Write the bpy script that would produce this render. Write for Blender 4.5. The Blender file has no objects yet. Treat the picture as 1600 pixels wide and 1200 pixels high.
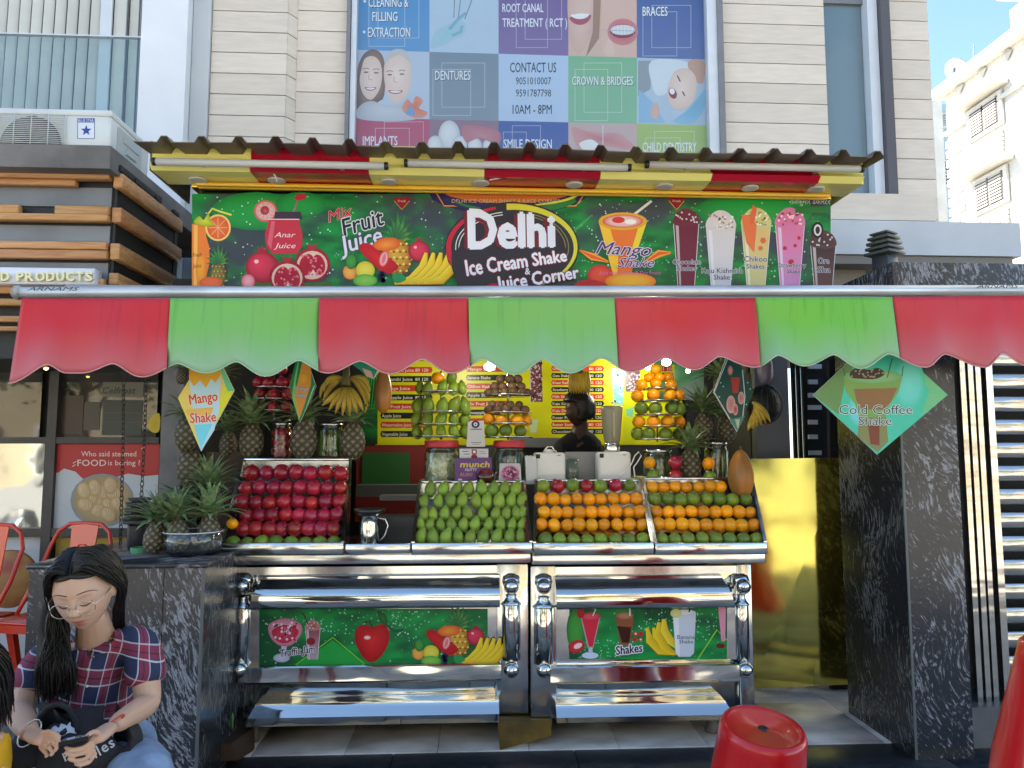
import bpy, bmesh, math, random
from mathutils import Vector, Matrix, noise
R = math.radians
sc = bpy.context.scene
C = sc.collection

# ------------------------------------------------------------------ camera
FPX, YAW, PITCH = 1155.0, R(3.0), R(5.2)
CAM = Vector((0, 0, 1.5))
FW = Vector((math.sin(YAW)*math.cos(PITCH), math.cos(YAW)*math.cos(PITCH), math.sin(PITCH)))
RT = Vector((math.cos(YAW), -math.sin(YAW), 0))
UP = RT.cross(FW)
cd = bpy.data.cameras.new('camera'); cam = bpy.data.objects.new('camera', cd); C.objects.link(cam)
cam.location = CAM; cam.rotation_euler = (math.pi/2 + PITCH, 0, -YAW)
cd.sensor_width = 36; cd.lens = 36*FPX/1600; cd.clip_start = 0.05; cd.clip_end = 2000
sc.camera = cam

# ------------------------------------------------------------------ light
SUN_DIR = Vector((-0.62, 0.36, 0.72)).normalized()
elev = math.asin(SUN_DIR.z); azim = math.atan2(SUN_DIR.x, SUN_DIR.y)
w = bpy.data.worlds.new('World'); sc.world = w; w.use_nodes = True
nt = w.node_tree; bg = nt.nodes['Background']
sky = nt.nodes.new('ShaderNodeTexSky'); sky.sky_type = 'NISHITA'; sky.sun_disc = False
sky.sun_elevation = elev; sky.sun_rotation = azim; sky.air_density = 1.0; sky.dust_density = .7; sky.altitude = 1200; sky.ozone_density = 3.0
nt.links.new(sky.outputs[0], bg.inputs[0]); bg.inputs[1].default_value = 0.088
sd = bpy.data.lights.new('sun', 'SUN'); sd.energy = 5.0; sd.angle = R(0.5); sd.color = (1, .95, .88)
so = bpy.data.objects.new('sun', sd); C.objects.link(so)
so.rotation_euler = (-SUN_DIR).to_track_quat('-Z', 'Y').to_euler(); so.location = (-10, 10, 30)
vs = sc.view_settings; vs.view_transform = 'Standard'; vs.look = 'None'; vs.gamma = 1; vs.exposure = 2.5
vs.use_curve_mapping = False
try:
    vs.use_white_balance = True; vs.white_balance_temperature = 7000; vs.white_balance_tint = 5
except Exception: pass
sc.cycles.max_bounces = 8; sc.cycles.glossy_bounces = 5; sc.cycles.diffuse_bounces = 4
sc.cycles.transparent_max_bounces = 12; sc.cycles.transmission_bounces = 8
sc.cycles.sample_clamp_indirect = 6; sc.cycles.caustics_reflective = False; sc.cycles.caustics_refractive = False
sc.cycles.use_denoising = True

# ------------------------------------------------------------------ geometry helpers
def ray(px, py): return FW + RT*((px-800)/FPX) + UP*((600-py)/FPX)
def P(px, py, Y):
    d = ray(px, py); return CAM + d*(Y/d.y)
def PZ(px, py, z):
    d = ray(px, py); return CAM + d*((z-CAM.z)/d.z)
def PX(px, py, X):
    d = ray(px, py); return CAM + d*(X/d.x)
def PL(px, py, pt, n):
    d = ray(px, py); return CAM + d*((Vector(pt)-CAM).dot(n)/d.dot(n))
def mpp(Y): return Y/FPX
def S(r, g, b, k=.9):
    f = lambda c: ((c/255)/12.92 if c/255 <= .04045 else ((c/255+.055)/1.055)**2.4)*k
    return (f(r), f(g), f(b))
def mixc(a, b, t): return tuple(a[i]*(1-t)+b[i]*t for i in range(3))

class MB:
    def __init__(s): s.v = []; s.f = []; s.m = []; s.s = []; s.c = None
    def add(s, vs_, fs, mat=0, smooth=False):
        o = len(s.v); s.v.extend([tuple(p) for p in vs_])
        for f in fs: s.f.append([i+o for i in f]); s.m.append(mat); s.s.append(smooth)
        return s
    def box(s, x0, x1, y0, y1, z0, z1, mat=0):
        if x0 > x1: x0, x1 = x1, x0
        if y0 > y1: y0, y1 = y1, y0
        if z0 > z1: z0, z1 = z1, z0
        return s.add([(x0,y0,z0),(x1,y0,z0),(x1,y1,z0),(x0,y1,z0),(x0,y0,z1),(x1,y0,z1),(x1,y1,z1),(x0,y1,z1)],
              [(0,3,2,1),(4,5,6,7),(0,1,5,4),(1,2,6,5),(2,3,7,6),(3,0,4,7)], mat)
    def hexa(s, p, mat=0):
        return s.add(p, [(0,3,2,1),(4,5,6,7),(0,1,5,4),(1,2,6,5),(2,3,7,6),(3,0,4,7)], mat)
    def pbox(s, px0, py0, px1, py1, Y, d, mat=0):      # box whose front face fills a pixel rectangle at depth Y
        a = P(px0, (py0+py1)/2, Y).x; b = P(px1, (py0+py1)/2, Y).x
        t = P((px0+px1)/2, py0, Y).z; u = P((px0+px1)/2, py1, Y).z
        return s.box(a, b, Y, Y+d, u, t, mat)
    def rbox(s, x0, x1, y0, y1, z0, z1, r=.01, mat=0, seg=2):   # box with rounded edges
        bm = bmesh.new(); bmesh.ops.create_cube(bm, size=1)
        for v in bm.verts: v.co = Vector(((x0+x1)/2+v.co.x*(x1-x0), (y0+y1)/2+v.co.y*(y1-y0), (z0+z1)/2+v.co.z*(z1-z0)))
        bmesh.ops.bevel(bm, geom=bm.edges[:], offset=r, segments=seg, affect='EDGES', profile=.5)
        s.bm(bm, mat, True); return s
    def bm(s, bm, mat=0, smooth=False):
        bm.verts.index_update(); s.add([v.co[:] for v in bm.verts], [[v.index for v in f.verts] for f in bm.faces], mat, smooth); bm.free(); return s
    def lathe(s, prof, c=(0,0,0), n=20, mat=0, axis='z', smooth=True, caps=True):
        vs_, fs = [], []
        for (r, h) in prof:
            for k in range(n):
                a = 2*math.pi*k/n; x, y = r*math.cos(a), r*math.sin(a)
                p = (x, y, h) if axis == 'z' else ((h, x, y) if axis == 'x' else (x, h, -y))
                vs_.append((p[0]+c[0], p[1]+c[1], p[2]+c[2]))
        for i in range(len(prof)-1):
            for k in range(n):
                a, b = i*n+k, i*n+(k+1) % n; fs.append((a, b, b+n, a+n))
        if caps:
            if prof[0][0] > 1e-5: fs.append(tuple(range(n))[::-1])
            if prof[-1][0] > 1e-5: fs.append(tuple(range((len(prof)-1)*n, len(prof)*n)))
        return s.add(vs_, fs, mat, smooth)
    def tube(s, pts, r, n=8, mat=0, caps=True, flat=1.0):
        pts = [Vector(p) for p in pts]; m = len(pts); rr = r if isinstance(r, (list, tuple)) else [r]*m
        vs_, fs = [], []; up = None
        for i, p in enumerate(pts):
            t = (pts[min(i+1, m-1)]-pts[max(i-1, 0)])
            if t.length < 1e-9: t = Vector((0,0,1))
            t.normalize()
            if up is None:
                up = Vector((0,0,1)) if abs(t.z) < .9 else Vector((0,1,0))
            a = t.cross(up)
            if a.length < 1e-6: a = t.orthogonal()
            a.normalize(); b = a.cross(t).normalized(); up = b
            for k in range(n):
                q = 2*math.pi*k/n; vs_.append(p + a*(math.cos(q)*rr[i]) + b*(math.sin(q)*rr[i]*flat))
        for i in range(m-1):
            for k in range(n):
                x, y = i*n+k, i*n+(k+1) % n; fs.append((x, x+n, y+n, y))
        if caps: fs.append(tuple(range(n))); fs.append(tuple(range((m-1)*n, m*n))[::-1])
        return s.add(vs_, fs, mat, True)
    def sphere(s, c, r, n=16, m=10, mat=0, fn=None):
        rx, ry, rz = r if isinstance(r, (tuple, list)) else (r, r, r)
        vs_ = [(0,0,-1)]; fs = []
        for j in range(1, m):
            th = math.pi*j/m
            for k in range(n):
                a = 2*math.pi*k/n; vs_.append((math.sin(th)*math.cos(a), math.sin(th)*math.sin(a), -math.cos(th)))
        vs_.append((0,0,1)); L = len(vs_)-1
        for k in range(n): fs.append((0, 1+(k+1) % n, 1+k)); fs.append((L, L-n+k, L-n+(k+1) % n))
        for j in range(m-2):
            for k in range(n):
                a, b = 1+j*n+k, 1+j*n+(k+1) % n; fs.append((a, b, b+n, a+n))
        out = []
        for p in vs_:
            q = Vector((p[0]*rx, p[1]*ry, p[2]*rz))
            if fn: q = fn(Vector(p), q)
            out.append((q.x+c[0], q.y+c[1], q.z+c[2]))
        return s.add(out, fs, mat, True)
    def prism(s, pts, y0, y1, mat=0):     # outline in (x,z), extruded in y
        n = len(pts); vs_ = [(p[0], y0, p[1]) for p in pts]+[(p[0], y1, p[1]) for p in pts]
        fs = [tuple(range(n)), tuple(range(n, 2*n))[::-1]] + [((i+1) % n, i, i+n, (i+1) % n+n) for i in range(n)]
        return s.add(vs_, fs, mat)
    def prismx(s, pts, x0, x1, mat=0, smooth=False):    # outline in (y,z), extruded in x
        n = len(pts); vs_ = [(x0, p[0], p[1]) for p in pts]+[(x1, p[0], p[1]) for p in pts]
        fs = [tuple(range(n)), tuple(range(n, 2*n))[::-1]]; s.add(vs_, fs, mat)
        return s.add(vs_, [((i+1) % n, i, i+n, (i+1) % n+n) for i in range(n)], mat, smooth)
    def mesh(s, name):
        me = bpy.data.meshes.new(name); me.from_pydata(s.v, [], s.f)
        me.polygons.foreach_set('material_index', s.m); me.polygons.foreach_set('use_smooth', s.s)
        if s.c:
            at = me.color_attributes.new('Col', 'FLOAT_COLOR', 'POINT')
            at.data.foreach_set('color', [x for c in s.c for x in (c[0], c[1], c[2], 1.0)])
        me.update(); return me

def fixn(me):
    bm = bmesh.new(); bm.from_mesh(me); bmesh.ops.recalc_face_normals(bm, faces=bm.faces); bm.to_mesh(me); bm.free()
def setp(o, label=None, cat=None, group=None, kind=None):
    for k, v in (('label', label), ('category', cat), ('group', group), ('kind', kind)):
        if v: o[k] = v
    return o
def pinv(p): return (Matrix.Translation(p.location) @ p.rotation_euler.to_matrix().to_4x4()).inverted()
def rootm(p):
    m = Matrix.Translation(p.location) @ p.rotation_euler.to_matrix().to_4x4()
    if p.parent: m = rootm(p.parent) @ p.matrix_parent_inverse @ m
    return m
def thing(name, label, cat, loc=(0,0,0), rotz=0, group=None):
    o = bpy.data.objects.new(name, None); C.objects.link(o); o.empty_display_size = .1
    o.location = loc; o.rotation_euler = (0, 0, rotz); return setp(o, label, cat, group)
def part(name, mb, mats, parent=None, world=True, label=None, kind=None, recalc=True):
    me = mb.mesh(name) if isinstance(mb, MB) else mb
    if recalc and isinstance(mb, MB): fixn(me)
    o = bpy.data.objects.new(name, me); C.objects.link(o)
    if not me.materials:
        for m in (mats if isinstance(mats, (list, tuple)) else [mats]): me.materials.append(m)
    if parent:
        o.parent = parent
        if world: o.matrix_parent_inverse = rootm(parent).inverted()
    return setp(o, label, None, None, kind)
def single(name, mb, mats, label=None, cat=None, group=None, kind=None, recalc=True):
    vs_ = mb.v; cx = (min(v[0] for v in vs_)+max(v[0] for v in vs_))/2; cy = (min(v[1] for v in vs_)+max(v[1] for v in vs_))/2; cz = min(v[2] for v in vs_)
    mb.v = [(v[0]-cx, v[1]-cy, v[2]-cz) for v in vs_]
    o = part(name, mb, mats, recalc=recalc); o.location = (cx, cy, cz); return setp(o, label, cat, group, kind)
def inst(name, me, loc, rot=(0,0,0), scale=1, label=None, cat=None, group=None, parent=None):
    o = bpy.data.objects.new(name, me); C.objects.link(o); o.location = loc; o.rotation_euler = rot
    o.scale = (scale,)*3 if isinstance(scale, (int, float)) else scale
    if parent: o.parent = parent
    return setp(o, label, cat, group)
def copy_tree(o, loc=None, rot=None, scale=None, label=None, parent=None):
    c = o.copy(); C.objects.link(c); c.parent = parent
    if loc is not None: c.location = loc
    if rot is not None: c.rotation_euler = rot
    if scale is not None: c.scale = (scale,)*3
    if label: c['label'] = label
    for ch in list(o.children): copy_tree(ch, parent=c)
    return c

# ------------------------------------------------------------------ materials
def N(t, ty, **kw):
    n = t.nodes.new(ty)
    for k, v in kw.items(): setattr(n, k, v)
    return n
def mat(name, col, rough=.5, metal=0., var=0., vscale=6., bump=0., bscale=40., stretch=(1,1,1), col2=None, lo=.35, hi=.65,
        rand=0., spec=.5, coat=0., emit=0., trans=0., ior=1.45, alpha=1., detail=4., rvar=0., distort=0., rot=(0,0,0), gen=False):
    m = bpy.data.materials.new(name); m.use_nodes = True; t = m.node_tree; b = t.nodes['Principled BSDF']; L = t.links.new
    b.inputs['Base Color'].default_value = (*col, 1); b.inputs['Roughness'].default_value = rough; b.inputs['Metallic'].default_value = metal
    b.inputs['Specular IOR Level'].default_value = spec; b.inputs['Coat Weight'].default_value = coat; b.inputs['IOR'].default_value = ior
    b.inputs['Transmission Weight'].default_value = trans; b.inputs['Alpha'].default_value = alpha
    if emit: b.inputs['Emission Color'].default_value = (*col, 1); b.inputs['Emission Strength'].default_value = emit
    tc = N(t, 'ShaderNodeTexCoord'); mp = N(t, 'ShaderNodeMapping'); mp.inputs['Scale'].default_value = stretch; mp.inputs['Rotation'].default_value = rot
    L(tc.outputs['Object'], mp.inputs[0]); out = None
    if var or col2:
        c2 = col2 or tuple(max(0, c*(1-var)) for c in col); c1 = col if col2 else tuple(c*(1+var*.5) for c in col)
        nz = N(t, 'ShaderNodeTexNoise'); nz.inputs['Scale'].default_value = vscale; nz.inputs['Detail'].default_value = detail; nz.inputs['Distortion'].default_value = distort
        L(mp.outputs[0], nz.inputs[0]); rp = N(t, 'ShaderNodeValToRGB'); e = rp.color_ramp.elements
        e[0].position = lo; e[1].position = hi; e[0].color = (*c2, 1); e[1].color = (*c1, 1); L(nz.outputs[0], rp.inputs[0]); out = rp.outputs[0]
        if rvar:
            mr = N(t, 'ShaderNodeMapRange'); mr.inputs[3].default_value = rough-rvar; mr.inputs[4].default_value = rough+rvar
            L(nz.outputs[0], mr.inputs[0]); L(mr.outputs[0], b.inputs['Roughness'])
    if rand:
        oi = N(t, 'ShaderNodeObjectInfo'); hs = N(t, 'ShaderNodeHueSaturation')
        a = N(t, 'ShaderNodeMapRange'); a.inputs[3].default_value = .5-rand*.035; a.inputs[4].default_value = .5+rand*.035
        c = N(t, 'ShaderNodeMapRange'); c.inputs[3].default_value = 1-rand; c.inputs[4].default_value = 1+rand*.5
        ml = N(t, 'ShaderNodeMath', operation='FRACT'); mu = N(t, 'ShaderNodeMath', operation='MULTIPLY'); mu.inputs[1].default_value = 7.31
        L(oi.outputs['Random'], a.inputs[0]); L(oi.outputs['Random'], mu.inputs[0]); L(mu.outputs[0], ml.inputs[0]); L(ml.outputs[0], c.inputs[0])
        L(a.outputs[0], hs.inputs['Hue']); L(c.outputs[0], hs.inputs['Value'])
        if out: L(out, hs.inputs['Color'])
        else: hs.inputs['Color'].default_value = (*col, 1)
        out = hs.outputs[0]
    if out: L(out, b.inputs['Base Color'])
    if bump:
        n2 = N(t, 'ShaderNodeTexNoise'); n2.inputs['Scale'].default_value = bscale; n2.inputs['Detail'].default_value = 3
        L(mp.outputs[0], n2.inputs[0]); bp = N(t, 'ShaderNodeBump'); bp.inputs['Strength'].default_value = 1; bp.inputs['Distance'].default_value = bump
        L(n2.outputs[0], bp.inputs['Height']); L(bp.outputs[0], b.inputs['Normal'])
    return m
def granite(name, base, vein, stretch, rot, lo=.52, hi=.64, scale=9, rough=.18):
    m = bpy.data.materials.new(name); m.use_nodes = True; t = m.node_tree; b = t.nodes['Principled BSDF']; L = t.links.new
    tc = N(t, 'ShaderNodeTexCoord'); n0 = N(t, 'ShaderNodeTexNoise'); n0.inputs['Scale'].default_value = 1.6; n0.inputs['Detail'].default_value = 2
    L(tc.outputs['Object'], n0.inputs[0]); vm = N(t, 'ShaderNodeVectorMath', operation='MULTIPLY_ADD')
    L(n0.outputs['Color'], vm.inputs[0]); vm.inputs[1].default_value = (.42, .42, .42); L(tc.outputs['Object'], vm.inputs[2])
    m1 = N(t, 'ShaderNodeMapping'); m1.inputs['Rotation'].default_value = rot; L(vm.outputs[0], m1.inputs[0])
    mp = N(t, 'ShaderNodeMapping'); mp.inputs['Scale'].default_value = stretch; L(m1.outputs[0], mp.inputs[0])
    nz = N(t, 'ShaderNodeTexNoise'); nz.inputs['Scale'].default_value = scale; nz.inputs['Detail'].default_value = 6; nz.inputs['Roughness'].default_value = .62; nz.inputs['Distortion'].default_value = .5
    L(mp.outputs[0], nz.inputs[0]); rp = N(t, 'ShaderNodeValToRGB'); e = rp.color_ramp.elements
    e[0].position = lo; e[1].position = hi; e[0].color = (*base, 1); e[1].color = (*vein, 1)
    k = rp.color_ramp.elements.new(hi+.08); k.color = (*mixc(base, vein, .35), 1)
    n3 = N(t, 'ShaderNodeTexNoise'); n3.inputs['Scale'].default_value = 180; n3.inputs['Detail'].default_value = 1; L(tc.outputs['Object'], n3.inputs[0])
    mx = N(t, 'ShaderNodeMix', data_type='RGBA', blend_type='OVERLAY'); mx.inputs['Factor'].default_value = .6
    am = N(t, 'ShaderNodeTexNoise'); am.inputs['Scale'].default_value = 3.5; am.inputs['Detail'].default_value = 3; L(vm.outputs[0], am.inputs[0]); aa = N(t, 'ShaderNodeMath', operation='MULTIPLY_ADD'); L(am.outputs[0], aa.inputs[0]); aa.inputs[1].default_value = .45; sb = N(t, 'ShaderNodeMath', operation='SUBTRACT'); L(nz.outputs[0], sb.inputs[0]); sb.inputs[1].default_value = .19; L(sb.outputs[0], aa.inputs[2]); L(aa.outputs[0], rp.inputs[0]); L(rp.outputs[0], mx.inputs['A']); L(n3.outputs[0], mx.inputs['B']); L(mx.outputs['Result'], b.inputs['Base Color'])
    b.inputs['Roughness'].default_value = rough
    bp = N(t, 'ShaderNodeBump'); bp.inputs['Distance'].default_value = .001; L(nz.outputs[0], bp.inputs['Height']); L(bp.outputs[0], b.inputs['Normal'])
    return m
def steelm(name, col, rough, wob, wscale, stretch=(1,1,1), rvar=.04):
    m = bpy.data.materials.new(name); m.use_nodes = True; t = m.node_tree; b = t.nodes['Principled BSDF']; L = t.links.new
    b.inputs['Metallic'].default_value = 1; b.inputs['Base Color'].default_value = (*col, 1)
    tc = N(t, 'ShaderNodeTexCoord'); mp = N(t, 'ShaderNodeMapping'); mp.inputs['Scale'].default_value = stretch; L(tc.outputs['Object'], mp.inputs[0])
    nz = N(t, 'ShaderNodeTexNoise'); nz.inputs['Scale'].default_value = wscale; nz.inputs['Detail'].default_value = 1.5; L(mp.outputs[0], nz.inputs[0])
    bp = N(t, 'ShaderNodeBump'); bp.inputs['Distance'].default_value = wob; L(nz.outputs[0], bp.inputs['Height']); L(bp.outputs[0], b.inputs['Normal'])
    n2 = N(t, 'ShaderNodeTexNoise'); n2.inputs['Scale'].default_value = 9; n2.inputs['Detail'].default_value = 6; L(tc.outputs['Object'], n2.inputs[0])
    mr = N(t, 'ShaderNodeMapRange'); mr.inputs[1].default_value = .3; mr.inputs[2].default_value = .75; mr.inputs[3].default_value = rough; mr.inputs[4].default_value = rough+rvar; L(n2.outputs[0], mr.inputs[0]); L(mr.outputs[0], b.inputs['Roughness'])
    return m
def colm(name, rough=.4, coat=0., spec=.5, metal=0., bump=0., var=.0, tl=0.):
    m = bpy.data.materials.new(name); m.use_nodes = True; t = m.node_tree; b = t.nodes['Principled BSDF']; L = t.links.new
    a = N(t, 'ShaderNodeAttribute', attribute_name='Col')
    tc = N(t, 'ShaderNodeTexCoord'); nz = N(t, 'ShaderNodeTexNoise'); nz.inputs['Scale'].default_value = 5; nz.inputs['Detail'].default_value = 5; L(tc.outputs['Object'], nz.inputs[0])
    mr = N(t, 'ShaderNodeMapRange'); mr.inputs[1].default_value = .3; mr.inputs[2].default_value = .7; mr.inputs[3].default_value = 1-var; mr.inputs[4].default_value = 1; L(nz.outputs[0], mr.inputs[0])
    mx = N(t, 'ShaderNodeVectorMath', operation='SCALE'); L(a.outputs['Color'], mx.inputs[0]); L(mr.outputs[0], mx.inputs['Scale']); L(mx.outputs[0], b.inputs['Base Color'])
    b.inputs['Roughness'].default_value = rough; b.inputs['Coat Weight'].default_value = coat; b.inputs['Specular IOR Level'].default_value = spec; b.inputs['Metallic'].default_value = metal
    if bump:
        bp = N(t, 'ShaderNodeBump'); bp.inputs['Distance'].default_value = bump; L(nz.outputs[0], bp.inputs['Height']); L(bp.outputs[0], b.inputs['Normal'])
    return m
M_PRINT = colm('printed_vinyl', .34, var=.06, bump=.002, spec=.28)
M_MATTEPRINT = colm('window_film_print', .55, var=.04)
M_STEEL = steelm('polished_steel', (.60, .61, .59), .035, .013, 3.2, (.6, 1, 1.6), rvar=.07)
M_STEEL2 = steelm('steel_trim', (.66, .66, .65), .12, .002, 8, rvar=.12)
M_GOLD = steelm('gold_mirror_sheet', (.52, .47, .12), .07, .004, 2.2)
M_GRAN = granite('black_veined_granite', (.022, .025, .031), (.27, .29, .33), (1.0, 1, .20), (0, R(26), 0), scale=80, lo=.555, hi=.66)
M_GRANS = granite('black_veined_granite_side', (.022, .023, .024), (.20, .20, .20), (1, .9, .13), (R(12), 0, 0), scale=90, lo=.555, hi=.68)
M_DARK = mat('dark_paint', (.02, .02, .022), .6, var=.3)  # plain dark colour for cores, backings, feet and trousers
M_BLK = mat('black_plastic', (.015, .015, .016), .4)
M_WHITE = mat('white_paint', (.72, .74, .76), .45, var=.08, vscale=3)
M_OFFW = mat('off_white_plastic', (.74, .74, .72), .35, var=.05)
M_GREYW = mat('grey_painted_wall', (.36, .37, .39), .6, var=.12, vscale=2)
M_GLASSD = mat('dark_shop_glass', (.02, .024, .024), .04, spec=.9, var=.2, vscale=2)
def glassm(name, tint=(.9,.95,.93), rough=.02, clear=.8):
    m = bpy.data.materials.new(name); m.use_nodes = True; t = m.node_tree; t.nodes.clear(); L = t.links.new
    o = N(t, 'ShaderNodeOutputMaterial'); tr = N(t, 'ShaderNodeBsdfTransparent'); gl = N(t, 'ShaderNodeBsdfGlossy'); gl.inputs['Roughness'].default_value = rough
    tr.inputs[0].default_value = (*tint, 1); fr = N(t, 'ShaderNodeLayerWeight'); fr.inputs[0].default_value = .5; pw_ = N(t, 'ShaderNodeMath', operation='POWER'); pw_.inputs[1].default_value = 4; L(fr.outputs['Facing'], pw_.inputs[0])
    ad = N(t, 'ShaderNodeMath', operation='MULTIPLY_ADD', use_clamp=True); ad.inputs[1].default_value = .7; ad.inputs[2].default_value = (1-clear)*.6+.015; L(pw_.outputs[0], ad.inputs[0])
    mx = N(t, 'ShaderNodeMixShader'); L(ad.outputs[0], mx.inputs[0]); L(tr.outputs[0], mx.inputs[1]); L(gl.outputs[0], mx.inputs[2]); L(mx.outputs[0], o.inputs[0]); return m
M_GLASS = glassm('clear_glass', clear=.95)
M_JAR = glassm('jar_glass', (.86,.92,.88), .03, clear=.9)

# ------------------------------------------------------------------ flat print: pictures and lettering as thin coloured layers on a real surface
_tc = {}
def text_raw(body, bold=0., italic=0., sp=1.0):
    key = (body, bold, italic, sp)
    if key in _tc: return _tc[key]
    cu = bpy.data.curves.new('t', 'FONT'); cu.body = body; cu.size = 1; cu.offset = bold; cu.shear = italic; cu.resolution_u = 2; cu.space_character = sp
    o = bpy.data.objects.new('t', cu); me = bpy.data.meshes.new_from_object(o)
    r = ([(v.co.x, v.co.y) for v in me.vertices], [tuple(p.vertices) for p in me.polygons])
    bpy.data.objects.remove(o); bpy.data.curves.remove(cu); bpy.data.meshes.remove(me); _tc[key] = r; return r
class Art(MB):
    def __init__(s, fn, n=(0,-1,0), step=.00035):
        super().__init__(); s.fn = fn; s.n = Vector(n); s.step = step; s.c = []; s.bb = []; s.pend = []
    def flush(s):
        s.bb += s.pend; s.pend = []
    def lay(s, pts, faces, cols, base=None, sub=None):
        x0 = min(p[0] for p in pts); x1 = max(p[0] for p in pts); y0 = min(p[1] for p in pts); y1 = max(p[1] for p in pts)
        lv = 0
        for (a, b, c, d, l) in s.bb:
            if a < x1 and b > x0 and c < y1 and d > y0 and l >= lv: lv = l+1
        if base is not None: lv = max(lv, base)
        (s.bb if sub is None else s.pend).append((x0, x1, y0, y1, lv)); off = s.n*(s.step*(lv+(sub or 0)*.11))
        s.add([s.fn(p[0], p[1])+off for p in pts], faces); s.c.extend(cols if isinstance(cols, list) else [cols]*len(pts)); return s
    def poly(s, pts, col): return s.lay(pts, [tuple(range(len(pts)))], col)
    def rect(s, x0, y0, x1, y1, col, col2=None):
        return s.lay([(x0,y0),(x1,y0),(x1,y1),(x0,y1)], [(0,1,2,3)], [col, col, col2 or col, col2 or col])
    def ell(s, cx, cy, rx, ry, col, edge=None, hl=(0,0), rot=0, n=20, a0=0, a1=360):
        edge = edge or col; cr, sr = math.cos(R(rot)), math.sin(R(rot))
        pts = [(cx+hl[0]*rx, cy+hl[1]*ry)]
        for k in range(n+1):
            a = R(a0+(a1-a0)*k/n); x, y = rx*math.cos(a), ry*math.sin(a); pts.append((cx+x*cr-y*sr, cy+x*sr+y*cr))
        mid = [(pts[0][0]*.35+p[0]*.65, pts[0][1]*.35+p[1]*.65) for p in pts[1:]]
        allp = pts+mid; m = len(pts); fs = []
        for k in range(1, m-1): fs.append((0, m+k-1, m+k)); fs.append((m+k-1, k, k+1, m+k))
        return s.lay(allp, fs, [col]+[edge]*(m-1)+[mixc(col, edge, .35)]*(m-1))
    def blob(s, pts, col, edge=None, k=4):
        n = len(pts); o = []
        for i in range(n):
            p0, p1, p2, p3 = (pts[(i+j-1) % n] for j in range(4))
            for q in range(k):
                t = q/k; o.append(tuple(.5*((2*p1[j])+(-p0[j]+p2[j])*t+(2*p0[j]-5*p1[j]+4*p2[j]-p3[j])*t*t+(-p0[j]+3*p1[j]-3*p2[j]+p3[j])*t**3) for j in (0,1)))
        if not edge: return s.poly(o, col)
        cx = sum(p[0] for p in o)/len(o); cy = sum(p[1] for p in o)/len(o); o2 = [(cx, cy)]+o; m = len(o2)
        return s.lay(o2, [(0, i, i+1 if i+1 < m else 1) for i in range(1, m)], [col]+[edge]*(m-1))
    def line(s, pts, w, col, col2=None):
        o1, o2 = [], []
        n = len(pts); ws = w if isinstance(w, list) else [w]*n
        for i in range(n):
            a = pts[max(i-1, 0)]; b = pts[min(i+1, n-1)]; dx, dy = b[0]-a[0], b[1]-a[1]; l = math.hypot(dx, dy) or 1
            nx, ny = -dy/l*ws[i]/2, dx/l*ws[i]/2; o1.append((pts[i][0]+nx, pts[i][1]+ny)); o2.append((pts[i][0]-nx, pts[i][1]-ny))
        c2 = col2 or col
        return s.lay(o1+o2, [(i, i+1, n+i+1, n+i) for i in range(n-1)], [col]*n+[c2]*n)
    def frame(s, x0, y0, x1, y1, w, col):
        return s.lay([(x0,y0),(x1,y0),(x1,y1),(x0,y1),(x0+w,y0+w),(x1-w,y0+w),(x1-w,y1-w),(x0+w,y1-w)], [(0,1,5,4),(1,2,6,5),(2,3,7,6),(3,0,4,7)], col)
    def arc(s, cx, cy, rx, ry, a0, a1, w, col, n=16, w2=None):
        return s.line([(cx+rx*math.cos(R(a0+(a1-a0)*i/n)), cy+ry*math.sin(R(a0+(a1-a0)*i/n))) for i in range(n+1)], [w+((w2 if w2 is not None else w)-w)*i/n for i in range(n+1)], col)
    def dots(s, cs, col):
        pts, fs = [], []
        for (x, y, r) in cs:
            o = len(pts)
            for k in range(6): pts.append((x+r*math.cos(k*1.047), y+r*math.sin(k*1.047)))
            fs.append(tuple(range(o, o+6)))
        return s.lay(pts, fs, col)
    def grid(s, x0, y0, x1, y1, nx, ny, f):
        pts = [(x0+(x1-x0)*i/nx, y0+(y1-y0)*j/ny) for j in range(ny+1) for i in range(nx+1)]
        return s.lay(pts, [(j*(nx+1)+i, j*(nx+1)+i+1, (j+1)*(nx+1)+i+1, (j+1)*(nx+1)+i) for j in range(ny) for i in range(nx)], [f(*p) for p in pts])
    def text(s, body, x, y, w, h, col, bold=.02, italic=0., rot=0., outline=None, ow=.05, shrink=1.0, sp=1.0):
        # x, y: left end of the baseline; w: full width; h: height of a capital letter; rot: degrees, rising to the right
        v0, f0 = text_raw(body, 0, italic, sp); hv, _ = text_raw('H', 0, 0)
        hh = max(p[1] for p in hv); xa = min(p[0] for p in v0); xb = max(p[0] for p in v0); kx = w/(xb-xa); ky = h/hh
        cr, sr = math.cos(R(rot)), math.sin(R(rot))
        def tr(v):
            o = []
            for p in v:
                u = (p[0]-xa)*kx; q = (p[1])*ky*(1-(1-shrink)*u/w); o.append((x+u*cr-q*sr, y-(u*sr+q*cr)))
            return o
        base = tr(v0)
        def ring(r, n, c):
            rr_ = r*h/.7; pts = []; fs = []; m = len(base)
            for k in range(n):
                dx, dy = rr_*math.cos(2*math.pi*k/n), rr_*math.sin(2*math.pi*k/n)
                pts.append([(x_+dx, y_+dy) for x_, y_ in base])
            for k in range(n): s.lay(pts[k], f0, c, sub=k)
            s.flush()
        if outline: ring(bold*.55+ow*1.25, 8, outline)
        if bold > .004: ring(bold*.55, 4, col)
        return s.lay(base, f0, col)
rnd = random.Random(7)
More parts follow.
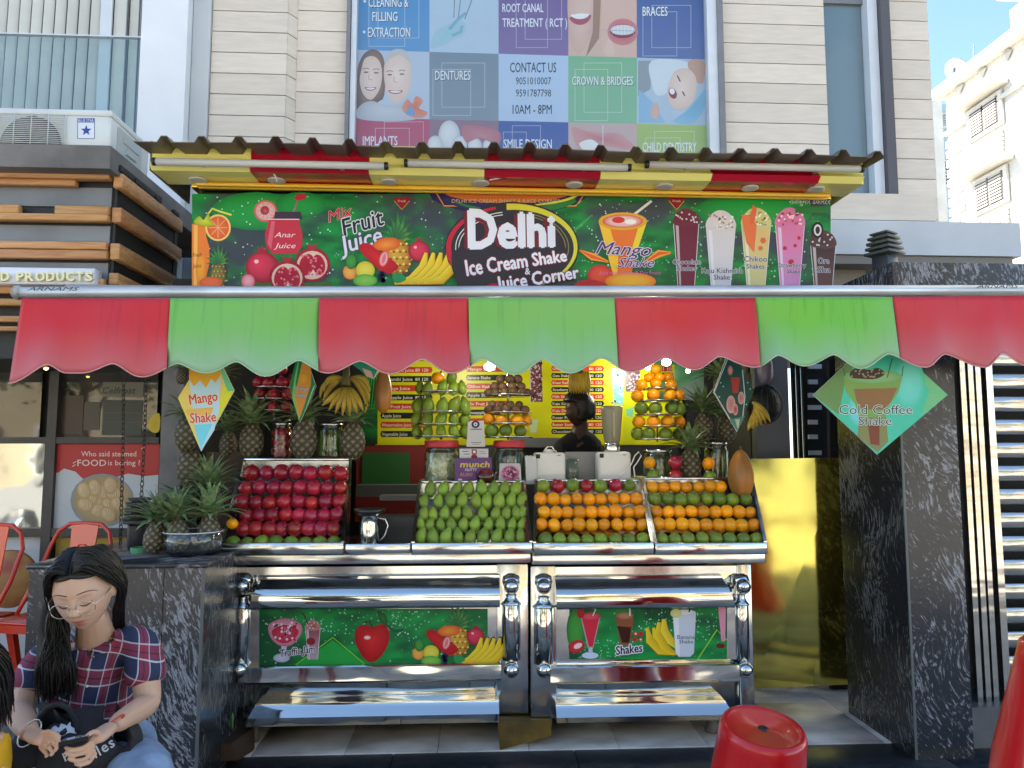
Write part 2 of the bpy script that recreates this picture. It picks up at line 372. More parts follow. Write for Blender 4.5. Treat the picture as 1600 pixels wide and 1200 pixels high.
# ------------------------------------------------------------------ ground and street
M_ASPH = mat('dusty_road', (.40,.365,.32), .85, var=.4, vscale=14, bump=.004, bscale=120)
M_PAVE = mat('grey_pavement', (.33,.31,.285), .75, var=.3, vscale=7, bump=.002, bscale=90)
M_TILE = mat('pale_stone_tile', (.64,.60,.54), .4, col2=(.34,.31,.28), vscale=3.2, lo=.3, hi=.62, detail=8, stretch=(1,1.6,1), bump=.0012, bscale=30)
M_BORD = mat('dark_granite_strip', (.030,.034,.042), .35, col2=(.010,.012,.016), vscale=26, bump=.0008, bscale=80)
g = MB(); g.add([(-400,-400,-.16),(400,-400,-.16),(400,400,-.16),(-400,400,-.16)], [(0,1,2,3)]); part('ground', g, mat('ground_dust', (.33,.30,.26), .9, var=.3, vscale=.2), kind='structure')
g = MB(); g.add([(-60,-9,-.15),(60,-9,-.15),(60,.2,-.15),(-60,.2,-.15)], [(0,1,2,3)]); part('road', g, M_ASPH, kind='structure')
pv = part('pavement', MB().box(-30,30,.2,3.5,-.25,-.035), mat('paver_joint', (.14,.13,.12), .9), kind='structure')
for i in range(-6, 8):      # paving slabs on the footpath
    for j in range(5):
        x0, y0 = i*.6+.12, 3.5-.62*(j+1)
        part('slab', MB().rbox(x0+.004, x0+.596, y0+.004, y0+.616, -.04, -.004+rnd.uniform(-.003,.003), .004, seg=1), M_PAVE, pv)
part('kerb', MB().box(-30,30,.05,.2,-.3,-.02), mat('kerb_stone', (.3,.29,.27), .8, var=.2), kind='structure')
bs = part('step_border', MB().box(-6,6.5,3.5,3.86,-.1,-.01), mat('step_core', (.02,.02,.02), .8), kind='structure')
x = -4.0
while x < 4.2:
    part('granite_strip', MB().rbox(x+.0015, x+.9, 3.502, 3.858, -.03, 0, .002, seg=1), M_BORD, bs); x += .903
fl = part('stall_floor', MB().box(-1.6,2.6,3.86,6.4,-.1,-.008), mat('grout', (.12,.11,.10), .9), kind='structure')
for i in range(9):
    for j in range(3):
        x0 = -1.55+i*.46; y0 = 3.862+j*.62
        part('floor_tile', MB().rbox(x0+.001, x0+.458, y0+.001, y0+.617, -.02, .004, .0015, seg=1), M_TILE, fl)

# ------------------------------------------------------------------ clinic building behind the stall: facade at Y = 6.2
YF = 6.2
M_CLAD = mat('beige_fibre_board', (.68,.60,.505), .7, var=.06, vscale=5, stretch=(1,1,7), bump=.0005, bscale=30, rand=.08)
M_BACK = mat('dark_joint_board', (.05,.045,.04), .8)  # dark backing visible in the joints between cladding boards
M_ALU = mat('white_window_frame', (.62,.66,.70), .4, var=.04)
M_GREYFR = mat('grey_window_frame', (.20,.20,.215), .5, var=.1)
M_BLUEGL = mat('blue_grey_window_glass', (.10,.17,.20), .06, col2=(.16,.22,.245), vscale=.8, lo=.4, hi=.6, spec=.8)
bld = thing('clinic_building', 'beige board-clad building with tall film-covered windows rising behind the juice stall', 'building', (0, YF, 0))
wl = MB()
XL, XR, ZT = -26, 4.17, 15.0
wl.box(XL, XR, YF+.12, YF+12, 2.95, ZT)
part('wall', wl, M_BACK, bld)
def fx(px, Y=YF): return P(px, 120, Y).x
def fz(py, Y=YF): return P(800, py, Y).z
bw = (P(400,9,YF).z-P(400,169,YF).z)/5.0   # board pitch
def boards(xa, xb, ya, yb, zoff, top=7.2, bot=2.9):
    z = fz(9)+zoff; z += bw*math.ceil((top-z)/bw)
    while z > bot:
        part('cladding_board', MB().hexa([(xa,ya,z-bw+.006),(xb,yb,z-bw+.006),(xb,yb+.1,z-bw+.006),(xa,ya+.1,z-bw+.006),(xa,ya,z-.002),(xb,yb,z-.002),(xb,yb+.1,z-.002),(xa,ya+.1,z-.002)]), M_CLAD, bld)
        z -= bw
boards(fx(335), fx(452)-.002, YF-.09, YF-.09, 0, 5.9)
boards(fx(452), fx(463)-.002, YF-.09, YF+.0, .0, 5.9)
boards(fx(463), fx(541), YF+.0, YF+.0, -.105, 5.9)
boards(fx(1129), fx(1291), YF, YF, -.10, 5.9)
boards(fx(1391), fx(1450)+.015, YF-.02, YF-.02, -.04, 5.9, 2.55)
part('column', MB().box(fx(236), fx(306), YF-.22, YF+.1, 2.6, 14), mat('white_column_paint', (.72,.74,.76), .5, var=.08, vscale=1.5), bld)
part('column_return', MB().box(fx(307), fx(334), YF-.12, YF+.1, 2.6, 14), mat('grey_white_paint', (.50,.52,.52), .5, var=.08, vscale=1.5), bld)
part('corner_trim', MB().box(fx(1386), fx(1390), YF-.04, YF+.1, 2.5, 14), mat('trim_paint', (.62,.58,.52), .6), bld)
for (a, b, m, d) in ((542, 548, M_GREYFR, .07), (549, 557, M_ALU, .05), (1104, 1119, M_ALU, .05), (1119, 1128, M_GREYFR, .07), (1355, 1370, M_ALU, .05), (1371, 1385, mat('charcoal_trim', (.095,.09,.10), .6), .10)):
    part('window_frame', MB().box(fx(a), fx(b), YF-d, YF+.1, 2.9, 14), m, bld)
part('window_pane', MB().box(fx(1292), fx(1354), YF+.05, YF+.08, 2.7, 14), M_BLUEGL, bld)
part('window_frame', MB().box(fx(1292)-.01, fx(1355), YF+.02, YF+.11, P(1320,0,YF).z-.02, P(1320,0,YF).z+.03), M_GREYFR, bld)
# upper storeys above the frame (they cast the shade)
part('upper_wall', MB().box(XL+.5, XR-.02, YF-.02, YF+.1, 7.2, ZT), M_CLAD, bld)
# blind window on the left
M_BLIND = mat('vertical_blind_fabric', (.66,.66,.60), .7, var=.1, vscale=2)
bx0, bx1 = P(-60,100,YF).x, fx(205)
part('blind_room', MB().box(bx0-3, fx(236), YF+.105, YF+.115, 2.7, 7), mat('dim_room', (.10,.12,.13), .8), bld)
pw = thing
px = -30
while px < 150:
    a = P(px, 100, YF).x; b = P(px+12.5, 100, YF).x; ln = (P(px-7,170,YF).x-P(px,0,YF).x)
    part('blind_slat', MB().hexa([(a-.04,YF+.03,3.2),(b-.04,YF+.07,3.2),(b-.04,YF+.074,3.2),(a-.04,YF+.034,3.2),(a,YF+.03,7),(b,YF+.07,7),(b,YF+.074,7),(a,YF+.034,7)]), M_BLIND, bld)
    px += 18.7
for (a, b, y, m) in ((150,168,.03,M_ALU),(169,191,.06,M_BLIND),(192,193.5,.02,M_GREYFR),(195,212,.05,M_BLIND),(213,214,.0,M_GREYFR),(215,227,.05,M_BLIND)):
    part('blind_slat', MB().box(P(a,100,YF).x, P(b,100,YF).x, YF+y, YF+y+.02, 3.1, 7), m, bld)
part('window_mullion', MB().box(P(230,100,YF).x, P(236,100,YF).x, YF-.1, YF+.1, 2.8, 9), M_GREYFR, bld)
part('window_transom', MB().box(bx0-2, P(236,100,YF).x, YF-.02, YF+.02, P(100,55,YF).z-.012, P(100,55,YF).z), M_ALU, bld)
part('window_pane', MB().box(bx0-2, P(229,100,YF).x, YF-.012, YF-.004, 2.9, P(100,55,YF).z-.013), glassm('blind_window_glass', (.90,.95,.95), .03, .92), bld)

# plain upper band and the white entrance slab at the right
can = thing('entrance_slab', 'white projecting slab above the entrance gate, right of the juice sign', 'canopy', (2.6, 5.4, 2.6))
part('slab', MB().box(P(1180,370,5.4).x, P(1595,370,5.4).x, 5.4, 6.05, P(1400,398,5.4).z, P(1400,345,5.4).z), mat('white_render', (.55,.58,.60), .55, var=.1, vscale=2), can)
part('upper_band', MB().box(P(1180,320,5.5).x, P(1462,320,5.5).x, 5.5, 6.1, P(1400,344,5.5).z, P(1400,303,5.5).z), M_CLAD, can)
part('soffit', MB().box(P(1180,320,5.4).x, P(1580,320,5.4).x, 5.42, 6.1, P(1400,412,5.4).z, P(1400,399,5.4).z), mat('soffit_board', (.22,.20,.18), .7), can)
part('return_wall', MB().box(P(1180,420,5.6).x, P(1352,420,5.6).x, 5.6, 6.1, 2.2, P(1300,399,5.6).z-.002), mat('return_grey', (.3,.27,.24), .7), can)

# ------------------------------------------------------------------ dental poster behind the big window
YP = YF+.04
a = Art(lambda x, y: P(x, y, YP), step=.0004)
G = lambda r,g,b: S(r,g,b,.95)
colx = [557, 671, 779, 888, 995, 1105]
def rowy(k, px): return [-35, 78+.0, 184, 300][k] + (px-560)*[.03, .028, .022, .02][k]
a.poly([(557,-60),(1106,-60),(1106,300),(557,300)], G(200,212,228))
def tile(c, r, col, c2=None):
    x0, x1 = colx[c], colx[c+1]
    a.lay([(x0,rowy(r,x0)),(x1,rowy(r,x1)),(x1,rowy(r+1,x1)),(x0,rowy(r+1,x0))], [(0,1,2,3)], [col, col, c2 or col, c2 or col])
BL, PU, DB, GY, GN, RD, LG = G(74,144,200), G(116,90,150), G(70,95,160), G(125,142,156), G(126,185,142), G(190,80,105), G(172,196,104)
for (c, r, col) in ((0,0,BL),(1,0,G(178,200,222)),(2,0,PU),(3,0,G(214,178,160)),(4,0,DB),(0,1,G(186,200,220)),(1,1,GY),(2,1,G(182,204,232)),(3,1,GN),(4,1,G(180,200,220)),(0,2,RD),(1,2,G(150,120,135)),(2,2,G(74,98,166)),(3,2,G(205,178,172)),(4,2,LG)):
    tile(c, r, col, mixc(col, (1,1,1), .06))
def fr2(x0, y0, x1, y1, base):
    c = mixc(base, (1,1,1), .35); a.frame(x0, y0, x1, y1, 1, c); a.frame(x0-14, y0+10, x1-22, y1+13, 1, c)
fr2(590,-30,655,60,BL); fr2(820,-30,878,62,PU); fr2(1018,8,1080,75,DB); fr2(690,98,758,168,GY); fr2(912,98,972,176,GN); fr2(600,190,662,260,RD); fr2(800,196,845,260,G(74,98,166)); fr2(1022,205,1085,262,LG)
WT = G(238,244,250); DK = G(40,52,72)
def cond(t, x, y, w, h, col=WT, b=.012, sh=None): 
    if sh: a.text(t, x+.8, y+1, w, h, sh, b)
    a.text(t, x, y, w, h, col, b)
cond('CLEANING &', 576, 11, 62, 14, sh=DK); a.ell(570,2,2.2,2.2,WT); cond('FILLING', 582, 33, 39, 14, sh=DK); cond('EXTRACTION', 575, 58, 66, 14.5, sh=DK); a.ell(569,50,2.2,2.2,WT)
cond('ROOT CANAL', 785, 19, 64, 13); cond('TREATMENT ( RCT )', 785, 42, 101, 13); cond('BRACES', 1004, 25, 39, 14, sh=DK)
cond('DENTURES', 680, 125, 55, 14, sh=DK); cond('CONTACT US', 797, 113, 72, 15, G(50,60,75)); cond('9051010007', 806, 132, 55, 11, G(50,60,75), .008); cond('9591787798', 806, 151, 55, 11, G(50,60,75), .008)
cond('10AM - 8PM', 801, 178, 61, 14, G(50,60,75)); cond('CROWN & BRIDGES', 894, 133, 95, 13, sh=G(70,110,90)); cond('IMPLANTS', 567, 227, 54, 14); cond('SMILE DESIGN', 787, 232, 75, 14); cond('CHILD DENTISTRY', 1004, 237, 84, 14)
# couple photo
HB, SKN, SK2 = G(172,150,128), G(240,220,208), G(226,200,186)
a.blob([(560,180),(557,120),(566,88),(582,77),(597,86),(602,112),(600,150),(590,160)], HB, G(120,96,82))
a.blob([(565,108),(570,92),(583,88),(594,98),(597,120),(592,142),(580,156),(568,148),(562,128)], SKN, SK2)
a.blob([(600,120),(602,96),(614,83),(630,82),(640,96),(642,125),(636,148),(620,162),(606,150)], SKN, SK2)
a.blob([(601,100),(604,86),(618,77),(634,80),(641,96),(636,94),(624,86),(610,92)], G(200,196,190))
for (x, y) in ((572,113),(588,114),(609,117),(628,116)): a.ell(x,y,4,1.2,G(120,98,92)); a.line([(x-5,y-5),(x,y-6.5),(x+5,y-5)],1.2,G(140,110,98))
for (x, y, r) in ((579,137,9),(618,142,11)): a.ell(x,y,r,5,G(180,90,92),n=14,a0=-10,a1=190); a.ell(x,y+.5,r*.8,2.8,G(240,240,238),n=12,a0=0,a1=180)
for (x, y) in ((579,124),(618,128)): a.line([(x-2,y-8),(x-3,y),(x+3,y+1)],1,G(185,145,130))
a.blob([(557,184),(562,166),(580,158),(600,164),(625,164),(645,172),(652,186),(600,190)], G(205,208,214), G(188,192,202))
a.blob([(628,170),(636,155),(644,162),(650,150),(661,158),(655,170),(668,176),(660,184),(640,182)], G(214,120,92), G(226,150,120)); a.blob([(634,178),(642,166),(648,180)], G(110,160,205))
# hand with instruments
a.blob([(673,75),(680,50),(700,38),(718,32),(728,40),(724,56),(708,62),(690,72)], G(150,200,215), G(170,198,216))
for p in ([(702,46),(714,32),(728,20)],[(706,56),(720,50),(722,40)]): a.line(p, 5, G(126,178,198))
a.line([(711,-20),(709,28)],1.2,G(110,120,130)); a.line([(722,-20),(716,28)],1.2,G(110,120,130)); a.line([(745,-20),(726,30)],1.4,G(110,120,130))
# smiling mouths
a.blob([(890,-30),(930,-30),(928,30),(918,66),(905,84),(890,60)], G(226,196,182), G(214,176,160)); a.ell(906,22,18,17,G(170,80,90),n=18,a0=5,a1=160); a.ell(906,21,15,9,G(240,240,240),n=16,a0=5,a1=165); a.poly([(928,-30),(940,-30),(936,60),(915,90),(926,50)], G(165,130,104))
a.poly([(940,-30),(994,-30),(994,90),(940,88)], G(222,186,168)); a.ell(973,50,24,21,G(204,110,115),G(210,130,130)); a.ell(973,49,20,11,G(130,60,62)); a.ell(973,47,19,8,G(226,228,232))
a.line([(940,47),(994,49)],1,G(170,170,180)); a.blob([(944,84),(950,62),(957,68),(960,88)], G(228,195,180))
for k in range(7): a.line([(957+k*5.5,40),(957+k*5.5,55)],.6,G(180,180,188))
# child patient
a.poly([(997,95),(1020,95),(1016,140),(997,150)], G(150,160,165)); a.blob([(1018,95),(1075,98),(1062,130),(1030,150),(1018,130)], G(215,225,232)); a.blob([(1075,96),(1100,96),(1098,130),(1082,122)], G(200,160,135))
a.blob([(1046,128),(1056,110),(1076,108),(1088,124),(1086,150),(1072,170),(1052,170),(1042,150)], SKN, SK2); a.ell(1051,146,6,9,G(150,60,66),rot=-25); a.ell(1050,143,4,5,G(242,242,242),rot=-25)
a.line([(1058,118),(1063,128)],2,G(90,70,60)); a.line([(1066,143),(1070,150)],2,G(90,70,60)); a.blob([(1052,190),(1070,175),(1092,150),(1102,140),(1104,160),(1085,192)], G(120,175,210), G(150,195,220)); a.poly([(998,140),(1020,160),(1040,192),(998,192)], G(150,190,220))
a.blob([(1022,186),(1016,176),(1024,160),(1030,170),(1028,184)], G(216,180,165))
# implant teeth and lips
for (x, y, rx, ry) in ((702,212,17,24),(680,226,12,14),(718,226,12,14),(742,228,11,13),(766,228,12,12)): a.ell(x,y,rx,ry,G(236,236,236),G(196,200,208),hl=(-.2,-.2))
a.blob([(724,196),(778,204),(778,226),(750,216),(728,222)], G(205,140,145), G(190,120,128)); a.blob([(893,200),(915,204),(940,208),(965,208),(985,222),(995,236),(940,228),(905,232)], G(205,130,130), G(216,160,155)); a.blob([(905,224),(925,218),(938,232),(915,236)], G(238,238,235)); a.line([(942,196),(942,240)],1,WT)
cp = single('dental_clinic_poster', a, M_MATTEPRINT, 'large dental clinic window poster with a grid of coloured tiles and smiling photos', 'poster', recalc=False)
part('window_glass', MB().box(fx(557), fx(1105), YF+.01, YF+.014, 2.9, 6.6), glassm('poster_window_glass', (.96,.97,.97), .02, .97), bld)

# ------------------------------------------------------------------ left: concrete ledge, air conditioner, timber-clad fascia
LX = 9.0
M_CONC = mat('stained_concrete', (.21,.20,.185), .85, col2=(.10,.095,.09), vscale=2.4, lo=.3, hi=.65, detail=8, bump=.004, bscale=22)
led = thing('concrete_ledge', 'stained concrete ledge carrying the air conditioner', 'ledge', (-3.2, 5.2, 3.1))
z0, z1 = P(100,262,4.05).z, P(100,226,4.05).z
xr = P(172,245,4.05).x
part('slab', MB().box(-7, xr, 4.05, 5.95, z0, z1), M_CONC, led)
ac = thing('air_conditioner', 'white outdoor air conditioner unit with blue star badge on the concrete ledge', 'air conditioner', (P(100,200,4.3).x, 4.4, z1))
ax0, ax1 = P(-80,200,4.12).x, P(172,200,4.12).x; az1 = P(100,173,4.12).z
M_ACW = mat('aged_ac_enamel', (.60,.64,.64), .4, var=.1, vscale=4)
part('casing', MB().rbox(ax0, ax1-.0, 4.12, 4.62, z1+.012, az1, .015), M_ACW, ac)
part('top_lip', MB().rbox(ax0-.005, ax1+.008, 4.11, 4.63, az1-.03, az1+.006, .008), M_ACW, ac)
gx, gz = P(50,205,4.12).x, P(50,227,4.12).z
b = MB(); b.prism([(gx+.165*math.cos(R(k*9)), gz+.165*math.sin(R(k*9))) for k in range(21)], 4.112, 4.119); part('fan_recess', b, M_BLK, ac)
gr = MB(); gx1 = P(102,205,4.1).x
for k in range(15):
    z = z1+.03+k*(az1-z1-.07)/14; gr.tube([(ax0+.02,4.104,z),(gx1,4.104,z)], .0028, 5)
for k in range(14): gr.tube([(gx1-.002-k*.092,4.1,z1+.02),(gx1-.002-k*.092,4.1,az1-.03)], .0032, 5)
part('grille', gr, mat('grille_wire', (.55,.58,.56), .5), ac, kind='stuff')
fb = MB()
for k in range(5):
    t = k*math.pi/5+.3; fb.add([(gx+.03*math.cos(t),4.109,gz+.03*math.sin(t)),(gx+.16*math.cos(t-.3),4.107,gz+.16*math.sin(t-.3)),(gx+.16*math.cos(t+.35),4.111,gz+.16*math.sin(t+.35))], [(0,1,2)])
part('fan', fb, mat('fan_blade', (.09,.09,.09), .5), ac)
ba = Art(lambda x, y: P(x, y, 4.118)); ba.rect(121,185,148,217,S(228,234,240)); ba.frame(121,185,148,217,.9,S(50,80,170)); ba.rect(121,185,148,191.5,S(50,80,170)); ba.text('BLUE STAR',122.5,190.6,24,4.2,S(235,238,245),.01)
st = []
for k in range(10):
    r = 9 if k % 2 == 0 else 3.6; st.append((134.8+r*math.sin(math.pi*k/5), 204-r*math.cos(math.pi*k/5)))
ba.poly(st, S(50,80,170)); part('badge', ba, M_PRINT, ac, recalc=False)
sx = ax1+.002
part('side_panel', MB().box(sx, sx+.006, 4.2, 4.5, z1+.03, az1-.05).box(sx, sx+.012, 4.26, 4.46, az1-.12, az1-.07).box(sx, sx+.016, 4.3, 4.42, z1+.05, z1+.09), mat('ac_side', (.42,.46,.46), .5), ac)
part('foot', MB().box(ax0+.2, ax0+.3, 4.15, 4.6, z1, z1+.014), M_DARK, ac); part('foot', MB().box(ax1-.2, ax1-.1, 4.15, 4.6, z1, z1+.014), M_DARK, ac)

# timber-clad fascia box
YB = 4.2
M_TIMB = mat('varnished_pine', (.66,.37,.16), .5, col2=(.42,.19,.07), vscale=5, stretch=(.5,3,9), lo=.25, hi=.7, distort=1.2, detail=6, rand=.15, bump=.0006, bscale=50)
M_GPAN = mat('grey_metal_panel', (.19,.21,.235), .4, var=.2, vscale=3)
M_GDK = mat('charcoal_metal', (.018,.02,.022), .5)
fas = thing('timber_clad_fascia', 'dark shop fascia with pine slats and grey panels under the concrete ledge', 'shop fascia', (-2.8, YB+.3, P(100,450,YB).z))
xc = P(180,350,YB).x
fzz = lambda py: P(90, py, YB).z
part('box', MB().box(-6.5, xc-.01, YB+.02, YB+.86, fzz(560), fzz(266)), M_GDK, fas)
part('top_cap', MB().box(-6.5, P(196,265,YB).x, YB-.05, YB+.5, fzz(270), fzz(261)), M_GDK, fas)
for (y0, y1) in ((292,322),(352,380),(410,445)): part('grey_panel', MB().box(-6.5, xc-.03, YB+.005, YB+.02, fzz(y1), fzz(y0)), M_GPAN, fas)
slats = [(270,284,-60,178),(284,294,-60,124),(324,338,-60,36),(324,338,92,176),(338,349,-60,176),(380,392,-60,172),(393,407,-60,173),(437,450,145,168),(448,462,-60,30),(470,481,-60,50),(496,506,-60,60),(512,520,-60,60)]
for (y0, y1, x0, x1) in slats:
    m = .012 if (y0//2) % 2 else 0
    part('pine_slat', MB().rbox(P(x0,y0,YB).x, P(x1,y0,YB).x, YB-.045-m, YB+.004, fzz(y1)+.002, fzz(y0)-.001, .004, seg=1), M_TIMB, fas)
for (y0, y1) in ((272,294),(325,348),(381,406),(427,445)):   # slats on the side that runs back
    part('pine_slat', MB().rbox(xc-.008, xc+.045, YB-.03, YB+.84, fzz(y1), fzz(y0), .004, seg=1), M_TIMB, fas)
for k in range(3): part('bracket', MB().box(xc, xc+.05, YB+.12+k*.28, YB+.2+k*.28, fzz(272)+.004, fzz(266)+.004), M_GDK, fas)
part('side_panel', MB().box(xc-.01, xc+.003, YB, YB+.84, fzz(560), fzz(270)), mat('side_panel_green_black', (.014,.018,.018), .6), fas)
sg = thing('shop_sign', 'white box sign reading PRODUCTS in raised cream letters on the timber fascia', 'sign', (P(60,430,YB-.1).x, YB-.1, fzz(444)))
part('sign_box', MB().rbox(P(-90,430,YB-.1).x, P(147,430,YB-.1).x, YB-.1, YB-.01, P(60,444,YB-.1).z, P(60,418,YB-.1).z, .004, seg=1), mat('sign_box_paint', (.74,.76,.84), .4), sg)
def rtext(body, x, y, w, h, Y, depth, mt, parent, name='letter', bold=.03, per=True):
    v0, f0 = text_raw(body, bold); hh = max(p[1] for p in text_raw('H', bold)[0]); xa = min(p[0] for p in v0); kx = w/(max(p[0] for p in v0)-xa); ky = h/hh
    b = MB(); n = len(v0); fr = [P(x+(p[0]-xa)*kx, y-p[1]*ky, Y) for p in v0]
    b.add([tuple(q) for q in fr]+[(q.x, q.y+depth, q.z) for q in fr], [])
    ed = {}
    for f in f0:
        b.f.append(list(f)); b.m.append(0); b.s.append(False)
        for i in range(len(f)):
            e = (f[i], f[(i+1) % len(f)]); ed[e] = 1
    for (i, j) in list(ed):
        if (j, i) not in ed: b.f.append([j, i, i+n, j+n]); b.m.append(0); b.s.append(False)
    return part(name, b, mt, parent)
M_CREAM = mat('cream_letter', (.85,.80,.48), .4)
xx = -47
for ch, wd in (('F',15),('O',17),('O',17),('D',16),(' ',6),('P',13.5),('R',15.5),('O',17.5),('D',15.5),('U',15),('C',15.5),('T',14.5),('S',14.5)):
    if ch != ' ': rtext(ch, xx-1.5, 438.5, wd-2.4, 13.5, YB-.122, .02, M_CREAM, sg)
    xx += wd + (0 if ch != ' ' else 3)

# ------------------------------------------------------------------ left shopfront glazing
YS = 4.95
M_FRAME = mat('dark_aluminium_frame', (.055,.052,.052), .4, var=.2)
shop = thing('shopfront', 'dark framed glass shopfront with a steamed food poster behind the red chairs', 'shopfront', (-2.9, YS, 0))
def sp(b, x0, y0, x1, y1, Y, d, m=0): return b.pbox(x0, y0, x1, y1, Y, d, m)
part('mullion', sp(MB(), 67, 540, 82, 1000, YS-.05, .08), M_FRAME, shop)
part('mullion', sp(MB(), 248, 560, 258, 900, YS-.03, .08), M_FRAME, shop)
part('transom', sp(MB(), -60, 683, 248, 693, YS-.045, .07), M_FRAME, shop)
part('transom', sp(MB(), -60, 826, 248, 839, YS-.045, .07), M_FRAME, shop)
M_SGL = mat('shop_window_glass', (.022,.024,.023), .03, spec=1, col2=(.055,.05,.042), vscale=2.5, detail=6, lo=.45, hi=.7)
part('window_pane', sp(MB(), -80, 480, 67, 683, YS, .01), M_SGL, shop)
part('window_pane', sp(MB(), 82, 480, 248, 683, YS, .01), M_SGL, shop)
part('window_pane', sp(MB(), -80, 693, 67, 826, YS, .01), mat('silvered_window_glass', (.45,.46,.44), .04, metal=.85, bump=.004, bscale=1.6), shop)
part('lower_panel', sp(MB(), -80, 839, 67, 1050, YS, .01), mat('pale_poster_panel', (.55,.58,.62), .4, var=.1), shop)
part('lower_panel', sp(MB(), 82, 839, 248, 1050, YS, .01), mat('mustard_panel', (.42,.30,.05), .5), shop)
part('backing', MB().box(-8, P(258,600,YS).x, YS+.05, YS+.1, 0, 3.0), M_DARK, shop)
# things seen dimly through the upper panes
def dimrect(x0, y0, x1, y1, c): return part('interior_print', sp(MB(), x0, y0, x1, y1, YS-.004, .002), mat('dim_interior', c, .3), shop)
dimrect(160, 597, 224, 620, (.16,.17,.13)); dimrect(160, 625, 222, 680, (.03,.045,.045)); dimrect(98, 618, 130, 678, (.05,.03,.025)); dimrect(131, 628, 156, 672, (.06,.055,.05))
ta = Art(lambda x, y: P(x, y, YS-.007)); ta.text('Celfrost', 160, 615, 52, 10, (.02,.025,.02), .0, .25); ta.line([(162,632),(220,632)],1,(.1,.1,.09)); ta.line([(162,645),(220,645)],1,(.1,.1,.09)); ta.line([(162,660),(220,660)],1,(.09,.09,.08))
ta.blob([(231,668),(236,652),(249,646),(249,672),(240,676)], (.6,.45,.03), (.7,.55,.06)); part('lettering', ta, M_PRINT, shop, recalc=False)
# steamed food poster
a = Art(lambda x, y: P(x, y, YS-.02))
a.rect(82,694,249,826,S(205,215,222)); a.poly([(82,694),(249,694),(249,742),(225,744),(200,740),(180,746),(150,748),(135,752),(125,744),(118,737),(100,732),(92,738),(82,740)], S(196,62,64))
a.ell(160,782,50,42,S(170,178,182),S(150,158,162)); a.ell(160,782,46,38,S(198,180,140),S(180,160,120))
rr = random.Random(3)
for k in range(13):
    cx, cy = 160+34*math.cos(k*2.4)*math.sqrt(k/13), 780+27*math.sin(k*2.4)*math.sqrt(k/13); r = rr.uniform(0,90)
    a.ell(cx,cy,14,11,S(232,212,170),S(196,160,108),hl=(-.3,-.3),rot=r,n=12)
    for q in (-.5,0,.5): a.line([(cx+8*q,cy-7),(cx+6*q+2,cy),(cx+9*q,cy+6)],.8,S(190,155,110))
a.text('Who said steamed', 127, 713, 86, 8, S(240,225,220), .01, 0); a.text('FOOD', 121, 728, 45, 9.5, S(240,225,220), .02); a.text('is boring ?', 169, 727, 50, 8, S(240,225,220), .01)
for (x, y, r) in ((114,724,0),(113,729,20),(222,706,0),(221,701,-30)): a.line([(x,y),(x+5,y-3)],1.2,S(240,225,220))
po = single('steamed_food_poster', a, M_PRINT, 'red and white poster with a plate of dumplings on the shopfront glass', 'poster', recalc=False)
wlb = single('warm_bulb', MB().sphere(P(72,575,4.7), .012, 10, 8), mat('warm_glow', (1,.55,.15), emit=6), 'small glowing warm bulb under the left end of the awning', 'bulb')
# grey column and brown board behind the hanging pineapples
single('grey_column', MB().pbox(250, 560, 283, 860, 4.55, .3), mat('weathered_grey_post', (.20,.20,.195), .7, var=.35, vscale=5), 'weathered grey post between the shopfront and the hanging pineapples', 'post')
single('white_side_wall', MB().pbox(272, 560, 322, 900, 4.9, .1), mat('dull_white', (.42,.43,.46), .7, var=.1), 'dull white wall strip behind the hanging pineapples', 'wall')
single('brown_board', MB().pbox(318, 706, 372, 960, 4.62, .06), mat('brown_laminate', (.055,.026,.014), .5, var=.2), 'brown laminate board left of the pomegranate tray', 'board')

# raised terrace for the chairs
part('terrace', MB().box(-8, -1.95, 3.62, 5.0, -.1, .2), mat('terrace_tile', (.20,.19,.17), .6, var=.3, vscale=4), kind='structure')

# ------------------------------------------------------------------ right: granite gate portal, steel gate
por = thing('granite_portal', 'black veined granite gate portal at the right of the stall', 'gate pillar', (2.3, 3.95, 0))
GX0, GX1, GYF, GYB, GZ = 2.165, 2.462, 3.65, 4.29, P(1500,411,3.65).z
part('pillar_front', MB().box(GX0+.012, GX1, GYF, GYF+.02, -.01, GZ-.26), M_GRAN, por)
part('pillar_side', MB().box(GX0, GX0+.011, GYF+.004, GYB, -.01, GZ-.26), M_GRANS, por)
part('pillar_core', MB().box(GX0+.012, GX1-.004, GYF+.021, GYB, -.01, GZ-.262), M_DARK, por)
part('pillar_back', MB().box(GX0+.002, GX1-.002, GYB+.001, GYB+.012, -.01, GZ-.26), M_GRAN, por)
part('pillar_edge', MB().box(GX0-.001, GX0+.011, GYF-.001, GYF+.003, -.01, GZ-.26), mat('granite_edge_strip', (.10,.12,.12), .3), por)
part('lintel', MB().box(GX0, 5.2, GYF-.002, GYB+.1, GZ-.258, GZ), M_GRAN, por)
part('plinth', MB().box(GX1+.002, 5.2, GYF+.12, GYB, -.03, .20), mat('grey_plinth_stone', (.11,.115,.125), .5, var=.3, vscale=6), por)
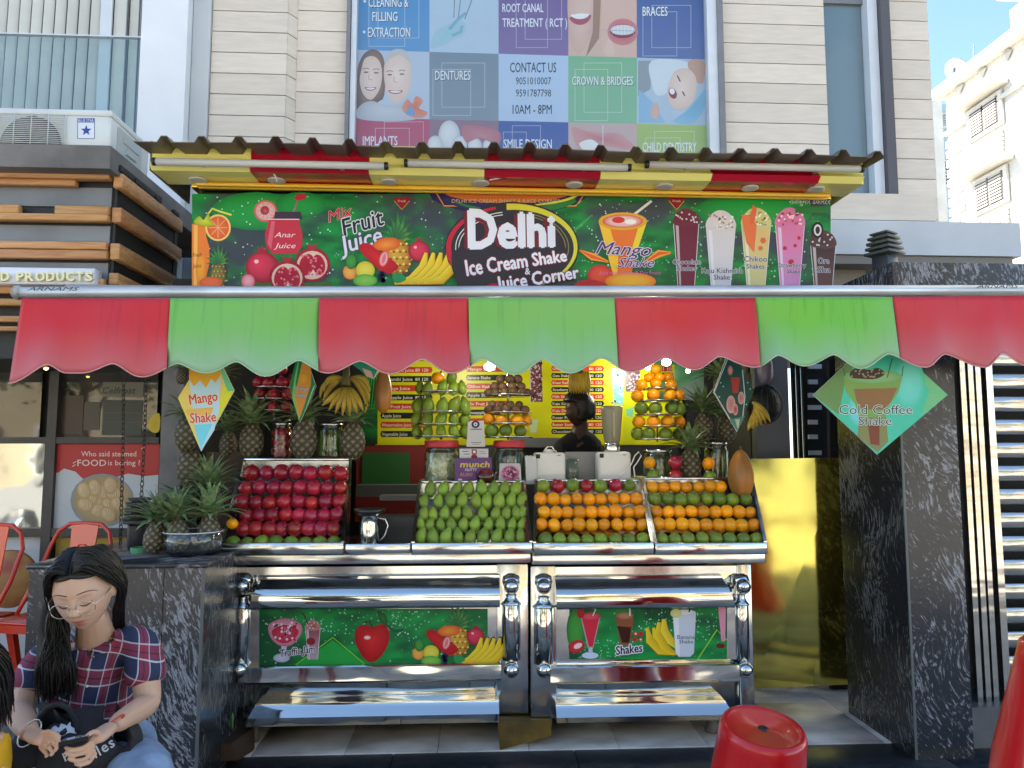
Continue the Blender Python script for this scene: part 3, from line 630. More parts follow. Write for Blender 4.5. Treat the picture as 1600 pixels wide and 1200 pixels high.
def louvre_lamp(x, y, z, s, label):
    t = thing('louvre_lamp', label, 'lamp', (x, y, z), R(28), group='grey-green louvred post lamps'); m = mat('grey_green_cast_metal', (.06,.075,.07), .45, var=.2)
    part('lamp_post', MB().rbox(-.06*s,.06*s,-.06*s,.06*s,0,.15*s,.006*s), mat('dark_lamp_body', (.028,.034,.042), .4), t, world=False)
    for k in range(4):
        zz = (.16+.036*k)*s; w = (.095-.006*k)*s
        part('louvre', MB().rbox(-w,w,-w,w,zz,zz+.02*s,.004*s), m, t, world=False)
        part('louvre_gap', MB().box(-.05*s,.05*s,-.05*s,.05*s,zz+.02*s,zz+.036*s), M_BLK, t, world=False)
    part('louvre', MB().rbox(-.065*s,.065*s,-.065*s,.065*s,.304*s,.318*s,.003*s), m, t, world=False)
    return t
pl = P(1383, 418, 4.0); louvre_lamp(pl.x, 4.0, GZ, .82, 'louvred lamp on top of the granite gate portal')
# gate
M_SLAT = steelm('gate_steel', (.60,.58,.54), .12, .004, 6, (.6,1,2))
gate = thing('steel_gate', 'stainless steel gate with upright pipes and wide horizontal slats right of the granite pillar', 'gate', (2.9, 3.85, .2))
YG = 3.84
for k, px_ in enumerate((1530, 1543, 1555)):
    x = P(px_, 1050, YG).x; part('upright_pipe', MB().box(x-.014, x+.014, YG, YG+.03, .2, 2.2), M_SLAT, gate)
x = P(1571, 1050, YG).x; part('gate_frame', MB().box(x-.018, x+.018, YG-.01, YG+.04, .2, 2.2), M_SLAT, gate)
x1 = x+.02
for k in range(16):
    z = .225+k*.124; part('gate_slat', MB().rbox(x1, 4.4, YG, YG+.025, z, z+.083, .006, seg=1), M_SLAT, gate)
part('gate_backing', MB().box(GX1, 4.5, YG+.2, YG+.22, .2, 2.2), M_DARK, gate)
# inner gate leaf folded back into the passage
leaf = thing('dark_gate_leaf', 'dark inner gate leaf with painted bright gaps folded back into the passage', 'gate', (2.6, 5.1, 0))
part('leaf_panel', MB().box(P(1262,700,5.15).x, 3.2, 5.15, 5.2, .0, 2.5), M_BLK, leaf)
for k in range(3): x = P(1242+8*k, 640, 5.0).x; part('leaf_upright', MB().box(x-.010, x+.012, 5.0, 5.03, 0, 2.5), mat('black_steel', (.03,.03,.03), .35, metal=.6), leaf)
M_TAB = mat('painted_gap_light', (.78,.80,.84), .35, metal=.2)  # pale tabs painted for the daylight seen through gaps in the leaf
for i, py in enumerate((573,597,618,637,660,683,708)): part('gap_light_tab', MB().pbox(1264, py-4, 1278+(6 if i % 3 == 0 else 0), py+3, 5.12, .02), M_TAB, leaf)
for i in range(14):
    py = 692+i*27; part('gap_light_tab', MB().pbox(1327+i*1.75-(6 if i < 1 else 0), py-4.5, 1337+i*1.5, py+4.5, 4.66, .02), M_TAB, leaf)
q = [P(1300,1085,4.7), P(1362,1085,4.7), P(1352,560,4.7), P(1296,560,4.7)]
b = MB(); b.add([tuple(v) for v in q]+[(v.x, v.y+.04, v.z) for v in q], [(3,2,1,0),(4,5,6,7),(0,1,5,4),(1,2,6,5),(2,3,7,6),(3,0,4,7)]); part('leaf_upright', b, M_BLK, leaf)
single('grey_passage_wall', MB().pbox(1186, 540, 1239, 1100, 4.95, .08), mat('blue_grey_plaster', (.20,.205,.225), .6, var=.12, vscale=2), 'blue-grey wall strip behind the hanging net basket', 'wall')
b = MB(); q = [P(1172,717,4.74), P(1324,715,4.60), P(1342,1069,4.60), P(1174,1076,4.74)]
b.add([tuple(v) for v in q]+[(v.x, v.y+.006, v.z) for v in q], [(3,2,1,0),(4,5,6,7),(0,1,5,4),(1,2,6,5),(2,3,7,6),(3,0,4,7)])
single('gold_mirror_sheet', b, M_GOLD, 'tall gold mirrored sheet standing between the steel counter and granite pillar', 'mirror sheet')

# ------------------------------------------------------------------ far buildings at the right
M_WB = mat('sunlit_white_render', (.62,.60,.56), .8, col2=(.50,.49,.47), vscale=.7, detail=8)
XW = 20.0
wb = thing('white_apartment_building', 'sunlit white apartment building with hooded windows and louvred shutters', 'building', (24, 23, 0))
yc = P(1478,140,31).y; yc = PX(1478,160,XW).y; zt = PX(1478,150,XW).z
part('wall', MB().box(XW, XW+12, 6, yc, -.1, zt), M_WB, wb)
def onw(px, py, dx=0): v = PX(px, py, XW); return (XW-dx, v.y, v.z)
def wquad(px0, py0t, py0b, px1, py1t, py1b, d, m, name, parent=wb, d0=0):
    A, B, Cc, D = PX(px0,py0t,XW), PX(px1,py1t,XW), PX(px1,py1b,XW), PX(px0,py0b,XW)
    z1 = (A.z+B.z)/2; z0 = (Cc.z+D.z)/2
    return part(name, MB().box(XW-d, XW-d0, A.y, B.y, z0, z1), m, parent)
cz = zt
part('cornice', MB().box(XW-.45, XW+12.2, 5.8, yc+.4, cz, cz+.35), M_WB, wb)
part('string_course', MB().box(XW-.14, XW, 6, yc+.1, cz-1.75, cz-1.6), M_WB, wb)
M_SLD = mat('shutter_louvre', (.42,.40,.38), .6); M_SHD = mat('window_dark', (.10,.095,.09), .4)
ydr = {}
def wwin(px0, pyt, pyb, px1):
    A = PX(px0, pyt, XW); B = PX(px1, pyt, XW); z1 = A.z; z0 = PX(px0, pyb, XW).z; y1, y0 = A.y, B.y
    f = part('window', MB().box(XW-.12, XW-.02, y0-.2, y1+.2, z0-.15, z1+.15), M_WB, wb)
    part('pane', MB().box(XW-.14, XW-.121, y0, y1, z0, z1), M_SHD, f)
    for k in range(9):
        z = z0+(z1-z0)*(k+.3)/9
        part('louvre', MB().box(XW-.18, XW-.142, y0+.05, (y0+y1)/2-.06, z, z+(z1-z0)*.05), M_SLD, f); part('louvre', MB().box(XW-.18, XW-.142, (y0+y1)/2+.06, y1-.05, z, z+(z1-z0)*.05), M_SLD, f)
    part('window_hood', MB().box(XW-.6, XW-.02, y0-.5, y1+.5, z1+.25, z1+.45), M_WB, wb)
    for k in range(8): part('panel_slat', MB().box(XW-.10, XW-.0, y0-.1, y1+.2, z0-.45-k*.17, z0-.32-k*.17), M_WB, wb)
wwin(1519, 178, 218, 1564); wwin(1528, 288, 332, 1572)
A = PX(1519,178,XW); dz = PX(1519,178,XW).z-PX(1528,288,XW).z
for (px_, py) in ((1501,137),(1536,112),(1575,85)):
    v = PX(px_, py, XW); part('diamond_ornament', MB().add([(XW-.06,v.y-.28,v.z),(XW-.06,v.y,v.z+.28),(XW-.06,v.y+.28,v.z),(XW-.06,v.y,v.z-.28),(XW-.16,v.y,v.z)], [(0,1,4),(1,2,4),(2,3,4),(3,0,4)]), M_SLD, wb)
for k in range(22): part('quoin', MB().box(XW-.07, XW, yc-.5-(.35 if k % 2 else 0), yc+.07, cz-2.3-k*.42, cz-2.0-k*.42), M_WB, wb)
vv = PX(1560,40,XW+2); part('roof_room', MB().box(XW+2.2, XW+10, 6, PX(1572,40,XW+2).y, cz+.35, vv.z+.4), M_WB, wb)
part('roof_eave', MB().box(XW+1.2, XW+10, 6, PX(1553,45,XW+1).y, vv.z+.4, vv.z+.65), M_WB, wb)
v = PX(1494,110,XW+.5)
dish = thing('satellite_dish', 'grey satellite dish on the roof edge of the white building', 'satellite dish', (XW+.5, v.y, cz+.35))
part('dish', MB().lathe([(.02,.12),(.3,.08),(.5,.01),(.56,-.06),(.5,.03),(.3,.10),(.02,.14)], (0,0,0), 20, axis='y'), mat('dish_grey', (.42,.46,.47), .5), dish, world=False).location = (0,0,v.z-cz-.35)
part('mast', MB().tube([(0,.1,0),(0,.1,v.z-cz-.2)], .04, 6), M_GREYFR, dish, world=False); part('aerial', MB().tube([(.7,0,0),(.85,0,2.0)], .02, 5), M_GREYFR, dish, world=False)
pb = thing('pale_blue_building', 'pale blue building in the gap beside the white apartment building', 'building', (21, 42, 0))
Yb = 40.0
xa = P(1457,200,Yb).x; xb = P(1500,200,Yb).x
M_PB = mat('pale_blue_render', (.34,.44,.52), .8, var=.1, vscale=.4)
part('wall', MB().box(xa, xb+8, Yb, Yb+9, -.1, P(1470,162,Yb).z), M_PB, pb)
part('parapet', MB().box(xa-1, xb+8, Yb+1, Yb+9, P(1470,162,Yb).z, P(1470,150,Yb).z), mat('parapet_cream', (.5,.5,.46), .8), pb)
part('white_pier', MB().box(xa-1, P(1463,200,Yb).x, Yb-.6, Yb, -.1, P(1470,165,Yb).z), M_WB, pb)
for (x0, y0, x1, y1) in ((1470,250,1486,292),(1473,176,1480,200)):
    f = part('window', MB().pbox(x0,y0,x1,y1,Yb-.2,.2), M_WB, pb)
    part('pane', MB().pbox(x0+2,y0+3,x1-2,y1-4,Yb-.22,.015), M_SHD, f)
    for k in range(6): part('bar', MB().pbox(x0+2,y0+5+k*(y1-y0-8)/6,x1-2,y0+6+k*(y1-y0-8)/6,Yb-.26,.02), M_ALU, f)

# ------------------------------------------------------------------ the other side of the street (seen only mirrored in steel, glass and gold)
def street_house(x0, x1, y, h, col, label, floors=3, nw=5):
    t = thing('street_house', label, 'building', ((x0+x1)/2, y-3, -.15), group='houses across the street')
    part('wall', MB().box(x0, x1, y-6, y, -.15, h), mat('house_render', col, .8, var=.12, vscale=.6), t)
    part('parapet', MB().box(x0-.2, x1+.2, y-6, y+.35, h, h+.4), M_WHITE, t)
    for i in range(floors):
        for j in range(nw):
            xx = x0+(j+.5)*(x1-x0)/nw; zz = .8+i*h/floors; f = part('window', MB().box(xx-.75, xx+.75, y, y+.08, zz, zz+1.5), M_WHITE, t); part('pane', MB().box(xx-.62, xx+.62, y+.08, y+.1, zz+.12, zz+1.38), M_GLASSD, f)
street_house(-22,-9,-14,8.5,(.55,.47,.33),'cream three-storey house across the street, mirrored in the steel counter')
street_house(-8.6,3,-15,7,(.50,.50,.48),'pale grey house across the street, mirrored in the steel counter',2)
street_house(3.5,16,-14.5,9.5,(.50,.36,.20),'ochre house across the street, mirrored in the gold sheet')
def car(x, y, col, label):
    t = thing('parked_car', label, 'car', (x, y, -.15), group='cars parked across the street'); m = mat('car_paint', col, .25, coat=.6)
    prof = [(-2.1,.35),(-2.15,.75),(-1.95,.98),(-1.3,1.05),(-.75,1.5),(.75,1.52),(1.45,1.08),(2.1,.92),(2.2,.6),(2.12,.32)]
    part('body', MB().prism(prof, -.85, .85), m, t, world=False)
    for s_ in (-1, 1):
        part('side_glass', MB().prism([(-1.15,1.05),(-.7,1.42),(.7,1.44),(1.25,1.08)], s_*.853, s_*.858), M_GLASSD, t, world=False)
        for xx in (-1.35, 1.38):
            w_ = part('wheel', MB().lathe([(.31,-.1),(.33,-.06),(.33,.06),(.31,.1)], (xx, s_*.8, .33), 20, axis='y'), M_BLK, t, world=False); part('rim', MB().lathe([(.2,-.11),(.2,.11)], (xx, s_*.8, .33), 16, axis='y'), M_STEEL2, w_, world=False)
car(4.6, -4.2, (.7,.7,.7), 'white hatchback parked across the street, mirrored in the gold sheet')
car(-6.5, -4.3, (.45,.46,.48), 'silver car parked across the street, mirrored in the left shop window')
def street_tree(x, y, h, label, seed):
    rr = random.Random(seed); t = thing('street_tree', label, 'tree', (x, y, -.15), group='trees across the street')
    tr = MB(); tr.tube([(0,0,0),(.05,0,h*.3),(-.05,.1,h*.55)], [.16,.12,.08], 8)
    for k in range(6):
        a_ = k*1.05; tr.tube([(0,0,h*(.35+.03*k)),(math.cos(a_)*h*.14,math.sin(a_)*h*.14,h*.58),(math.cos(a_)*h*.22,math.sin(a_)*h*.2,h*.72)], [.06,.04,.02], 6)
    part('trunk', tr, mat('bark', (.09,.07,.05), .9), t, world=False)
    cr = MB()
    for k in range(60):
        a_ = rr.uniform(0,6.28); u = rr.uniform(0,1)**.5; c = Vector((math.cos(a_)*u*h*.3, math.sin(a_)*u*h*.3, h*(.68+rr.uniform(-.2,.25)*(1.1-u*.5))))
        for q in range(26):
            d = Vector((rr.gauss(0,1),rr.gauss(0,1),rr.gauss(0,.8)))*h*.045; p_ = c+d; e1 = Vector((rr.gauss(0,1),rr.gauss(0,1),rr.gauss(0,1))).normalized()*.09; e2 = e1.orthogonal().normalized()*.05
            cr.add([p_-e1,p_+e2,p_+e1,p_-e2], [(0,1,2,3)])
    part('crown', cr, mat('street_leaf', (.06,.11,.03), .6, var=.3, vscale=3), t, world=False, recalc=False)
for i, (x, y, h) in enumerate(((-3.4,-8.6,6.5),(1.8,-9.0,5.6),(8.5,-8.8,6.8),(-9.5,-8.7,6.2))): street_tree(x, y, h, ('leafy tree across the street opposite the left counter','smaller tree across the street opposite the right counter','tall tree across the street opposite the granite pillar','leafy tree across the street opposite the timber fascia')[i], i)
# ------------------------------------------------------------------ reusable printed pictures
W_ = S(240,240,244); RED = S(205,28,48); DKR = S(120,10,24)
def a_pome(a, x, y, r):
    a.ell(x, y, r, r*.95, S(232,60,90), S(150,14,40), hl=(-.3,-.3)); a.poly([(x-r*.2,y-r*.85),(x-r*.3,y-r*1.25),(x-r*.08,y-r*1.08),(x,y-r*1.35),(x+r*.1,y-r*1.08),(x+r*.3,y-r*1.22),(x+r*.2,y-r*.85)], S(180,26,50))
    a.ell(x-r*.35, y-r*.35, r*.14, r*.12, S(250,190,205))
def a_cutpome(a, x, y, r, seed=1):
    rr = random.Random(seed); a.ell(x, y, r, r*.95, S(205,30,60), S(160,16,46)); a.ell(x, y+r*.02, r*.86, r*.8, S(236,214,190), S(225,190,170))
    a.ell(x-r*.3,y,r*.42,r*.62,S(170,16,44),S(190,30,60),rot=15); a.ell(x+r*.36,y,r*.36,r*.58,S(170,16,44),S(190,30,60),rot=-12)
    a.dots([(x+rr.uniform(-.6,.6)*r, y+rr.uniform(-.55,.55)*r, r*.07) for _ in range(22)], S(232,120,140))
    a.poly([(x-r*.2,y-r*.85),(x-r*.25,y-r*1.2),(x,y-r*1.05),(x+r*.25,y-r*1.2),(x+r*.2,y-r*.85)], S(180,40,56))
def a_pine(a, x, y0, y1, w, dark=False):
    # crown from y0, body down to y1
    h = y1-y0; yb = y0+h*.42; c1, c2 = (S(222,170,60), S(170,100,30)) if not dark else (S(150,130,60), S(90,80,40))
    for k, an in enumerate((-70,-50,-32,-15,0,15,32,50,70)):
        l = h*.5*(1-abs(an)/160); e = (x+math.sin(R(an))*l, yb-math.cos(R(an))*l*.9+abs(an)*h*.0015)
        a.line([(x, yb+h*.05),((x+e[0])/2+an*.02,(yb+e[1])/2-h*.03),e], [w*.22,w*.16,.5], S(60+k*8,150+10*(k%3),80), S(24,100,54))
    a.ell(x, (yb+y1)/2, w/2, (y1-yb)/2, c1, c2, hl=(-.2,-.2)); ds = []
    for j in range(5):
        for i in range(4): ds.append((x+(i-1.5+.5*(j%2))*w*.22, yb+(j+.7)*(y1-yb)/5.4, w*.045))
    a.dots(ds, S(240,220,120) if not dark else S(200,190,120)); a.dots([(p+w*.1,q+w*.05,w*.04) for p,q,_ in ds], S(120,70,24))
def a_banana(a, x, y, s, n=3, flip=1):
    for k in range(n):
        t = k*s*.2; pts = [(x+flip*(t+s*.5), y-s*.75),(x+flip*(t+s*.42),y-s*.35),(x+flip*(t+s*.1),y-s*.02),(x+flip*(t-s*.35),y+s*.08)]
        a.line([(p[0],p[1]+.6) for p in pts],[s*.1,s*.28,s*.27,s*.07],S(170,120,20)); a.line(pts,[s*.08,s*.24,s*.23,s*.05],S(250,222,60),S(230,180,30))
def a_glass(a, x, y0, y1, w0, w1, col, top, foam=None, seed=0):
    rr = random.Random(seed); a.lay([(x-w0/2,y0),(x+w0/2,y0),(x+w1/2,y1),(x-w1/2,y1)],[(0,1,2,3)],[top,top,col,col])
    a.poly([(x-w0*.42,y0+2),(x-w0*.3,y0+2),(x-w1*.3,y1),(x-w1*.4,y1)], mixc(col,(1,1,1),.35))
    a.line([(x-w0/2,y0),(x-w1/2,y1)],.9,S(225,230,235)); a.line([(x+w0/2,y0),(x+w1/2,y1)],.9,S(225,230,235)); a.ell(x,y0,w0/2,w0*.12,mixc(top,(1,1,1),.15),top)
    if foam:
        a.blob([(x-w0*.5,y0+w0*.1),(x-w0*.42,y0-w0*.25),(x-w0*.1,y0-w0*.5),(x+w0*.25,y0-w0*.42),(x+w0*.5,y0-w0*.1),(x+w0*.45,y0+w0*.15),(x,y0+w0*.22)], foam, mixc(foam,col,.4))
        a.dots([(x+rr.uniform(-.42,.42)*w0, y0+rr.uniform(-.35,.1)*w0, w0*.045) for _ in range(16)], mixc(foam,DKR,.6)); a.dots([(x+rr.uniform(-.42,.42)*w0, y0+rr.uniform(-.35,.1)*w0, w0*.04) for _ in range(14)], mixc(foam,(1,1,1),.6))
def a_greenbg(a, x0, y0, x1, y1, nx, ny, seed, dark, g1, g2):
    def f(x, y):
        n = noise.noise(Vector((x*.012+seed, y*.016, seed*3.1)))*.9+noise.noise(Vector((x*.045, y*.05, seed)))*.3
        t = max(0, min(1, (n+.12)*2.6)); q = max(0, min(1, .5+noise.noise(Vector((x*.03, y*.09+x*.02, 9)))*1.4))
        return mixc(mixc(g1, g2, q), dark, t)
    a.grid(x0, y0, x1, y1, nx, ny, f)
    rr = random.Random(seed); xs = lambda: (rr.uniform(x0+2,x1-2), rr.uniform(y0+2,y1-2))
    for c, k, r in ((S(60,170,110), 160, .7), (S(130,225,180), 110, .55), (S(225,245,235), 50, .7)):
        a.dots([(*xs(), rr.uniform(.5,1.8)*r) for _ in range(int(k*(x1-x0)/1000))], c)

# ------------------------------------------------------------------ corrugated roof, fascia, tube lights, downlights
M_SHEET = mat('weathered_roof_sheet', (.20,.165,.125), .5, col2=(.12,.10,.08), vscale=4, lo=.3, hi=.7, metal=.25)
roof = thing('corrugated_roof', 'weathered grey-brown corrugated roof sheet over the juice sign', 'roof', (.2, 4.3, 3.1))
rx0, rx1 = P(208,230,3.6).x, P(1382,238,3.6).x
def roofsheet():
    b = MB(); n = 21; wv = (rx1-rx0)/n; prof = []
    rr = random.Random(5)
    for k in range(n):
        x = rx0+k*wv; j = rr.uniform(-.004,.004); prof += [(x,0),(x+wv*.62,0),(x+wv*.72,.030+j),(x+wv*.88,.030+j)]
    prof.append((rx1, 0)); top = []
    for yy, zz in ((3.6, P(800,233,3.6).z), (3.95, P(800,233,3.6).z+.03), (5.0, P(800,233,3.6).z+.16)):
        top.append([(x, yy, zz+h + .004*math.sin(x*5)) for x, h in prof])
    m = len(prof)
    for off in (0, .004):
        b.add([(x, y, z+off) for row in top for (x, y, z) in row], [((j*m+i),(j*m+i+1),((j+1)*m+i+1),((j+1)*m+i)) for j in range(2) for i in range(m-1)])
    b.f += [[i, i+1, 3*m+i+1, 3*m+i] for i in range(m-1)]; b.m += [0]*(m-1); b.s += [False]*(m-1); return b
part('sheet', roofsheet(), M_SHEET, roof)
YFA = 3.78
def acp(name, c, r=.16): return mat(name, c, r, coat=.5, bump=.002, bscale=4)
M_YEL, M_REDP, M_YDK = acp('yellow_panel', (.88,.82,.26)), acp('red_panel', (.42,.006,.025)), acp('amber_trim', (.80,.46,.02))
fa = thing('roof_fascia', 'glossy yellow and red panelled fascia under the corrugated roof', 'fascia', (.2, YFA, 2.95))
segs = [237, 392, 577, 757, 937, 1110, 1277, 1345]
zt_, zm_, zb_ = P(800,238,YFA).z+.02, P(800,266,YFA-.03).z, P(800,277,YFA).z
for k in range(7):
    x0, x1 = P(segs[k],255,YFA).x+.001, P(segs[k+1],255,YFA).x-.001; m = M_YEL if k % 2 == 0 else M_REDP
    part('fascia_panel', MB().prismx([(YFA+.0,zt_),(YFA,zm_+.03),(YFA-.035,zm_),(YFA,zb_),(YFA+.04,zb_),(YFA+.04,zt_)], x0, x1), m, fa)
    part('soffit_panel', MB().prismx([(YFA+.041,zb_),(3.99,zb_+.004),(3.99,zb_+.02),(YFA+.041,zb_+.02)], max(x0,P(237,270,YFA).x), x1), m, fa)
for (ya_, yb_) in ((3.925,3.95),(3.965,3.99)): part('amber_bar', MB().rbox(P(305,295,3.93).x, P(1297,295,3.93).x, ya_, yb_, zb_-.022, zb_-.001, .004, seg=1), M_YDK, fa)
part('end_panel', MB().box(P(237,255,YFA).x-.01, P(237,255,YFA).x, YFA, 4.3, zb_, zt_), M_SHEET, fa)
part('end_panel', MB().box(P(1345,255,YFA).x, P(1345,255,YFA).x+.01, YFA, 4.3, zb_, zt_), M_YEL, fa)
M_TUBE = mat('grey_tube_casing', (.52,.52,.50), .4)
for k, (a0, a1) in enumerate(((238,604),(633,985),(1011,1349))):
    t = thing('tube_light', ('grey tube light on the fascia nearest the air conditioner','grey tube light on the fascia above the shop name','grey tube light on the fascia above the milkshake glasses')[k], 'tube light', (P((a0+a1)/2,257,3.7).x, 3.7, P(800,262,3.7).z), group='tube lights on the fascia')
    x0, x1 = P(a0,256,3.7).x, P(a1,256,3.7).x; z = P((a0+a1)/2, 256.5+(a0+a1-1600)*.003, 3.7).z
    part('tube', MB().lathe([(.0,x0),(.019,x0),(.019,x1),(0,x1)], (0,3.715,z), 14, axis='x'), M_TUBE, t)
    part('end_cap', MB().lathe([(.0,x1),(.0205,x1-.012),(.0205,x1+.006),(0,x1+.006)], (0,3.715,z), 14, axis='x'), M_BLK, t)
    part('end_cap', MB().lathe([(.0,x0-.006),(.0205,x0-.006),(.0205,x0+.012),(0,x0+.012)], (0,3.715,z), 14, axis='x'), M_BLK, t)
    for f in (.2, .8): xx = x0+(x1-x0)*f; part('bracket', MB().box(xx-.01, xx+.01, 3.73, YFA, z-.008, z+.008), M_TUBE, t)
M_RIM = mat('downlight_rim', (.55,.54,.50), .4)
nm = ('at the left end of the soffit','above the mix fruit juice lettering','above the pineapple picture','left of the shop name','right of the shop name','above the mango shake','above the chocolate shake','at the right end of the soffit')
for k, (x, y) in enumerate(((309,281),(432,282),(608,284),(751,286),(898,287),(1040,288),(1178,288),(1285,288))):
    v = PZ(x, y, zb_-.004); v.y = min(max(v.y, 3.86), 3.93)
    t = thing('downlight', 'small round downlight '+nm[k], 'downlight', (v.x, v.y, zb_-.009), group='round downlights in the soffit')
    part('rim', MB().lathe([(.03,0),(.046,.0),(.046,.008),(.03,.008)], (0,0,0), 20), M_RIM, t, world=False); part('lens', MB().lathe([(0,.002),(.03,.002),(.03,.007),(0,.007)], (0,0,0), 16), mat('downlight_lens', (.30,.28,.2), .3), t, world=False)
for k, pts in enumerate(([(418,261),(424,266),(430,275),(433,284)],[(809,266),(800,272),(785,278),(765,281)],[(1183,268),(1180,276),(1178,285)])):
    single('loose_wire', MB().tube([P(x,y,3.8) for x,y in pts], .003, 5), M_OFFW, 'thin white wire dangling '+('from the left tube light','above the shop name','from the right tube light')[k], 'wire', 'wires hanging from the fascia')

# ------------------------------------------------------------------ main sign
YM = 4.0
sign = thing('juice_sign', 'long printed sign with white Delhi lettering, fruit and milkshake pictures on green', 'sign', (.25, YM, 2.4))
zb, zt2 = P(800,458,YM).z-.1, P(800,304,YM).z
sxa, sxb = P(297,370,YM).x, P(1300,370,YM).x
part('sign_box', MB().rbox(sxa, sxb, YM+.012, YM+.3, zb, zt2, .05, seg=4), mat('sign_dark_side', (.03,.045,.04), .4), sign)
part('gold_trim', MB().rbox(sxa-.004, sxb+.004, YM-.01, YM+.3, zt2+.001, zt2+.03, .01), steelm('gold_foil_trim', (.75,.52,.08), .18, .004, 12), sign)
part('gold_trim', MB().rbox(sxa+.02, sxb-.02, YM+.0, YM+.3, zt2+.032, zb_+.012, .01), M_YDK, sign)
a = Art(lambda x, y: P(x, y, YM), step=.0003)
a_greenbg(a, 300, 303, 1298, 462, 150, 26, 2.0, S(62,70,78), S(18,150,66), S(14,96,48))
for (x, y, rx, ry) in ((400,330,70,30),(1180,330,90,34),(470,320,40,20)): a.ell(x,y,rx,ry,S(30,165,72),S(24,130,62))
for (x, y, l) in ((470,420,50),(700,420,60),(880,430,50),(1150,430,40),(905,360,40)):
    a.line([(x-l*.5,y+10),(x,y-6),(x+l*.5,y-24)],[1,5,1],S(60,170,80))
rr = random.Random(11); a.dots([(rr.uniform(305,1290), rr.uniform(306,440), rr.uniform(.5,1.5)) for _ in range(240)], S(200,240,220)); a.dots([(rr.uniform(880,1290), rr.uniform(340,440), rr.uniform(.6,1.6)) for _ in range(120)], S(110,215,160))
# orange juice + pineapple
a.poly([(300,350),(324,350),(322,368),(327,385),(328,410),(323,430),(320,450),(300,450)], S(240,130,50)); a.poly([(303,352),(309,352),(308,446),(303,446)], S(250,190,90)); a.ell(314,420,8,26,S(246,170,50),S(240,130,50))
a.line([(325,335),(332,326),(345,331),(362,336)],3,S(215,225,90)); a.ell(341,356,20,21,S(250,210,120)); a.ell(341,356,17,18,S(240,120,60),S(232,90,40)); 
for k in range(8): a.line([(341,356),(341+15*math.cos(k*.785),356+16*math.sin(k*.785))],1,S(250,190,140))
a.blob([(303,348),(312,338),(318,344),(326,334),(330,346),(336,352),(320,354)], S(225,225,60), S(150,180,40)); a.text('Fresh',301,402,15,6,S(40,24,20),0,.4,rot=5); a.text('Juice',301,419,14,6,S(40,24,20),0,.4,rot=5)
a_pine(a,341,382,452,26,True); a.ell(330,442,18,9,S(245,120,70),S(235,90,50))
# pomegranate juice
a.ell(415,330,18,17,S(225,90,100)); a.ell(415,330,15.5,14.5,S(240,200,200),S(222,170,176)); a.ell(414,329,7,7,S(190,30,50))
for k in range(10): a.line([(415,330),(415+14*math.cos(k*.628),330+13*math.sin(k*.628))],.6,S(205,120,130))
a.line([(454,342),(461,326),(466,310)],2.4,S(170,110,130)); a.blob([(460,310),(466,303),(478,304),(476,311),(466,313)],S(200,40,70))
a.poly([(430,331),(470,331),(473,343),(428,343)],S(70,50,66)); a.poly([(421,343),(466,343),(473,366),(472,386),(464,397),(426,397),(416,384),(414,366)],S(205,50,72)); a.poly([(424,346),(430,346),(424,390),(418,380)],S(225,100,120)); a.line([(419,343),(468,343)],1.5,S(240,220,225))
a.text('Anar',429,371,33,8,S(245,225,230),.0,.3); a.text('Juice',428,388,34,8,S(245,225,230),.0,.3)
a.poly([(385,440),(430,444),(520,440),(515,462),(385,462)],S(70,110,50)); a_pome(a,410,418,26); a_cutpome(a,488,414,28,2); a_cutpome(a,449,434,28,3); a.ell(388,440,11,12,S(245,180,190),S(220,60,90))
a.text('Mix',514,348,40,17,S(235,225,232),.05,.3,rot=17); a.text('Mix',514,348,40,17,S(215,40,60),.02,.3,rot=17)
a.text('Fruit',538,369,66,26,S(30,34,40),.02,.15,rot=16,outline=S(225,228,235),ow=.035); a.text('Juice',534,397,68,26,S(228,226,244),.03,.15,rot=16,outline=S(70,70,90),ow=.03)
def badge(x): 
    a.poly([(x-15,309),(x+15,309),(x,327)],S(150,20,34)); a.line([(x-12,314),(x,328),(x+12,314)],1.2,S(215,170,70)); a.text('Fresh',x-6,316,12,3.4,S(240,220,215),0)
badge(628); badge(1057)
def fruitpile(x, y, s):
    a_pine(a,x+58*s,y-72*s,y+26*s,44*s); a.blob([(x+20*s,y-22*s),(x+34*s,y-32*s),(x+56*s,y-32*s),(x+62*s,y-20*s),(x+44*s,y-12*s),(x+26*s,y-14*s)],S(250,160,60),S(225,90,30))
    a.blob([(x+2*s,y-10*s),(x,y-22*s),(x+14*s,y-24*s),(x+26*s,y-14*s),(x+48*s,y),(x+60*s,y+14*s),(x+40*s,y+24*s),(x+22*s,y+10*s)],S(220,36,40),S(190,14,30))
    a.ell(x+37*s,y,7*s,13*s,S(250,215,215),S(225,50,66),rot=15); a.ell(x+37*s,y,3*s,8*s,S(230,120,130),rot=15)
    a_pome(a,x+92*s,y-12*s,17*s); a_banana(a,x+74*s,y+34*s,58*s,5)
    a.ell(x-16*s,y+20*s,11*s,12*s,S(252,190,90),S(240,130,50)); a.ell(x+8*s,y+18*s,15*s,14*s,S(240,224,90),S(205,190,40)); a.ell(x+8*s,y+34*s,19*s,10*s,S(150,210,90),S(70,170,60)); a.ell(x-14*s,y+4*s,9*s,12*s,S(70,160,70),S(30,110,44))
    a.dots([(x+34*s+math.cos(k)*8*s*(k%3)/2,y+28*s+math.sin(k*1.7)*6*s,4*s) for k in range(9)],S(40,42,80))
    a.blob([(x+50*s,y+26*s),(x+62*s,y+22*s),(x+72*s,y+32*s),(x+56*s,y+38*s)],S(40,150,80))
fruitpile(563,405,1.0)
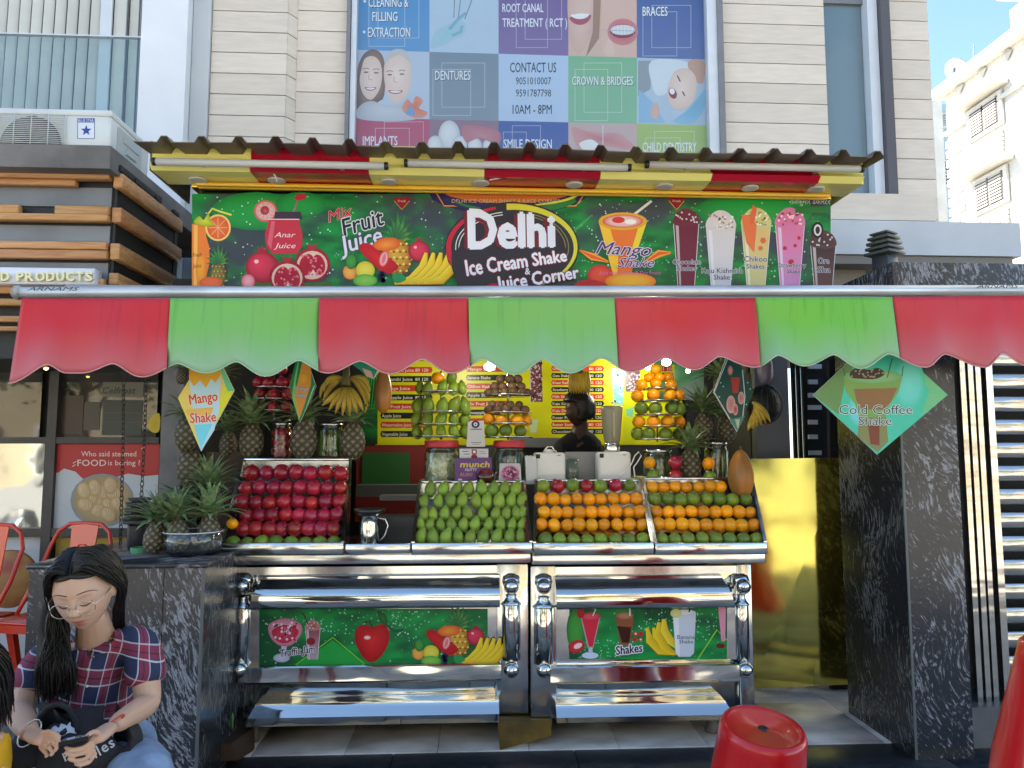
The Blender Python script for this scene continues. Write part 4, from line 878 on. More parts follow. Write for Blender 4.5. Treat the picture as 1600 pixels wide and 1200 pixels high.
# centre emblem
a.ell(794,300,125,36,S(50,36,96),S(40,30,84)); a.ell(794,292,112,26,S(205,110,50)); a.line([(682,302),(694,322),(900,322),(914,302)],2,S(225,150,60))
a.arc(794,268,150,58,48,132,11,S(52,38,100),24); a.text('DELHI ICE CREAM SHAKE & JUICE CORNER',706,317,170,5.4,S(214,190,150),.0)
a.arc(800,300,104,30,20,150,12,S(40,130,66),24,2); a.arc(800,298,106,24,5,100,5,S(222,220,70),24,1)
a.ell(800,388,105,72,S(46,46,54)); a.arc(800,388,99,64,100,255,12,S(205,30,54),28,4); a.arc(800,388,99,64,-95,65,10,S(222,214,60),28,3)
for k in range(4): a.arc(800,388,88-k*5,56-k*4,150,260,1.3,S(235,235,225),16); a.arc(800,388,88-k*5,56-k*4,-75,15,1.3,S(150,140,70),16)
a.ell(800,392,84,54,S(52,40,48))
for q in (5,3,1): a.text('Delhi',728+q*.0,389,130,58-q,(S(120,30,44),S(60,20,30),S(170,60,70))[q//2],.05,0,rot=1,shrink=.82)
a.text('Delhi',734,389,131,59,S(236,240,252),.065,0,rot=1,shrink=.82)
a.poly([(706,392),(880,388),(880,402),(720,462),(706,420)],S(50,44,50)); a.text('Ice Cream Shake',730,432,157,24,S(236,238,248),.045,0,rot=8.5,outline=S(130,24,44),ow=.03,shrink=.72)
a.text('&',820,430,8,10,S(236,238,248),.03); a.text('Juice Corner',778,456,128,22,S(236,238,248),.045,0,rot=9.5,outline=S(130,24,44),ow=.03,shrink=.8)
# mango shake
a.line([(990,336),(1018,314)],4,S(225,225,220)); a.poly([(935,346),(1011,346),(992,402),(986,430),(960,430),(956,402)],S(240,120,50)); a.poly([(935,346),(950,346),(966,402),(964,430),(958,430)],S(250,200,60)); a.poly([(1000,346),(1011,346),(994,396),(984,400)],S(240,216,60))
a.ell(973,346,38,14,S(240,190,60),S(230,170,40)); a.ell(973,346,32,10.5,S(240,225,225),S(225,80,60)); a.ell(966,344,10,5,S(220,60,60)); a.ell(985,347,9,4,S(250,245,245))
for (p_) in ([(905,392),(925,402),(950,410)],[(1000,415),(1030,396),(1048,395)]): a.line(p_,[2,12,3],S(245,160,50)); a.line(p_,[1,5,1],S(230,90,50))
a.ell(938,430,20,16,S(240,90,60),S(205,30,40)); a.ell(985,440,40,14,S(250,190,60),S(240,130,40)); a.ell(920,452,26,14,S(190,40,40))
a.text('Mango',930,397,86,19,S(90,50,120),.01,.4,rot=-3,outline=S(232,228,240),ow=.03); a.text('Shake',964,418,57,14,S(90,50,120),.01,.4,outline=S(232,228,240),ow=.03); a.text('Also with Cream & Dry Fruits',936,429,96,5,S(215,120,170),.0)
# milkshakes
a_glass(a,1072,346,462,40,24,S(120,44,66),S(110,30,54),S(112,34,56),1); a_glass(a,1126,352,462,46,28,S(205,205,218),S(220,214,214),S(225,215,210),2); a_glass(a,1181,348,462,46,26,S(205,206,150),S(226,190,120),S(212,206,130),3)
a.poly([(1158,336),(1170,336),(1182,352),(1178,395),(1166,380)],S(236,120,70)); a.poly([(1176,320),(1182,326),(1178,350),(1170,350)],S(232,110,70)); a.dots([(1192,376,5),(1188,388,4)],S(226,110,60))
a_glass(a,1234,348,462,46,28,S(205,150,205),S(226,120,160),S(226,110,150),4); a.dots([(1226,388,3.5),(1242,384,3),(1236,410,5),(1248,372,3)],S(200,30,70)); a_glass(a,1286,380,462,40,26,S(120,84,80),S(60,44,50),S(70,52,56),5); a.ell(1277,360,9,13,S(40,30,34)); a.ell(1277,360,6,9,S(225,220,220)); a.ell(1277,360,3.5,6,S(50,38,42))
a.text('राजकुमार डकोरेटर',1233,319,64,8,S(214,216,214),.0); a.rect(1242,323,1296,333,S(40,120,60))
def lab(t, x, y, w, h): a.text(t, x, y, w, h, S(44,44,64), .015, 0, outline=S(228,228,236), ow=.035)
lab('Chocolate',1051,413,44,7.5); lab('Shakes',1058,423,30,7.5); lab('Kaju Kishmish',1096,427,64,8); lab('Shake',1115,437,25,7.5); lab('Chikoo',1162,409,36,8.5); lab('Shakes',1166,420,28,7.5); lab('Strawberry',1216,418,43,7); lab('Shake',1229,427,21,6); lab('Ore',1278,412,17,9); lab('Sha',1277,426,20,9)
part('print', a, M_PRINT, sign, recalc=False)
part('end_edge', MB().lathe([(.045,zb),(.045,zt2)], (sxb-.03, YM+.047, 0), 16), mat('steel_grey_edge', (.3,.3,.3), .3), sign)

# ------------------------------------------------------------------ awning: bar and scalloped valance
YA = 3.46
aw = thing('awning', 'red and green striped scalloped awning valance hanging from a silver bar', 'awning', (.3, YA, 1.9))
def abar(px): return 455.0 + (0 if px < 400 else 0) - max(0, px-1100)*.008
bx_0, bx_1 = P(30,457,YA).x, 3.25
zb0 = P(30,457,YA).z; zb1 = P(1600,451.5,YA).z
part('bar', MB().tube([(bx_0,YA,zb0),((bx_0+bx_1)/2,YA,(zb0+zb1)/2),(bx_1,YA,zb1)], .027, 16), mat('dirty_aluminium_bar', (.60,.61,.62), .35, metal=.55, col2=(.42,.42,.42), vscale=9, stretch=(.3,1,1), lo=.3, hi=.55), aw)
part('end_cap', MB().sphere((bx_0-.005,YA,zb0), (.03,.032,.034), 14, 10), mat('worn_end_cap', (.30,.30,.31), .5, var=.6, vscale=30), aw)
ar = Art(lambda x, y: P(x, y, YA-.030), step=.0002); ar.text('ARNAMS',42,454,82,5.5,S(70,76,86),.02,.4); ar.text('ARNAMS',1526,450,66,6,S(70,76,86),.02,.3); ar.text('AWNING SYSTEMS',50,462,70,3.2,S(140,145,150),0); ar.text('AWNING SYSTEMS',1530,458,62,3.2,S(140,145,150),0)
part('lettering', ar, M_PRINT, aw, recalc=False)
keyp = [(12,599),(75,569),(105,583),(128,583),(177,568),(222,589),(278,568),(322,583),(370,565),(415,588),(467,563),(512,583),(563,564),(610,584),(660,561),(706,583),(755,561),(805,585),(849,561),(890,583),(940,559),(986,581),(1040,559),(1085,578),(1124,557),(1180,574),(1216,555),(1257,572),(1303,554),(1345,576),(1388,553),(1447,574),(1475,553),(1540,574),(1566,552),(1606,572),(1650,555),(1700,572)]
def scal(x):
    for (a0, y0), (a1, y1) in zip(keyp, keyp[1:]):
        if x <= a1:
            t = max(0, (x-a0)/(a1-a0)); u = (1-math.cos(math.pi*t))/2
            u = u**.75 if y1 > y0 else 1-(1-u)**.75
            return y0+(y1-y0)*u
    return 560
M_CANVR, M_CANVG = mat('red_awning_vinyl', (.50,.018,.038), .42, coat=.25, bump=.006, bscale=3, var=.10, vscale=3), mat('green_awning_vinyl', (.14,.42,.07), .42, coat=.25, bump=.004, bscale=3, var=.14, vscale=14, stretch=(3,1,.25))
def awmat(name, c, fade_sheen):
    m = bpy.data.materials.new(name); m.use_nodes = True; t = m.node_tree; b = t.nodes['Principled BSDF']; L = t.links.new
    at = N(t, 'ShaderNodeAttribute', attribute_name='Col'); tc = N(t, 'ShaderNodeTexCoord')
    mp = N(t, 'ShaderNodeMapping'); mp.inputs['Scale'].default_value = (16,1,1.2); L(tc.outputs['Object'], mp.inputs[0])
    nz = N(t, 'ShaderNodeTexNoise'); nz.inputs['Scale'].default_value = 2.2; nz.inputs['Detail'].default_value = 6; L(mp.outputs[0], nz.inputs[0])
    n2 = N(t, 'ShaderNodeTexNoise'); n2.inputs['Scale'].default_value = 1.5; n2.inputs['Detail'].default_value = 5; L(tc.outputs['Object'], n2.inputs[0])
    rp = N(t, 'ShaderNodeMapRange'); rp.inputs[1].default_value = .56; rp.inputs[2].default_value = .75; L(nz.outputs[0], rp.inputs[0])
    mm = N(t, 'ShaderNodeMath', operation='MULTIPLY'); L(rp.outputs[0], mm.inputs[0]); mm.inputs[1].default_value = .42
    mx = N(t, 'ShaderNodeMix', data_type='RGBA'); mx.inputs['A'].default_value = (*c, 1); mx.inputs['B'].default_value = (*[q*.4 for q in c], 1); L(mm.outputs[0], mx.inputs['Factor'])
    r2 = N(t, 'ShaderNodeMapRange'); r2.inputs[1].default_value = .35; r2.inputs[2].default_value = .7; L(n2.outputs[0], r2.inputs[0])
    m2 = N(t, 'ShaderNodeMix', data_type='RGBA'); L(mx.outputs['Result'], m2.inputs['A']); m2.inputs['B'].default_value = (*fade_sheen, 1)  # pale colour shared by random fading and the painted sheen
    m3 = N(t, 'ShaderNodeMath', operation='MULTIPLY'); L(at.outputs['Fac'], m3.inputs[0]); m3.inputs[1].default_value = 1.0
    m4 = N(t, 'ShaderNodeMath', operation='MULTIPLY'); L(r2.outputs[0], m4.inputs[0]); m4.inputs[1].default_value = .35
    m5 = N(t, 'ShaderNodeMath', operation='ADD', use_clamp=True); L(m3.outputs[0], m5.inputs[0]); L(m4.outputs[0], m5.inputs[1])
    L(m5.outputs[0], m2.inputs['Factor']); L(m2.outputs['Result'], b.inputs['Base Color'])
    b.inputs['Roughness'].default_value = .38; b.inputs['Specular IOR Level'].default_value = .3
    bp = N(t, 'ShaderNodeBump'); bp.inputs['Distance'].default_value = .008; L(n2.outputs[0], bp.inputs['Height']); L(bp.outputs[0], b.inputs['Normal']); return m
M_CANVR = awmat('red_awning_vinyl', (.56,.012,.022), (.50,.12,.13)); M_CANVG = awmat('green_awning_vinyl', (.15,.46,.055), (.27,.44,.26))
tb = [34, 266, 498.5, 732, 960, 1180, 1394, 1612]; bb = [14, 260, 497, 734, 966, 1188, 1406, 1640]
for k in range(7):
    b = MB(); b.c = []; nx, ny = 40, 12; rnk = random.Random(k)
    for j in range(ny+1):
        v = j/ny
        for i in range(nx+1):
            u = i/nx; xt = tb[k]+(tb[k+1]-tb[k])*u; xb = bb[k]+(bb[k+1]-bb[k])*u
            yb = scal(xb) if k < 6 else scal(xb); ytop = 466-max(0, xt-1100)*.008; x = xt+(xb-xt)*v; y = ytop+(yb-ytop)*v
            dep = YA-.027 + .0*v - .05*v*v*(1-.3*math.cos(u*6.28*2.4)) - .018*math.sin(math.pi*v)*math.sin(u*3.1+k)
            b.v.append(tuple(P(x, y, dep))); e = max(0, (v-.38)/.62)**1.2*.8; b.c.append((e, e, e))  # road sheen painted in: stripe colour pales toward the scalloped hem
    for j in range(ny):
        for i in range(nx): b.f.append([j*(nx+1)+i, j*(nx+1)+i+1, (j+1)*(nx+1)+i+1, (j+1)*(nx+1)+i]); b.m.append(0); b.s.append(True)
    st = part('valance_stripe', b, M_CANVR if k % 2 == 0 else M_CANVG, aw, label=('sheen-painted red' if k % 2 == 0 else 'sheen-painted green')+' vinyl stripe of the valance', recalc=False)
    row = [Vector(v) for v in b.v[ny*(nx+1):]]; part('edge_piping', MB().tube([v+Vector((0,-.002,0)) for v in row], .0032, 5), mat('pale_piping', (.62,.30,.32) if k % 2 == 0 else (.36,.55,.36), .6), aw)
    sm = st.modifiers.new('thickness', 'SOLIDIFY'); sm.thickness = .0015; sm.offset = 1
# roller cassette and folded cloth behind the bar
part('cassette', MB().rbox(bx_0+.05, 3.2, 3.72, 3.96, 2.19, 2.33, .02), mat('awning_cassette', (.3,.3,.3), .5), aw)

# ------------------------------------------------------------------ stall interior
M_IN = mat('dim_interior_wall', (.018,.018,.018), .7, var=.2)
hut = thing('stall_interior', 'dark interior walls and back counter of the juice stall', 'kiosk', (.2, 5.6, 0))
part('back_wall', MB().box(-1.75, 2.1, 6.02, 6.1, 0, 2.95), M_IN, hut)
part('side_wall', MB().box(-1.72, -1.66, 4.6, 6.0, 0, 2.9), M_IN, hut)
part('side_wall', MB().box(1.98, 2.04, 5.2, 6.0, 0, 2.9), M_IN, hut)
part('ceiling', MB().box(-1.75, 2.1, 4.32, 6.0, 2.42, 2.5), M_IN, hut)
part('red_counter_front', MB().pbox(556, 697, 668, 815, 5.72, .2), mat('dark_red_laminate', (.16,.008,.006), .5), hut)
part('green_counter_panel', MB().pbox(566, 707, 640, 757, 5.70, .015), mat('dark_green_laminate', (.01,.09,.012), .5), hut)
part('grey_band', MB().pbox(556, 758, 668, 776, 5.3, .2), mat('grey_green_band', (.09,.105,.095), .5), hut)
part('back_counter', MB().pbox(668, 697, 1062, 850, 5.72, .25), mat('charcoal_counter', (.035,.037,.04), .5), hut)
part('back_counter_top', MB().pbox(800, 684, 880, 699, 5.66, .3), mat('grey_counter_top', (.16,.17,.18), .4), hut)
# menu board
YN = 5.98
mn = thing('menu_board', 'yellow menu board listing juices and shakes on black and red bars at the back', 'menu board', (.4, YN, 1.55))
a = Art(lambda x, y: P(x, y, YN), step=.0003)
MY, MY2 = S(222,224,30), S(196,190,20)
part('board', MB().pbox(588, 548, 1066, 696, YN+.004, .015), mat('yellow_board', MY2, .4), mn)
a.grid(588,548,1064,695,24,8,lambda x,y: mixc(MY,MY2,.5+.9*noise.noise(Vector((x*.02,y*.03,0)))))
def bars(x0, x1, items, y0, dy, bh, px=None):
    for k, (t, w) in enumerate(items):
        y = y0+k*dy; c = S(20,24,18) if k % 2 else S(196,60,30)
        a.poly([(x0,y),(x0+2,y-bh/2),(x1-2,y-bh/2),(x1,y),(x1-2,y+bh/2),(x0+2,y+bh/2)], c)
        a.text(t, x0+2.5, y+bh*.28, w, bh*.52, S(236,236,220), .01)
        if px:
            for q, s_ in zip(px, ('50','70','120') if len(px) > 2 else ('80','120')): a.text(s_, q, y+bh*.28, 7 if len(s_) < 3 else 9, bh*.5, S(236,236,220), .01)
bars(594,676,[('Sweet Lime Juice',50),('Mosambi Juice',48),('Orange Juice',44),('Pineapple Juice',48),('Mix Fruit Juice',46),('Apple Juice',30),('Watermelon Juice',46),('Vegetable Juice',40)],578,14.3,9.5,[649,660])
a.text('JUICE MENU',628,564,44,7,S(30,90,40),.02)
bars(728,800,[('Mango Shake',44),('Banana Shake',36),('Chikoo Shake',38),('Apple Shake',40),('Mix Fruit Shake',46),('Pineapple Shake',48),('Papaya Shake',44)],576.5,13.6,9)
bars(861,944,[('Oreo Shake',30),('Oats Shake',26),('Kheer Kadam',30),('Strawberry Shake',38),('Milk Shake',28),('Kaju Kishmish',38),('Kaju Delight',34),('Kesar Pista',32),('Butter Scotch',36),('Chocolate',28)],576,10.9,8,[920,931])
a.poly([(828,560),(846,560),(848,628),(829,628)],S(120,70,80)); 
rr = random.Random(4)
a.dots([(rr.uniform(829,847),rr.uniform(562,627),1.4) for _ in range(60)],S(220,190,196)); a.dots([(rr.uniform(829,847),rr.uniform(562,627),1.3) for _ in range(60)],S(60,24,34))
a.line([(828,560),(829,628)],1,S(220,220,220)); a.poly([(826,655),(841,655),(838,676),(829,676)],S(200,220,170)); a.poly([(975,580),(1000,580),(1000,612),(978,614)],S(90,70,84)); a.dots([(rr.uniform(976,1000),rr.uniform(581,612),1.5) for _ in range(40)],S(200,180,190))
a.poly([(955,575),(975,578),(975,632),(960,632)],S(120,190,196)); a.dots([(rr.uniform(955,975),rr.uniform(578,630),2) for _ in range(30)],S(190,230,230))
a.poly([(974,612),(992,612),(992,694),(974,694)],S(190,200,30)); a.poly([(978,640),(990,636),(988,652),(980,650)],S(110,190,150))
part('print', a, M_PRINT, mn, recalc=False)
M_MENU2 = thing('green_menu_banner', 'green and yellow menu banner behind the orange tower', 'banner', P(1055,600,5.4))
a = Art(lambda x, y: P(x, y, 5.38), step=.0003); a_greenbg(a,1022,556,1100,625,20,12,5.0,S(180,200,190),S(70,150,90),S(120,190,140)); a.rect(1032,570,1054,596,S(214,214,30)); a.rect(1034,572,1050,580,S(200,60,40)); a.rect(1034,583,1052,591,S(24,26,20)); a.text('1 10',1036,579,13,5,W_,.01); a.text('130',1038,590,12,5,W_,.01)
part('print', a, M_PRINT, M_MENU2, recalc=False); part('board', MB().pbox(1022,554,1100,626,5.385,.01), M_IN, M_MENU2)
# green strip beside the menu (banner hanging behind the papaya)
a = Art(lambda x, y: P(x, y, 5.5)); a_greenbg(a,566,548,590,694,8,20,8.0,S(10,50,20),S(16,120,50),S(8,80,36))
for k in range(5): a.line([(568+k*4,640),(572+k*4,600),(580+k*2,560)],1,S(70,190,90))
single('green_banner_strip', a, M_PRINT, 'narrow green printed banner between the banana bunch and the menu board', 'banner', recalc=False)
# lit bulbs
for k, (x, y, r) in enumerate(((765,573,.026),(1041,566,.023),(1013,574,.022),(1075,580,.014))):
    v = P(x, y, (4.2,4.2,5.2,5.2)[k]); t = thing('light_bulb', ('lit white bulb in front of the middle menu column','lit white bulb above the orange tower','lit white bulb touching the top of the orange tower','tiny lit white bulb right of the orange tower')[k], 'bulb', v, group='lit bulbs inside the stall')
    part('glass', MB().sphere((0,0,0), (r*1.2,r,r*.9), 12, 8), mat('lit_bulb', (1,.98,.92), emit=7), t, world=False); part('socket', MB().lathe([(.012,r*.8),(.014,r*2)], (0,0,0), 10), M_WHITE, t, world=False)
ld = bpy.data.lights.new('bulb_and_fill_light', 'POINT'); ld.energy = .45; ld.color = (1,.95,.85); ld.shadow_soft_size = .05; lo_ = bpy.data.objects.new('bulb_and_fill_light', ld); C.objects.link(lo_); lo_.location = P(765,566,4.2)
ld = bpy.data.lights.new('bulb_and_fill_light', 'POINT'); ld.energy = 3; ld.color = (1,.95,.85); ld.shadow_soft_size = .05; lo_ = bpy.data.objects.new('bulb_and_fill_light', ld); C.objects.link(lo_); lo_.location = P(1000,574,5.6)
ld = bpy.data.lights.new('bulb_and_fill_light', 'POINT'); ld.energy = 3.5; ld.color = (1,.95,.85); ld.shadow_soft_size = .05; lo_ = bpy.data.objects.new('bulb_and_fill_light', ld); C.objects.link(lo_); lo_.location = P(720,560,5.2)  # added fill for the menu board; no bulb hangs here
ld = bpy.data.lights.new('bulb_and_fill_light', 'POINT'); ld.energy = .45; ld.color = (1,.95,.85); ld.shadow_soft_size = .05; lo_ = bpy.data.objects.new('bulb_and_fill_light', ld); C.objects.link(lo_); lo_.location = P(1030,560,4.2)

# ------------------------------------------------------------------ steel counters
def knob(b, px, py, Y, r):
    v = P(px, py, Y); b.sphere(tuple(v), r, 20, 14); return v
def cart(name, label, L, sgn):
    # L: dict of pixel columns, built at real depths
    t = thing(name, label, 'juice counter', ((P(L['x0'],1100,3.95).x+P(L['x1'],1100,3.95).x)/2, 4.2, 0), group='stainless steel juice counters')
    X = lambda px, Y=3.95, py=1000: P(px, py, Y).x
    Z = lambda py, Y=3.95, px=800: P(px, py, Y).z
    pc = (L['x0']+L['x1'])/2
    zf = lambda py, Y=3.95: P(pc, py, Y).z
    part('body', MB().rbox(X(L['b0']), X(L['b1']), 3.95, 4.62, zf(1120), zf(884), .006), M_STEEL, t)
    part('rim_band', MB().rbox(X(L['x0'],3.8,873), X(L['x1'],3.8,873), 3.8, 4.63, zf(881,3.8), zf(866,3.8), .004), M_STEEL2, t)
    part('recess_strip', MB().box(X(L['b0']+8), X(L['b1']-8), 3.93, 3.949, zf(897,3.93), zf(885,3.93)), M_STEEL2, t)
    def bar(prof, xa, xb, slant0, slant1, nm):
        # prof: list of (y, z); ends drawn in at the top
        n = len(prof); vs_ = []; zs = [p[1] for p in prof]; zl, zh = min(zs), max(zs)
        for (x, sl) in ((xa, slant0), (xb, -slant1)):
            for (y, z) in prof: f = (z-zl)/(zh-zl); vs_.append((x+sl*f, y, z))
        b = MB(); b.add(vs_, [tuple(range(n)), tuple(range(n, 2*n))[::-1]]); b.add(vs_, [((i+1) % n, i, i+n, (i+1) % n+n) for i in range(n)], 0, True)
        o = part(nm, b, M_STEEL, t)
        try: o.data.set_sharp_from_angle(angle=R(28))
        except Exception: pass
        return o
    # upper bullnose
    Ya = 3.83; za, zb1 = zf(953,Ya), zf(899,3.90); hh = zb1-za
    prof = [(3.949,za),(Ya+.03,za)]+[(Ya+.055-.055*math.cos(R(q)), za+.012+hh*.55*(1-math.cos(R(q+60)))/1.9) for q in range(-60,100,16)]+[(3.91,zb1-.006),(3.93,zb1),(3.949,zb1)]
    prof = [(3.949,za),(Ya+.030,za),(Ya+.009,za+hh*.05),(Ya+.002,za+hh*.13),(Ya,za+hh*.24),(Ya+.001,za+hh*.36),(Ya+.005,za+hh*.48),(Ya+.014,za+hh*.60),(Ya+.032,za+hh*.71),(Ya+.054,za+hh*.80),(Ya+.068,za+hh*.90),(Ya+.068,zb1-.004),(Ya+.078,zb1),(3.949,zb1)]
    bar(prof, X(L['u0'],Ya), X(L['u1'],Ya), L['su0'], L['su1'], 'upper_rail')
    # panel frame and print
    part('panel_frame', MB().box(X(L['f0'],3.93), X(L['f1'],3.93), 3.925, 3.949, zf(L['py1'],3.925), za-.001), M_STEEL2, t)
    # ledge below the panel
    zc, zd = zf(1040,3.88), zf(1067,3.88)
    bar([(3.949,zd),(3.885,zd),(3.875,zd+.012),(3.88,zc-.006),(3.886,zc),(3.949,zc)], X(L['u0']-10,3.88), X(L['u1']+2,3.88), 0, 0, 'middle_rail')
    part('trim_line', MB().rbox(X(L['u0']-4,3.9), X(L['u1'],3.9), 3.905, 3.949, zd-.010, zd-.002, .002, seg=1), M_STEEL2, t)  # thin steel strip under the middle rail
    # lower bullnose
    ze, zg, zh_ = zf(1094,3.88), zf(1118,3.83), zf(1134 if sgn < 0 else 1129,3.83)
    bar([(3.949,zh_),(3.845,zh_),(3.835,zh_+.004),(3.832,zg-.004),(3.836,zg),(3.85,zg+.015),(3.868,zg+.035),(3.872,zg+.05),(3.90,ze-.01),(3.93,ze),(3.949,ze)], X(L['l0'],3.83,1120), X(L['l1'],3.83,1120), L['su0'], L['su1'], 'lower_rail')
    # corner posts, half columns and balls
    for (p0, p1, c0, c1, side) in L['posts']:
        part('post', MB().rbox(X(p0,3.93), X(p1,3.93), 3.921, 3.949+.03, zf(1117,3.925), zf(883,3.925), .004), M_STEEL2, t)
        cx = (X(c0,3.9)+X(c1,3.9))/2; r = (X(c1,3.9)-X(c0,3.9))/2
        part('half_column', MB().lathe([(r*.9,zf(1036,3.9)),(r,zf(1035,3.9)),(r,zf(948,3.9)),(r*.9,zf(945,3.9))], (cx,3.93,0), 28), M_STEEL, t)
        part('column_cap', MB().lathe([(r*1.12,zf(948,3.9)),(r*1.15,zf(946,3.9)),(r*.8,zf(942,3.9)),(r*.55,zf(936,3.9)),(r*.62,zf(932,3.9)),(r*.35,zf(930,3.9))], (cx,3.93,0), 24), M_STEEL, t)
        bz1, bz2 = P(c0,917,3.88).z, P(c0,1048,3.88).z
        for z in (bz1, bz2):
            k = part('ball_knob', MB().sphere((cx, 3.895, z), .040 if r > .03 else .034, 24, 16), M_STEEL, t)
        part('knob_hood', MB().lathe([(.044,bz1+.0),(.05,bz1+.02),(.045,bz1+.048),(.02,bz1+.062),(0,bz1+.064)], (cx,3.935,0), 20), M_STEEL, t)
    return t
c1 = cart('steel_counter', 'stainless steel juice counter with fruit panel reading Traffic Jam, beside the left granite block', dict(x0=345,x1=829,b0=352,b1=826,u0=385,u1=781,f0=373,f1=784,py1=1041,l0=380,l1=780,su0=.05,su1=.0,posts=[(352,374,364,388,-1),(776,825,784,814,1)]), -1)
c2 = cart('steel_counter', 'stainless steel juice counter with green panel reading Shakes, beside the gold sheet', dict(x0=832,x1=1196,b0=829,b1=1176,u0=870,u1=1152,f0=866,f1=1156,py1=1032,l0=870,l1=1152,su0=0,su1=.05,posts=[(829,869,834,866,-1),(1154,1176,1152,1174,1)]), 1)
YPn = 3.918
a = Art(lambda x, y: P(x, y, YPn), step=.0003)
a_greenbg(a,405,952,762,1040,70,18,4.0,S(10,90,50),S(16,160,74),S(10,120,60))
a.line([(455,1044),(520,996),(578,1044)],[2,2,2],S(120,210,50)); a.poly([(462,1040),(520,1000),(572,1040)],S(30,170,70))
rr = random.Random(8)
for cx_ in (450,520,600,640): a.dots([(rr.gauss(cx_,22),rr.gauss(975,14),rr.uniform(.5,1.5)) for _ in range(45)], S(170,230,205))
def clampdots(): pass
a.poly([(439,1006),(449,1006),(447,1020),(441,1020)],S(210,214,230)); a.ell(440,1028,13,7,S(222,226,240),S(170,180,214)); a.blob([(421,975),(446,966),(470,975),(470,992),(455,1008),(436,1008),(422,994)],S(230,214,222),S(214,120,146)); a.blob([(426,984),(446,976),(466,984),(462,996),(450,1004),(438,1004),(428,996)],S(225,70,100),S(205,30,70))
a.dots([(rr.uniform(427,465),rr.uniform(972,1000),2.2) for _ in range(26)],S(245,225,232)); a.dots([(rr.uniform(427,465),rr.uniform(974,1000),1.8) for _ in range(20)],S(200,24,60))
a_glass(a,489,980,1030,23,15,S(190,170,186),S(150,60,60),S(190,110,90),9); a.line([(481,974),(474,958),(470,958)],2.2,S(90,50,40)); a.ell(486,1002,7,6,S(150,30,50)); a.text('Traffic Jam',439,1026,54,11,S(24,18,34),.02,.25,rot=8,outline=S(236,232,244),ow=.05)
a.blob([(556,985),(566,976),(582,979),(598,975),(608,986),(607,1004),(598,1022),(586,1033),(574,1033),(562,1018),(555,1002)],S(226,40,44),S(176,8,22),k=5); a.ell(574,996,6,3.5,S(252,235,235),S(230,70,74)); a.line([(582,980),(578,970),(568,973)],2,S(50,30,20)); a.blob([(590,955),(602,960),(606,978),(596,972)],S(40,120,60),S(16,80,40)); a.line([(604,976),(616,986),(630,984)],4,S(24,90,50))
fruitpile(667,1004,.83)
part('printed_panel', a, M_PRINT, c1, recalc=False)
a = Art(lambda x, y: P(x, y, YPn), step=.0003)
a_greenbg(a,890,944,1136,1030,50,18,6.0,S(10,80,50),S(16,160,74),S(10,120,60)); a.line([(1090,1030),(1120,984),(1136,1000)],2,S(140,215,50)); a.ell(900,985,14,34,S(70,160,60),S(24,120,50)); a.dots([(rr.uniform(1000,1130),rr.uniform(955,1000),rr.uniform(.5,1.4)) for _ in range(90)],S(170,230,205)); a.dots([(rr.uniform(895,990),rr.uniform(1000,1028),rr.uniform(.5,1.3)) for _ in range(60)],S(170,230,205))
a.ell(901,1010,13,10,S(220,60,70),S(190,16,30),rot=-25); a.ell(903,1009,7,4,S(245,215,215),rot=-25); a.ell(922,1024,13,5,S(215,222,245)); a.poly([(920,1008),(925,1008),(926,1020),(919,1020)],S(200,205,225)); a.poly([(907,964),(938,964),(927,1012),(918,1012)],S(190,160,176)); a.poly([(909,966),(936,966),(926,1010),(920,1010)],S(222,40,66)); a.ell(923,963,15,6,S(232,90,110),S(210,40,66)); a.ell(907,958,6,8,S(170,30,30)); a.line([(926,962),(932,949)],1.5,W_)
a.poly([(962,964),(990,964),(984,1008),(969,1008)],S(150,84,56)); a.poly([(964,978),(986,980),(983,1004),(972,1004)],S(60,26,20)); a.ell(976,962,14,6,S(190,140,110),S(140,90,60)); a.line([(984,962),(984,948)],2,W_); a.dots([(993,990,4),(1001,990,4),(992,999,4),(1001,999,3.5)],S(205,36,40)); a.dots([(993,990,1.6),(1001,999,1.6)],W_)
a.text('Shakes',963,1023,41,13,S(24,20,30),.04,.1,rot=7,outline=S(238,238,244),ow=.07)
a_banana(a,1046,1018,50,2,-1); 
a.line([(1030,972),(1028,992),(1038,1010),(1054,1022)],[6,13,13,5],S(250,222,50),S(222,170,30)); a.line([(1037,967),(1038,985),(1048,1002),(1058,1012)],[6,12,12,5],S(252,228,70),S(230,184,40))
a.poly([(1051,958),(1087,958),(1084,1020),(1078,1026),(1060,1026),(1055,1020)],S(214,220,232)); a.poly([(1051,958),(1060,958),(1062,1026),(1056,1020)],S(240,242,248)); a.ell(1069,957,18,5,S(240,240,240),S(205,212,226)); a.ell(1056,958,9,7,S(232,228,150),S(205,215,150)); a.line([(1076,956),(1080,945)],2.4,(.01,.01,.01)); a.text('Banana',1058,998,27,6,S(30,30,44),0); a.text('Shake',1061,1005,22,5.6,S(30,30,44),0)
a.poly([(1122,950),(1134,950),(1133,1002),(1127,1002)],S(226,150,176)); a.ell(1126,1009,7,4,S(110,24,30)); 
part('printed_panel', a, M_PRINT, c2, recalc=False)
